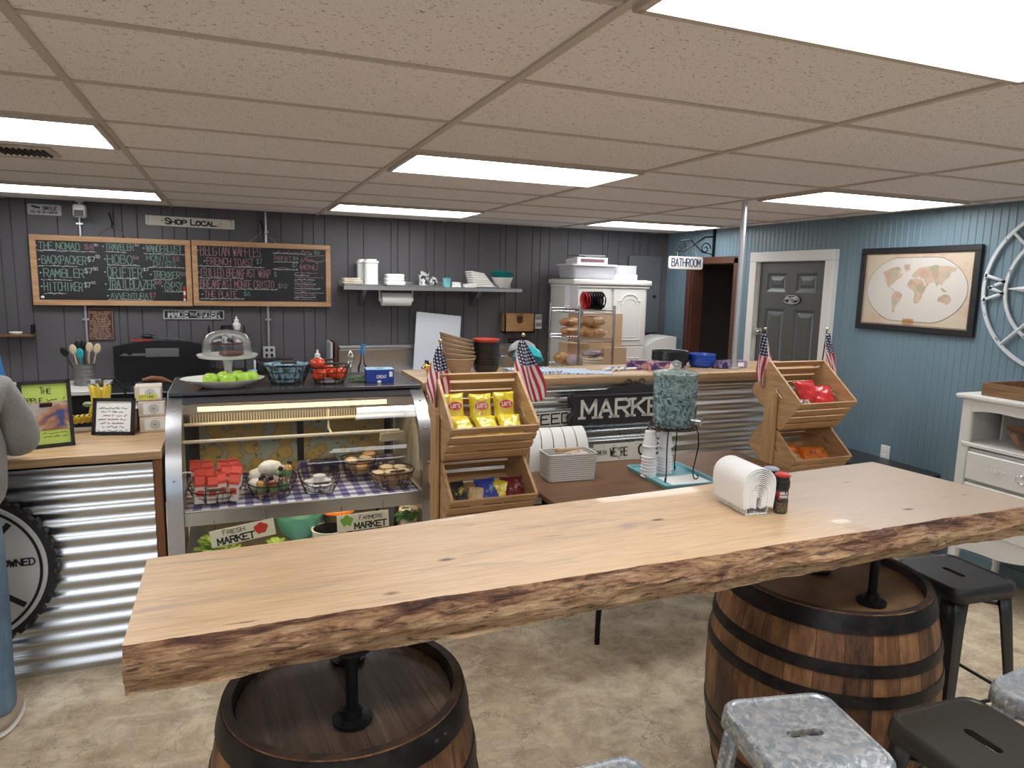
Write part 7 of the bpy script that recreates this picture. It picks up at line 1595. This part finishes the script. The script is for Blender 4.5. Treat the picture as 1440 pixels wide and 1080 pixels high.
# electric panel and round white object
t = thing('electric_panel', 'flat grey electric panel door on the wall beside the white wardrobe', 'electric panel', (4.33, WY-.006, 1.745)); mb = MB(); mb.box((0, -.012, 0), (.42, .026, .86), .004); mb.obj('panel_door', MATS['panel_grey'] if 'panel_grey' in MATS else mat('panel_grey', (.12, .135, .15), .4), t); mb = MB(); mb.box((.14, -.028, -.02), (.04, .012, .03), .002); mb.obj('latch', MATS['black_plastic'], t)
mb = MB(); mb.at((4.25, 6.50, 0)); mb.prism([(-.20, 0), (.20, 0), (.20, 1.31), (.10, 1.31), (-.05, 1.28), (-.16, 1.22), (-.20, 1.15)], -.18, .18, 'xz'); tag(mb.obj('freezer', MATS['white_paint']), 'white curved topped appliance between wardrobe and blue corner', 'appliance')

# ================================================================== RIGHT WALL
# BATHROOM sign on a scroll bracket
t = thing('bathroom_sign', 'white BATHROOM sign hanging from a black scrolled wall bracket', 'sign', (RIGHT_X, 6.02, 0))
br = MB(); br.box((-.008, 0, 2.285), (.016, .03, .30)); br.tube([(-.01, 0, 2.36), (-.12, 0, 2.35), (-.24, 0, 2.28), (-.38, 0, 2.20), (-.46, 0, 2.21)], .008, 8)
def spiral(cx, cz, r, a0, turns, n=26, k=1): return [(cx+r*(1-i/(n*1.15))*cos(a0+k*turns*2*pi*i/n), 0, cz+r*(1-i/(n*1.15))*sin(a0+k*turns*2*pi*i/n)) for i in range(n)]
br.tube(spiral(-.11, 2.235, .065, 0, 1.4), .006, 6); br.tube(spiral(-.40, 2.245, .05, -1, 1.3), .006, 6); br.tube([(-.02, 0, 2.18), (-.15, 0, 2.20), (-.30, 0, 2.32), (-.42, 0, 2.30)], .006, 6)
br.obj('scroll_bracket', MATS['black_metal'], t)
mb = MB(); mb.at((-.34, 0, 2.085)); mb.prism(rrect(.40, .125, .022, 4), -.010, .010, 'xz'); mb.obj('sign_board', MATS['white_paint'], t)
mb = MB(); mat('navy', (.02, .04, .13), .5); letters(mb, 'BATHROOM', -.515, 2.05, .075, lambda a, b: (a, -.0115, b), .010, width=.345, lw=.4); mb.obj('lettering', MATS['navy'], t)
for x in (-.45, -.22):
    mb = MB(); mb.tube([(x, 0, 2.15), (x+.008, 0, 2.165), (x, 0, 2.18), (x-.004, 0, 2.20)], .003, 6); mb.obj('hook', MATS['steel'], t)
# bucket inside hall
t = thing('clear_bucket', 'grey bucket with lid inside the dark bathroom hallway', 'bucket', (5.05, 6.20, .55)); mb = MB(); mb.lathe([(.001, 0), (.10, 0), (.12, .24), (.001, .24)], n=24); mb.obj('body', MATS['grey_plastic'], t); mb = MB(); mb.lathe([(.001, .241), (.126, .241), (.126, .26), (.001, .262)], n=24); mb.obj('lid', MATS['white_paint'], t)
mb = MB(); mb.box((5.05, 6.2, .275), (.4, .3, .55), .01); tag(mb.obj('hall_cabinet', MATS['gunmetal_paint']), 'low dark cabinet inside the bathroom hallway', 'cabinet')

# world map
t = thing('world_map', 'large framed antique style world map in a black frame on the blue wall', 'map', (RIGHT_X-.006, 3.68, 1.867)); W, H, f = .955, .615, .042
for c_, d_ in (((-.012, 0, H/2-f/2), (.028, W, f)), ((-.012, 0, -H/2+f/2), (.028, W, f)), ((-.012, W/2-f/2, 0), (.028, f, H-2*f)), ((-.012, -W/2+f/2, 0), (.028, f, H-2*f))):
    mb = MB(); mb.box(c_, d_, .003); mb.obj('frame_rail', MATS['black'], t)
mt = mat('map_paper', (.62, .52, .44), .35); q = NT(mt); f1 = q.noise(q.coord(), 5, 6, .65); f2 = q.noise(q.coord(), 60, 3, .6)
q.col(q.mix(q.math('MULTIPLY', f2, .25), q.ramp(f1, [(.35, (.52, .38, .29)), (.5, (.60, .49, .38)), (.65, (.54, .50, .36))]), (.38, .26, .2)))
mb = MB(); mb.box((-.008, 0, 0), (.006, W-2*f+.004, H-2*f+.004)); mb.obj('map_sheet', mt, t, smooth=False)
mt = speckle('map_ocean', (.55, .53, .50), (.58, .53, .48), 6, .35, lo=.3, hi=.7)
fn = lambda a, b, x=-.0125: (x, -a, b)
mb = MB(); hw, hh = .405, .232; P = [(hw*cos(2*pi*i/48)*(1 if abs(cos(2*pi*i/48)) > .4 else 1), hh*max(-1, min(1, 1.12*sin(2*pi*i/48)))) for i in range(48)]
mb.add([fn(a, b, -.0118) for a, b in P], [tuple(range(48))]); mb.obj('ocean', mt, t)
mt = mat('map_land', (.42, .33, .25), .4); q = NT(mt); vo = q.n('ShaderNodeTexVoronoi'); q.l(q.coord(), vo.inputs['Vector']); vo.inputs['Scale'].default_value = 22; bwx = q.n('ShaderNodeRGBToBW'); q.l(vo.outputs['Color'], bwx.inputs[0])
q.col(q.ramp(bwx.outputs[0], [(.2, (.40, .36, .26)), (.45, (.50, .38, .28)), (.6, (.47, .30, .24)), (.8, (.36, .32, .22))]))
LAND = [  # rough outlines, x -1..1 , z -1..1 of the oval
 [(-.66, .62), (-.55, .70), (-.38, .76), (-.30, .66), (-.34, .55), (-.26, .50), (-.30, .40), (-.40, .30), (-.46, .18), (-.53, .12), (-.52, .02), (-.44, .00), (-.41, -.06), (-.48, -.02), (-.58, .10), (-.64, .28), (-.66, .44), (-.72, .56)],
 [(-.42, -.06), (-.32, -.08), (-.24, -.20), (-.27, -.38), (-.34, -.50), (-.38, -.72), (-.42, -.78), (-.44, -.55), (-.47, -.25)],
 [(-.26, .82), (-.14, .84), (-.12, .68), (-.20, .58), (-.25, .70)],
 [(-.10, .34), (.02, .38), (.14, .34), (.20, .18), (.28, .14), (.22, -.06), (.18, -.25), (.10, -.45), (.04, -.46), (.02, -.25), (-.01, -.04), (-.10, .02), (-.16, .14)],
 [(-.08, .44), (-.04, .54), (.02, .62), (.06, .72), (.20, .74), (.40, .80), (.62, .76), (.82, .70), (.80, .60), (.70, .56), (.68, .40), (.60, .28), (.56, .14), (.50, .22), (.44, .10), (.40, .26), (.32, .22), (.28, .14), (.20, .24), (.18, .36), (.08, .42), (-.02, .38)],
 [(.52, -.22), (.62, -.12), (.72, -.16), (.76, -.34), (.68, -.46), (.58, -.38), (.50, -.36)],
 [(.52, .06), (.60, .04), (.68, -.06), (.60, -.06), (.54, .0)]]
mb = MB(); rr_ = random.Random(4)
for L_ in LAND:
    P = []; jj = .018 if L_ is not LAND[0] else 0
    for (a, b), (c, d) in zip(L_, L_[1:]+L_[:1]):
        P.append((a, b)); P.append(((a+c)/2+rr_.uniform(-jj, jj), (b+d)/2+rr_.uniform(-jj, jj)))
    mb.add([fn(a*hw*.95, b*hh*.95, -.0124) for a, b in P], [tuple(range(len(P)))])
mb.obj('continents', mt, t)
mb = MB(); mb.add([fn(a, b, -.0126) for a, b in ((-.07, -.262), (.02, -.262), (.02, -.212), (-.07, -.212))], [(0, 1, 2, 3)]); mb.obj('title_plate', MATS['bamboo'], t)
mb = MB(); 
for z in (-.228, -.24, -.252): scrawl(mb, -.06, .01, z, .006, lambda a, b: fn(a, b, -.0129), .0015, .004)
ribbon(mb, [(-.425, -.26), (.425, -.26), (.425, .26), (-.425, .26), (-.425, -.26)], .003, lambda a, b: fn(a, b, -.0129)); ribbon(mb, P[:0]+[(hw*cos(2*pi*i/48), hh*max(-1, min(1, 1.12*sin(2*pi*i/48)))) for i in range(49)], .0025, lambda a, b: fn(a, b, -.0129)); mb.obj('printed_lines', MATS['maroon_sign'], t)

# compass wall art
speckle('worn_white', (.58, .62, .64), (.20, .22, .23), 22, .5, lo=.62, hi=.68)
t = thing('compass_wall_art', 'big round weathered white metal compass with letter W on the blue wall', 'wall decoration', (RIGHT_X-.022, 2.66, 1.885))
def ring(mb, r, w_, th=.012):
    n = 72; vs = []
    for i in range(n):
        a = 2*pi*i/n
        for rr, x in ((r-w_/2, -th/2), (r+w_/2, -th/2), (r+w_/2, th/2), (r-w_/2, th/2)): vs.append((x, rr*cos(a), rr*sin(a)))
    mb.add(vs, [(i*4+j, i*4+(j+1) % 4, ((i+1) % n)*4+(j+1) % 4, ((i+1) % n)*4+j) for i in range(n) for j in range(4)])
for r, w_ in ((.505, .022), (.365, .020)):
    mb = MB(); ring(mb, r, w_); mb.obj('ring', MATS['worn_white'], t)
for k in range(4):
    a = pi/4+k*pi/2; mb = MB(); mb.cyl((0, .05*cos(a), .05*sin(a)), (0, .50*cos(a), .50*sin(a)), .011, n=8); mb.obj('spoke', MATS['worn_white'], t)
    a = k*pi/2; mb = MB(); c_, s_ = cos(a), sin(a); mb.add([(-.008, .0, .0), (0, .10*c_-.045*s_, .10*s_+.045*c_), (0, .36*c_, .36*s_), (0, .10*c_+.045*s_, .10*s_-.045*c_), (-.02, .12*c_, .12*s_)], [(0, 1, 4), (1, 2, 4), (2, 3, 4), (3, 0, 4), (0, 3, 2, 1)]); mb.obj('needle', MATS['worn_white'], t)
for ch, a in (('W', pi), ('N', pi/2), ('E', 0), ('S', -pi/2)):
    mb = MB(); y0, z0 = -.435*cos(a), .435*sin(a)
    if ch == 'W': 
        fnw = lambda p, q_: (-.004, .365+.14*(q_), -.05+.12*p)    # letter stands sideways, reading toward the rim
        ribbon(mb, [(.495, .085), (.375, .045), (.465, .005), (.375, -.030), (.500, -.075)], .020, lambda p, q_: (-.004, p, q_))
        ribbon(mb, [(.492, .105), (.498, .06)], .014, lambda p, q_: (-.004, p, q_)); ribbon(mb, [(.495, -.05), (.488, -.10)], .014, lambda p, q_: (-.004, p, q_))
    else: letters(mb, ch, -.05, -.05, .10, lambda p, q_: (-.004, y0-p, z0+q_), .02, width=.10)
    mb.obj('letter', MATS['worn_white'], t, solid=.006)
# white dresser
t = thing('white_dresser', 'white carved dresser with open shelf and scalloped edges at the blue wall', 'dresser', (0, 0, 0))
XF, YL, YR = 4.14, 2.885, 1.35; XM = (XF+4.62)/2
mb = MB(); 
mb.box((XM, (YL+YR)/2, 1.235), (.54, YL-YR+.06, .028), .010, seg=2); mb.obj('top_board', MATS['white_paint'], t)
for y in (YL-.012, YR+.012):
    mb = MB(); mb.box((XM+.01, y, .76), (.47, .022, .92)); mb.obj('side_panel', MATS['white_paint'], t, smooth=False)
mb = MB(); mb.box((4.61, (YL+YR)/2, .76), (.012, YL-YR-.05, .92)); mb.obj('back_panel', MATS['white_paint'], t, smooth=False)
mb = MB(); mb.box((XM, (YL+YR)/2, .945), (.50, YL-YR-.046, .024), .004); mb.obj('shelf_board', MATS['white_paint'], t)
mb = MB(); mb.box((XM+.01, (YL+YR)/2, .665), (.45, YL-YR-.05, .51)); mb.obj('lower_carcass', MATS['white_paint'], t, smooth=False)
for y in (YL-.032, YR+.032):
    mb = MB(); mb.box((XF+.012, y, .76), (.030, .062, .92), .006); mb.obj('front_stile', MATS['white_paint'], t)
mb = MB(); mb.box((XM+.12, 2.80, 1.085), (.20, .012, .26)); mb.obj('divider', MATS['white_paint'], t, smooth=False)
def scallop(y0, y1, ztop, zb, dz, n=60, rep=1.0):
    return [(y0, ztop)]+[(y0+(y1-y0)*i/n, zb+dz*(.5*sin(pi*i/n*2*rep-pi/2)+.5)*(1 if 1 else 0)+.012*sin(pi*i/n*6*rep)) for i in range(n+1)]+[(y1, ztop)]
mb = MB(); mb.prism(scallop(YL-.06, YR+.06, 1.222, 1.145, .055), XF-.002, XF+.014, 'yz'); mb.obj('upper_apron', MATS['white_paint'], t, smooth=False)
mb = MB(); mb.prism(scallop(YL, YR, .43, .28, .085), XF-.006, XF+.014, 'yz'); mb.obj('lower_apron', MATS['white_paint'], t, smooth=False)
yc = (YL+YR)/2
for (z0, z1) in ((.735, .905), (.43, .715)):
    for y0, y1 in ((yc+.02, YL-.075), (YR+.075, yc-.02)):
        mb = MB(); mb.box((XF-.006, (y0+y1)/2, (z0+z1)/2), (.022, y1-y0, z1-z0), .006); Q = [(y0+.05+(y1-y0-.1)*i/24, (z0+z1)/2+.035*sin(pi*i/24)*(1 if z1 < .8 else .6)+.006*sin(i*1.3)) for i in range(25)]
        if z1 < .8: mb.tube([(XF-.018, a, b) for a, b in Q], .006, 6); mb.tube([(XF-.018, a, 2*((z0+z1)/2)-b-.01) for a, b in Q], .006, 6)
        else:
            for sy in (-.16, .16):
                for k in range(5): mb.tube([(XF-.018, (y0+y1)/2+sy+.02*(k-2), (z0+z1)/2-.012), (XF-.018, (y0+y1)/2+sy+.028*(k-2), (z0+z1)/2+.014)], .005, 6)
        dr = mb.obj('drawer', MATS['white_paint'], t)
        if z1 > .8 or True:
            mb = MB(); cy_, cz_ = (y0+y1)/2, (z0+z1)/2; mb.tube([(XF-.030-.006*sin(a), cy_+.032*cos(a), cz_+.022*sin(a)-.006) for a in [2*pi*i/24 for i in range(24)]], .0035, 6, closed=True); mb.sphere((XF-.024, cy_, cz_+.018), .009, 8, 6); mb.obj('ring_pull', MATS['chrome'], dr)
for y in (YL-.04, YR+.04):
    for x in (XF+.03, 4.58):
        mb = MB(); mb.tube([(x, y, .33), (x-.01, y, .22), (x+.004, y, .10), (x-.004, y, .0)], .03, 10, rs=[.036, .032, .020, .024]); mb.obj('leg', MATS['white_paint'], t)
# crate and dough bowl on it
wood('rustic_wood', (.26, .135, .06), (.10, .05, .028), (.40, .24, .12), 1, 1.4, .65); mt = MATS['rustic_wood']
t = thing('wooden_crate', 'low rustic wooden crate on top of the white dresser', 'crate', (4.36, 2.44, 1.2495), .0)
for c_, d_ in (((-.18, 0, .045), (.016, .72, .062)), ((.18, 0, .045), (.016, .72, .062)), ((0, .352, .045), (.344, .016, .062)), ((0, -.352, .045), (.344, .016, .062))):
    mb = MB(); mb.box(c_, d_, .002); mb.box((c_[0], c_[1], .008), (d_[0]*1.0, d_[1], .014), .001); mb.obj('side_board', mt, t)
mb = MB(); mb.box((0, 0, .006), (.344, .70, .010)); mb.obj('bottom_board', mt, t, smooth=False); mb = MB(); mb.box((.0, .10, .045), (.344, .014, .058)); mb.obj('divider', mt, t, smooth=False)
mt = mat('dough_wood', (.36, .17, .08), .45); q = NT(mt); f = q.noise(q.coord(), 7, 5, .6); q.col(q.ramp(f, [(.42, (.06, .03, .02)), (.5, (.34, .16, .075)), (.7, (.46, .24, .12))]))
t = thing('dough_bowl', 'oval carved brown wooden dough bowl on the open shelf of the dresser', 'bowl', (4.27, 2.50, .9575)); mb = MB(); mb.lathe([(.001, 0), (.07, 0), (.13, .03), (.175, .115), (.178, .12), (.165, .118), (.12, .04), (.001, .016)], n=40, sx=.62, sy=1.0, wob=lambda a, z: 1+.02*noise.noise((cos(a)*3, sin(a)*3, z*9))); mb.obj('bowl', mt, t)

# ================================================================== PEOPLE
mat('skin', (.55, .32, .22), .5, sss=.05); mat('hair_brown', (.06, .035, .02), .7)
mt = mat('hoodie_grey', (.23, .225, .215), .9, sheen=.3); q = NT(mt); f = q.noise(q.coord(), 9, 6, .65); f2 = q.noise(q.coord(), 160, 2); q.col(q.mix(q.math('MULTIPLY', f2, .35), q.ramp(f, [(.3, (.21, .205, .195)), (.7, (.27, .262, .25))]), (.13, .125, .12))); q.bump(f, .6, .03)
mt = mat('denim', (.12, .20, .30), .85); q = NT(mt); f = q.noise(q.coord((1, 1, .4)), 8, 6, .65); q.col(q.ramp(f, [(.3, (.07, .125, .20)), (.55, (.14, .225, .32)), (.75, (.24, .33, .42))])); q.bump(f, .5, .02)
mat('blue_shirt', (.03, .22, .55), .8); mat('shoe_tan', (.42, .33, .26), .7); mat('dark_pants', (.03, .03, .04), .8)
def skin(name, nodes, edges, mtl, parent, sub=2, root=0):
    me = bpy.data.meshes.new(name); me.from_pydata([n_[:3] for n_ in nodes], edges, [])
    o = bpy.data.objects.new(name, me); COL.objects.link(o); o.parent = parent
    md = o.modifiers.new('skin', 'SKIN'); md.use_smooth_shade = True
    for i, n_ in enumerate(nodes):
        r = n_[3]; sv = me.skin_vertices[0].data[i]; sv.radius = (r, n_[4] if len(n_) > 4 else r); sv.use_root = (i == root)
    o.modifiers.new('sub', 'SUBSURF').levels = sub; o.modifiers['sub'].render_levels = sub
    me.materials.append(mtl); return o
def person(label, loc, rz, top, pants, arms, lean=0.0, hair='hair_brown', hood=True):
    """local: facing +y, x to the right; arms = two lists (shoulder, elbow, wrist, hand dir)"""
    t = thing('person', label, 'person', loc, rz)
    ly = lambda z: lean*(z-.95)   # forward lean above the hips
    N = [(0, 0, .95, .11, .08), (0, ly(1.12), 1.12, .11, .08), (0, ly(1.30), 1.30, .13, .09), (0, ly(1.42), 1.42, .09, .08), (0, ly(1.50)+.01, 1.50, .052), (0, ly(1.55)+.02, 1.56, .062, .072), (0, ly(1.66)+.03, 1.65, .082, .098), (0, ly(1.74)+.02, 1.73, .06, .075)]
    E = [(i, i+1) for i in range(7)]
    for s_ in (-1, 1):
        b0 = len(N); N += [(s_*.08, 0, .86, .06), (s_*.095, .02, .50, .045), (s_*.11, -.01, .10, .037), (s_*.11, .12, .04, .035)]; E += [(0, b0), (b0, b0+1), (b0+1, b0+2), (b0+2, b0+3)]
    for s_, (el, wr, hd) in zip((-1, 1), arms):
        b0 = len(N); sh = (s_*.175, ly(1.40), 1.40); N += [(*sh, .055), (*el, .042), (*wr, .028)]; E += [(3, b0), (b0, b0+1), (b0+1, b0+2)]
        W_ = Vector(wr); h = Vector(hd).normalized(); sd = h.cross(Vector((0, 0, 1))); sd = sd.normalized() if sd.length > .1 else Vector((1, 0, 0)); pm = W_+h*.07
        b1 = len(N); N.append((*pm, .026, .018)); E.append((b0+2, b1))
        for k in range(4):
            o_ = sd*(.027-.018*k); L_ = (.062, .075, .07, .055)[k]; b2 = len(N)
            p1 = pm+o_+h*.03; p2 = p1+h*L_*.55+Vector((0, 0, -.004)); p3 = p2+h*L_*.4+Vector((0, 0, -.014)); N += [(*p1, .0095), (*p2, .0085), (*p3, .007)]; E += [(b1, b2), (b2, b2+1), (b2+1, b2+2)]
        b2 = len(N); p1 = W_+h*.03+sd*.03*(-s_)*-1; p2 = p1+h*.035+sd*.018; N += [(*p1, .011), (*p2, .0085)]; E += [(b0+2, b2), (b2, b2+1)]
    skin('body', N, E, MATS['skin'], t)
    # face
    fy = ly(1.66)+.03
    mb = MB(); mb.sphere((0, fy+.098, 1.635), .016, 12, 8, (.8, 1.1, 1.3)); mb.obj('nose', MATS['skin'], t)
    for s_ in (-1, 1):
        mb = MB(); mb.sphere((s_*.031, fy+.074, 1.664), .011, 12, 8); mb.obj('eye', MATS['white_paint'], t); mb = MB(); mb.sphere((s_*.031, fy+.0835, 1.664), .0045, 10, 8); mb.obj('pupil', MATS['black'], t)
        mb = MB(); mb.sphere((s_*.082, fy, 1.645), .026, 12, 8, (.3, .7, 1.1)); mb.obj('ear', MATS['skin'], t)
    mb = MB(); mb.sphere((0, fy+.088, 1.595), .02, 12, 8, (1.2, .4, .3)); mb.obj('mouth', MATS['lid_red'], t)
    mb = MB(); mb.sphere((0, fy-.018, 1.70), .10, 24, 14, (.93, 1.08, .95), fn=lambda d: (1+.03*noise.noise(d*6)) if (d.z > -.15 or d.y < -.1) else .86); mb.obj('hair', MATS[hair], t)
    # top
    N = [(0, ly(.96), .885, .19, .135), (0, ly(1.05), 1.05, .215, .15), (0, ly(1.18), 1.18, .205, .145), (0, ly(1.32), 1.32, .19, .135), (0, ly(1.42), 1.43, .15, .12), (0, ly(1.50), 1.50, .098, .098)]; E = [(i, i+1) for i in range(5)]
    for s_, (el, wr, hd) in zip((-1, 1), arms):
        b0 = len(N); el, wr = Vector(el), Vector(wr); sh = Vector((s_*.185, ly(1.40), 1.39)); md = sh.lerp(el, .5); m2 = el.lerp(wr, .45)
        N += [(*sh, .088), (*md, .078), (*el, .072), (*m2, .068), (*el.lerp(wr, .86), .050), (*el.lerp(wr, .93), .044)]; E += [(3, b0)]+[(b0+i, b0+i+1) for i in range(5)]
    skin('hoodie' if hood else 'shirt', N, E, MATS[top], t)
    N = [(0, 0, .97, .155, .12), (0, 0, .88, .15, .12)]; E = [(0, 1)]
    for s_ in (-1, 1):
        b0 = len(N); N += [(s_*.085, 0, .80, .090), (s_*.095, .02, .50, .070), (s_*.10, -.01, .18, .068), (s_*.10, .0, .05, .076)]; E += [(1, b0), (b0, b0+1), (b0+1, b0+2), (b0+2, b0+3)]
    skin('jeans', N, E, MATS[pants], t, root=1)
    for s_ in (-1, 1):
        mb = MB(); mb.sphere((s_*.11, .06, .048), 1, 22, 12, (.05, .145, .048), fn=lambda d: 1-.25*max(0, d.z)*max(0, d.y)); mb.obj('shoe', MATS['shoe_tan'], t)
        mb = MB(); mb.sphere((s_*.11, .06, .014), 1, 22, 8, (.054, .150, .014)); mb.obj('sole', MATS['white_paint'], t)
    return t
person('person in grey hoodie and blue jeans leaning one elbow on the corrugated counter', (-1.025, 3.20, 0), .0, 'hoodie_grey', 'denim', (((-.25, .05, 1.18), (-.15, .30, 1.125), (.3, 1, -.1)), ((.235, .10, 1.17), (.10, .36, 1.125), (-.6, .6, -.1))), .12)
person('person in bright blue shirt behind the counter, mostly hidden by the grey hoodie', (-1.42, 4.72, 0), pi*.9, 'blue_shirt', 'dark_pants', (((-.24, .06, 1.12), (-.16, .26, 1.0), (.2, 1, -.1)), ((.24, .05, 1.12), (.16, .26, 1.0), (-.2, 1, -.1))), .10, hood=False)
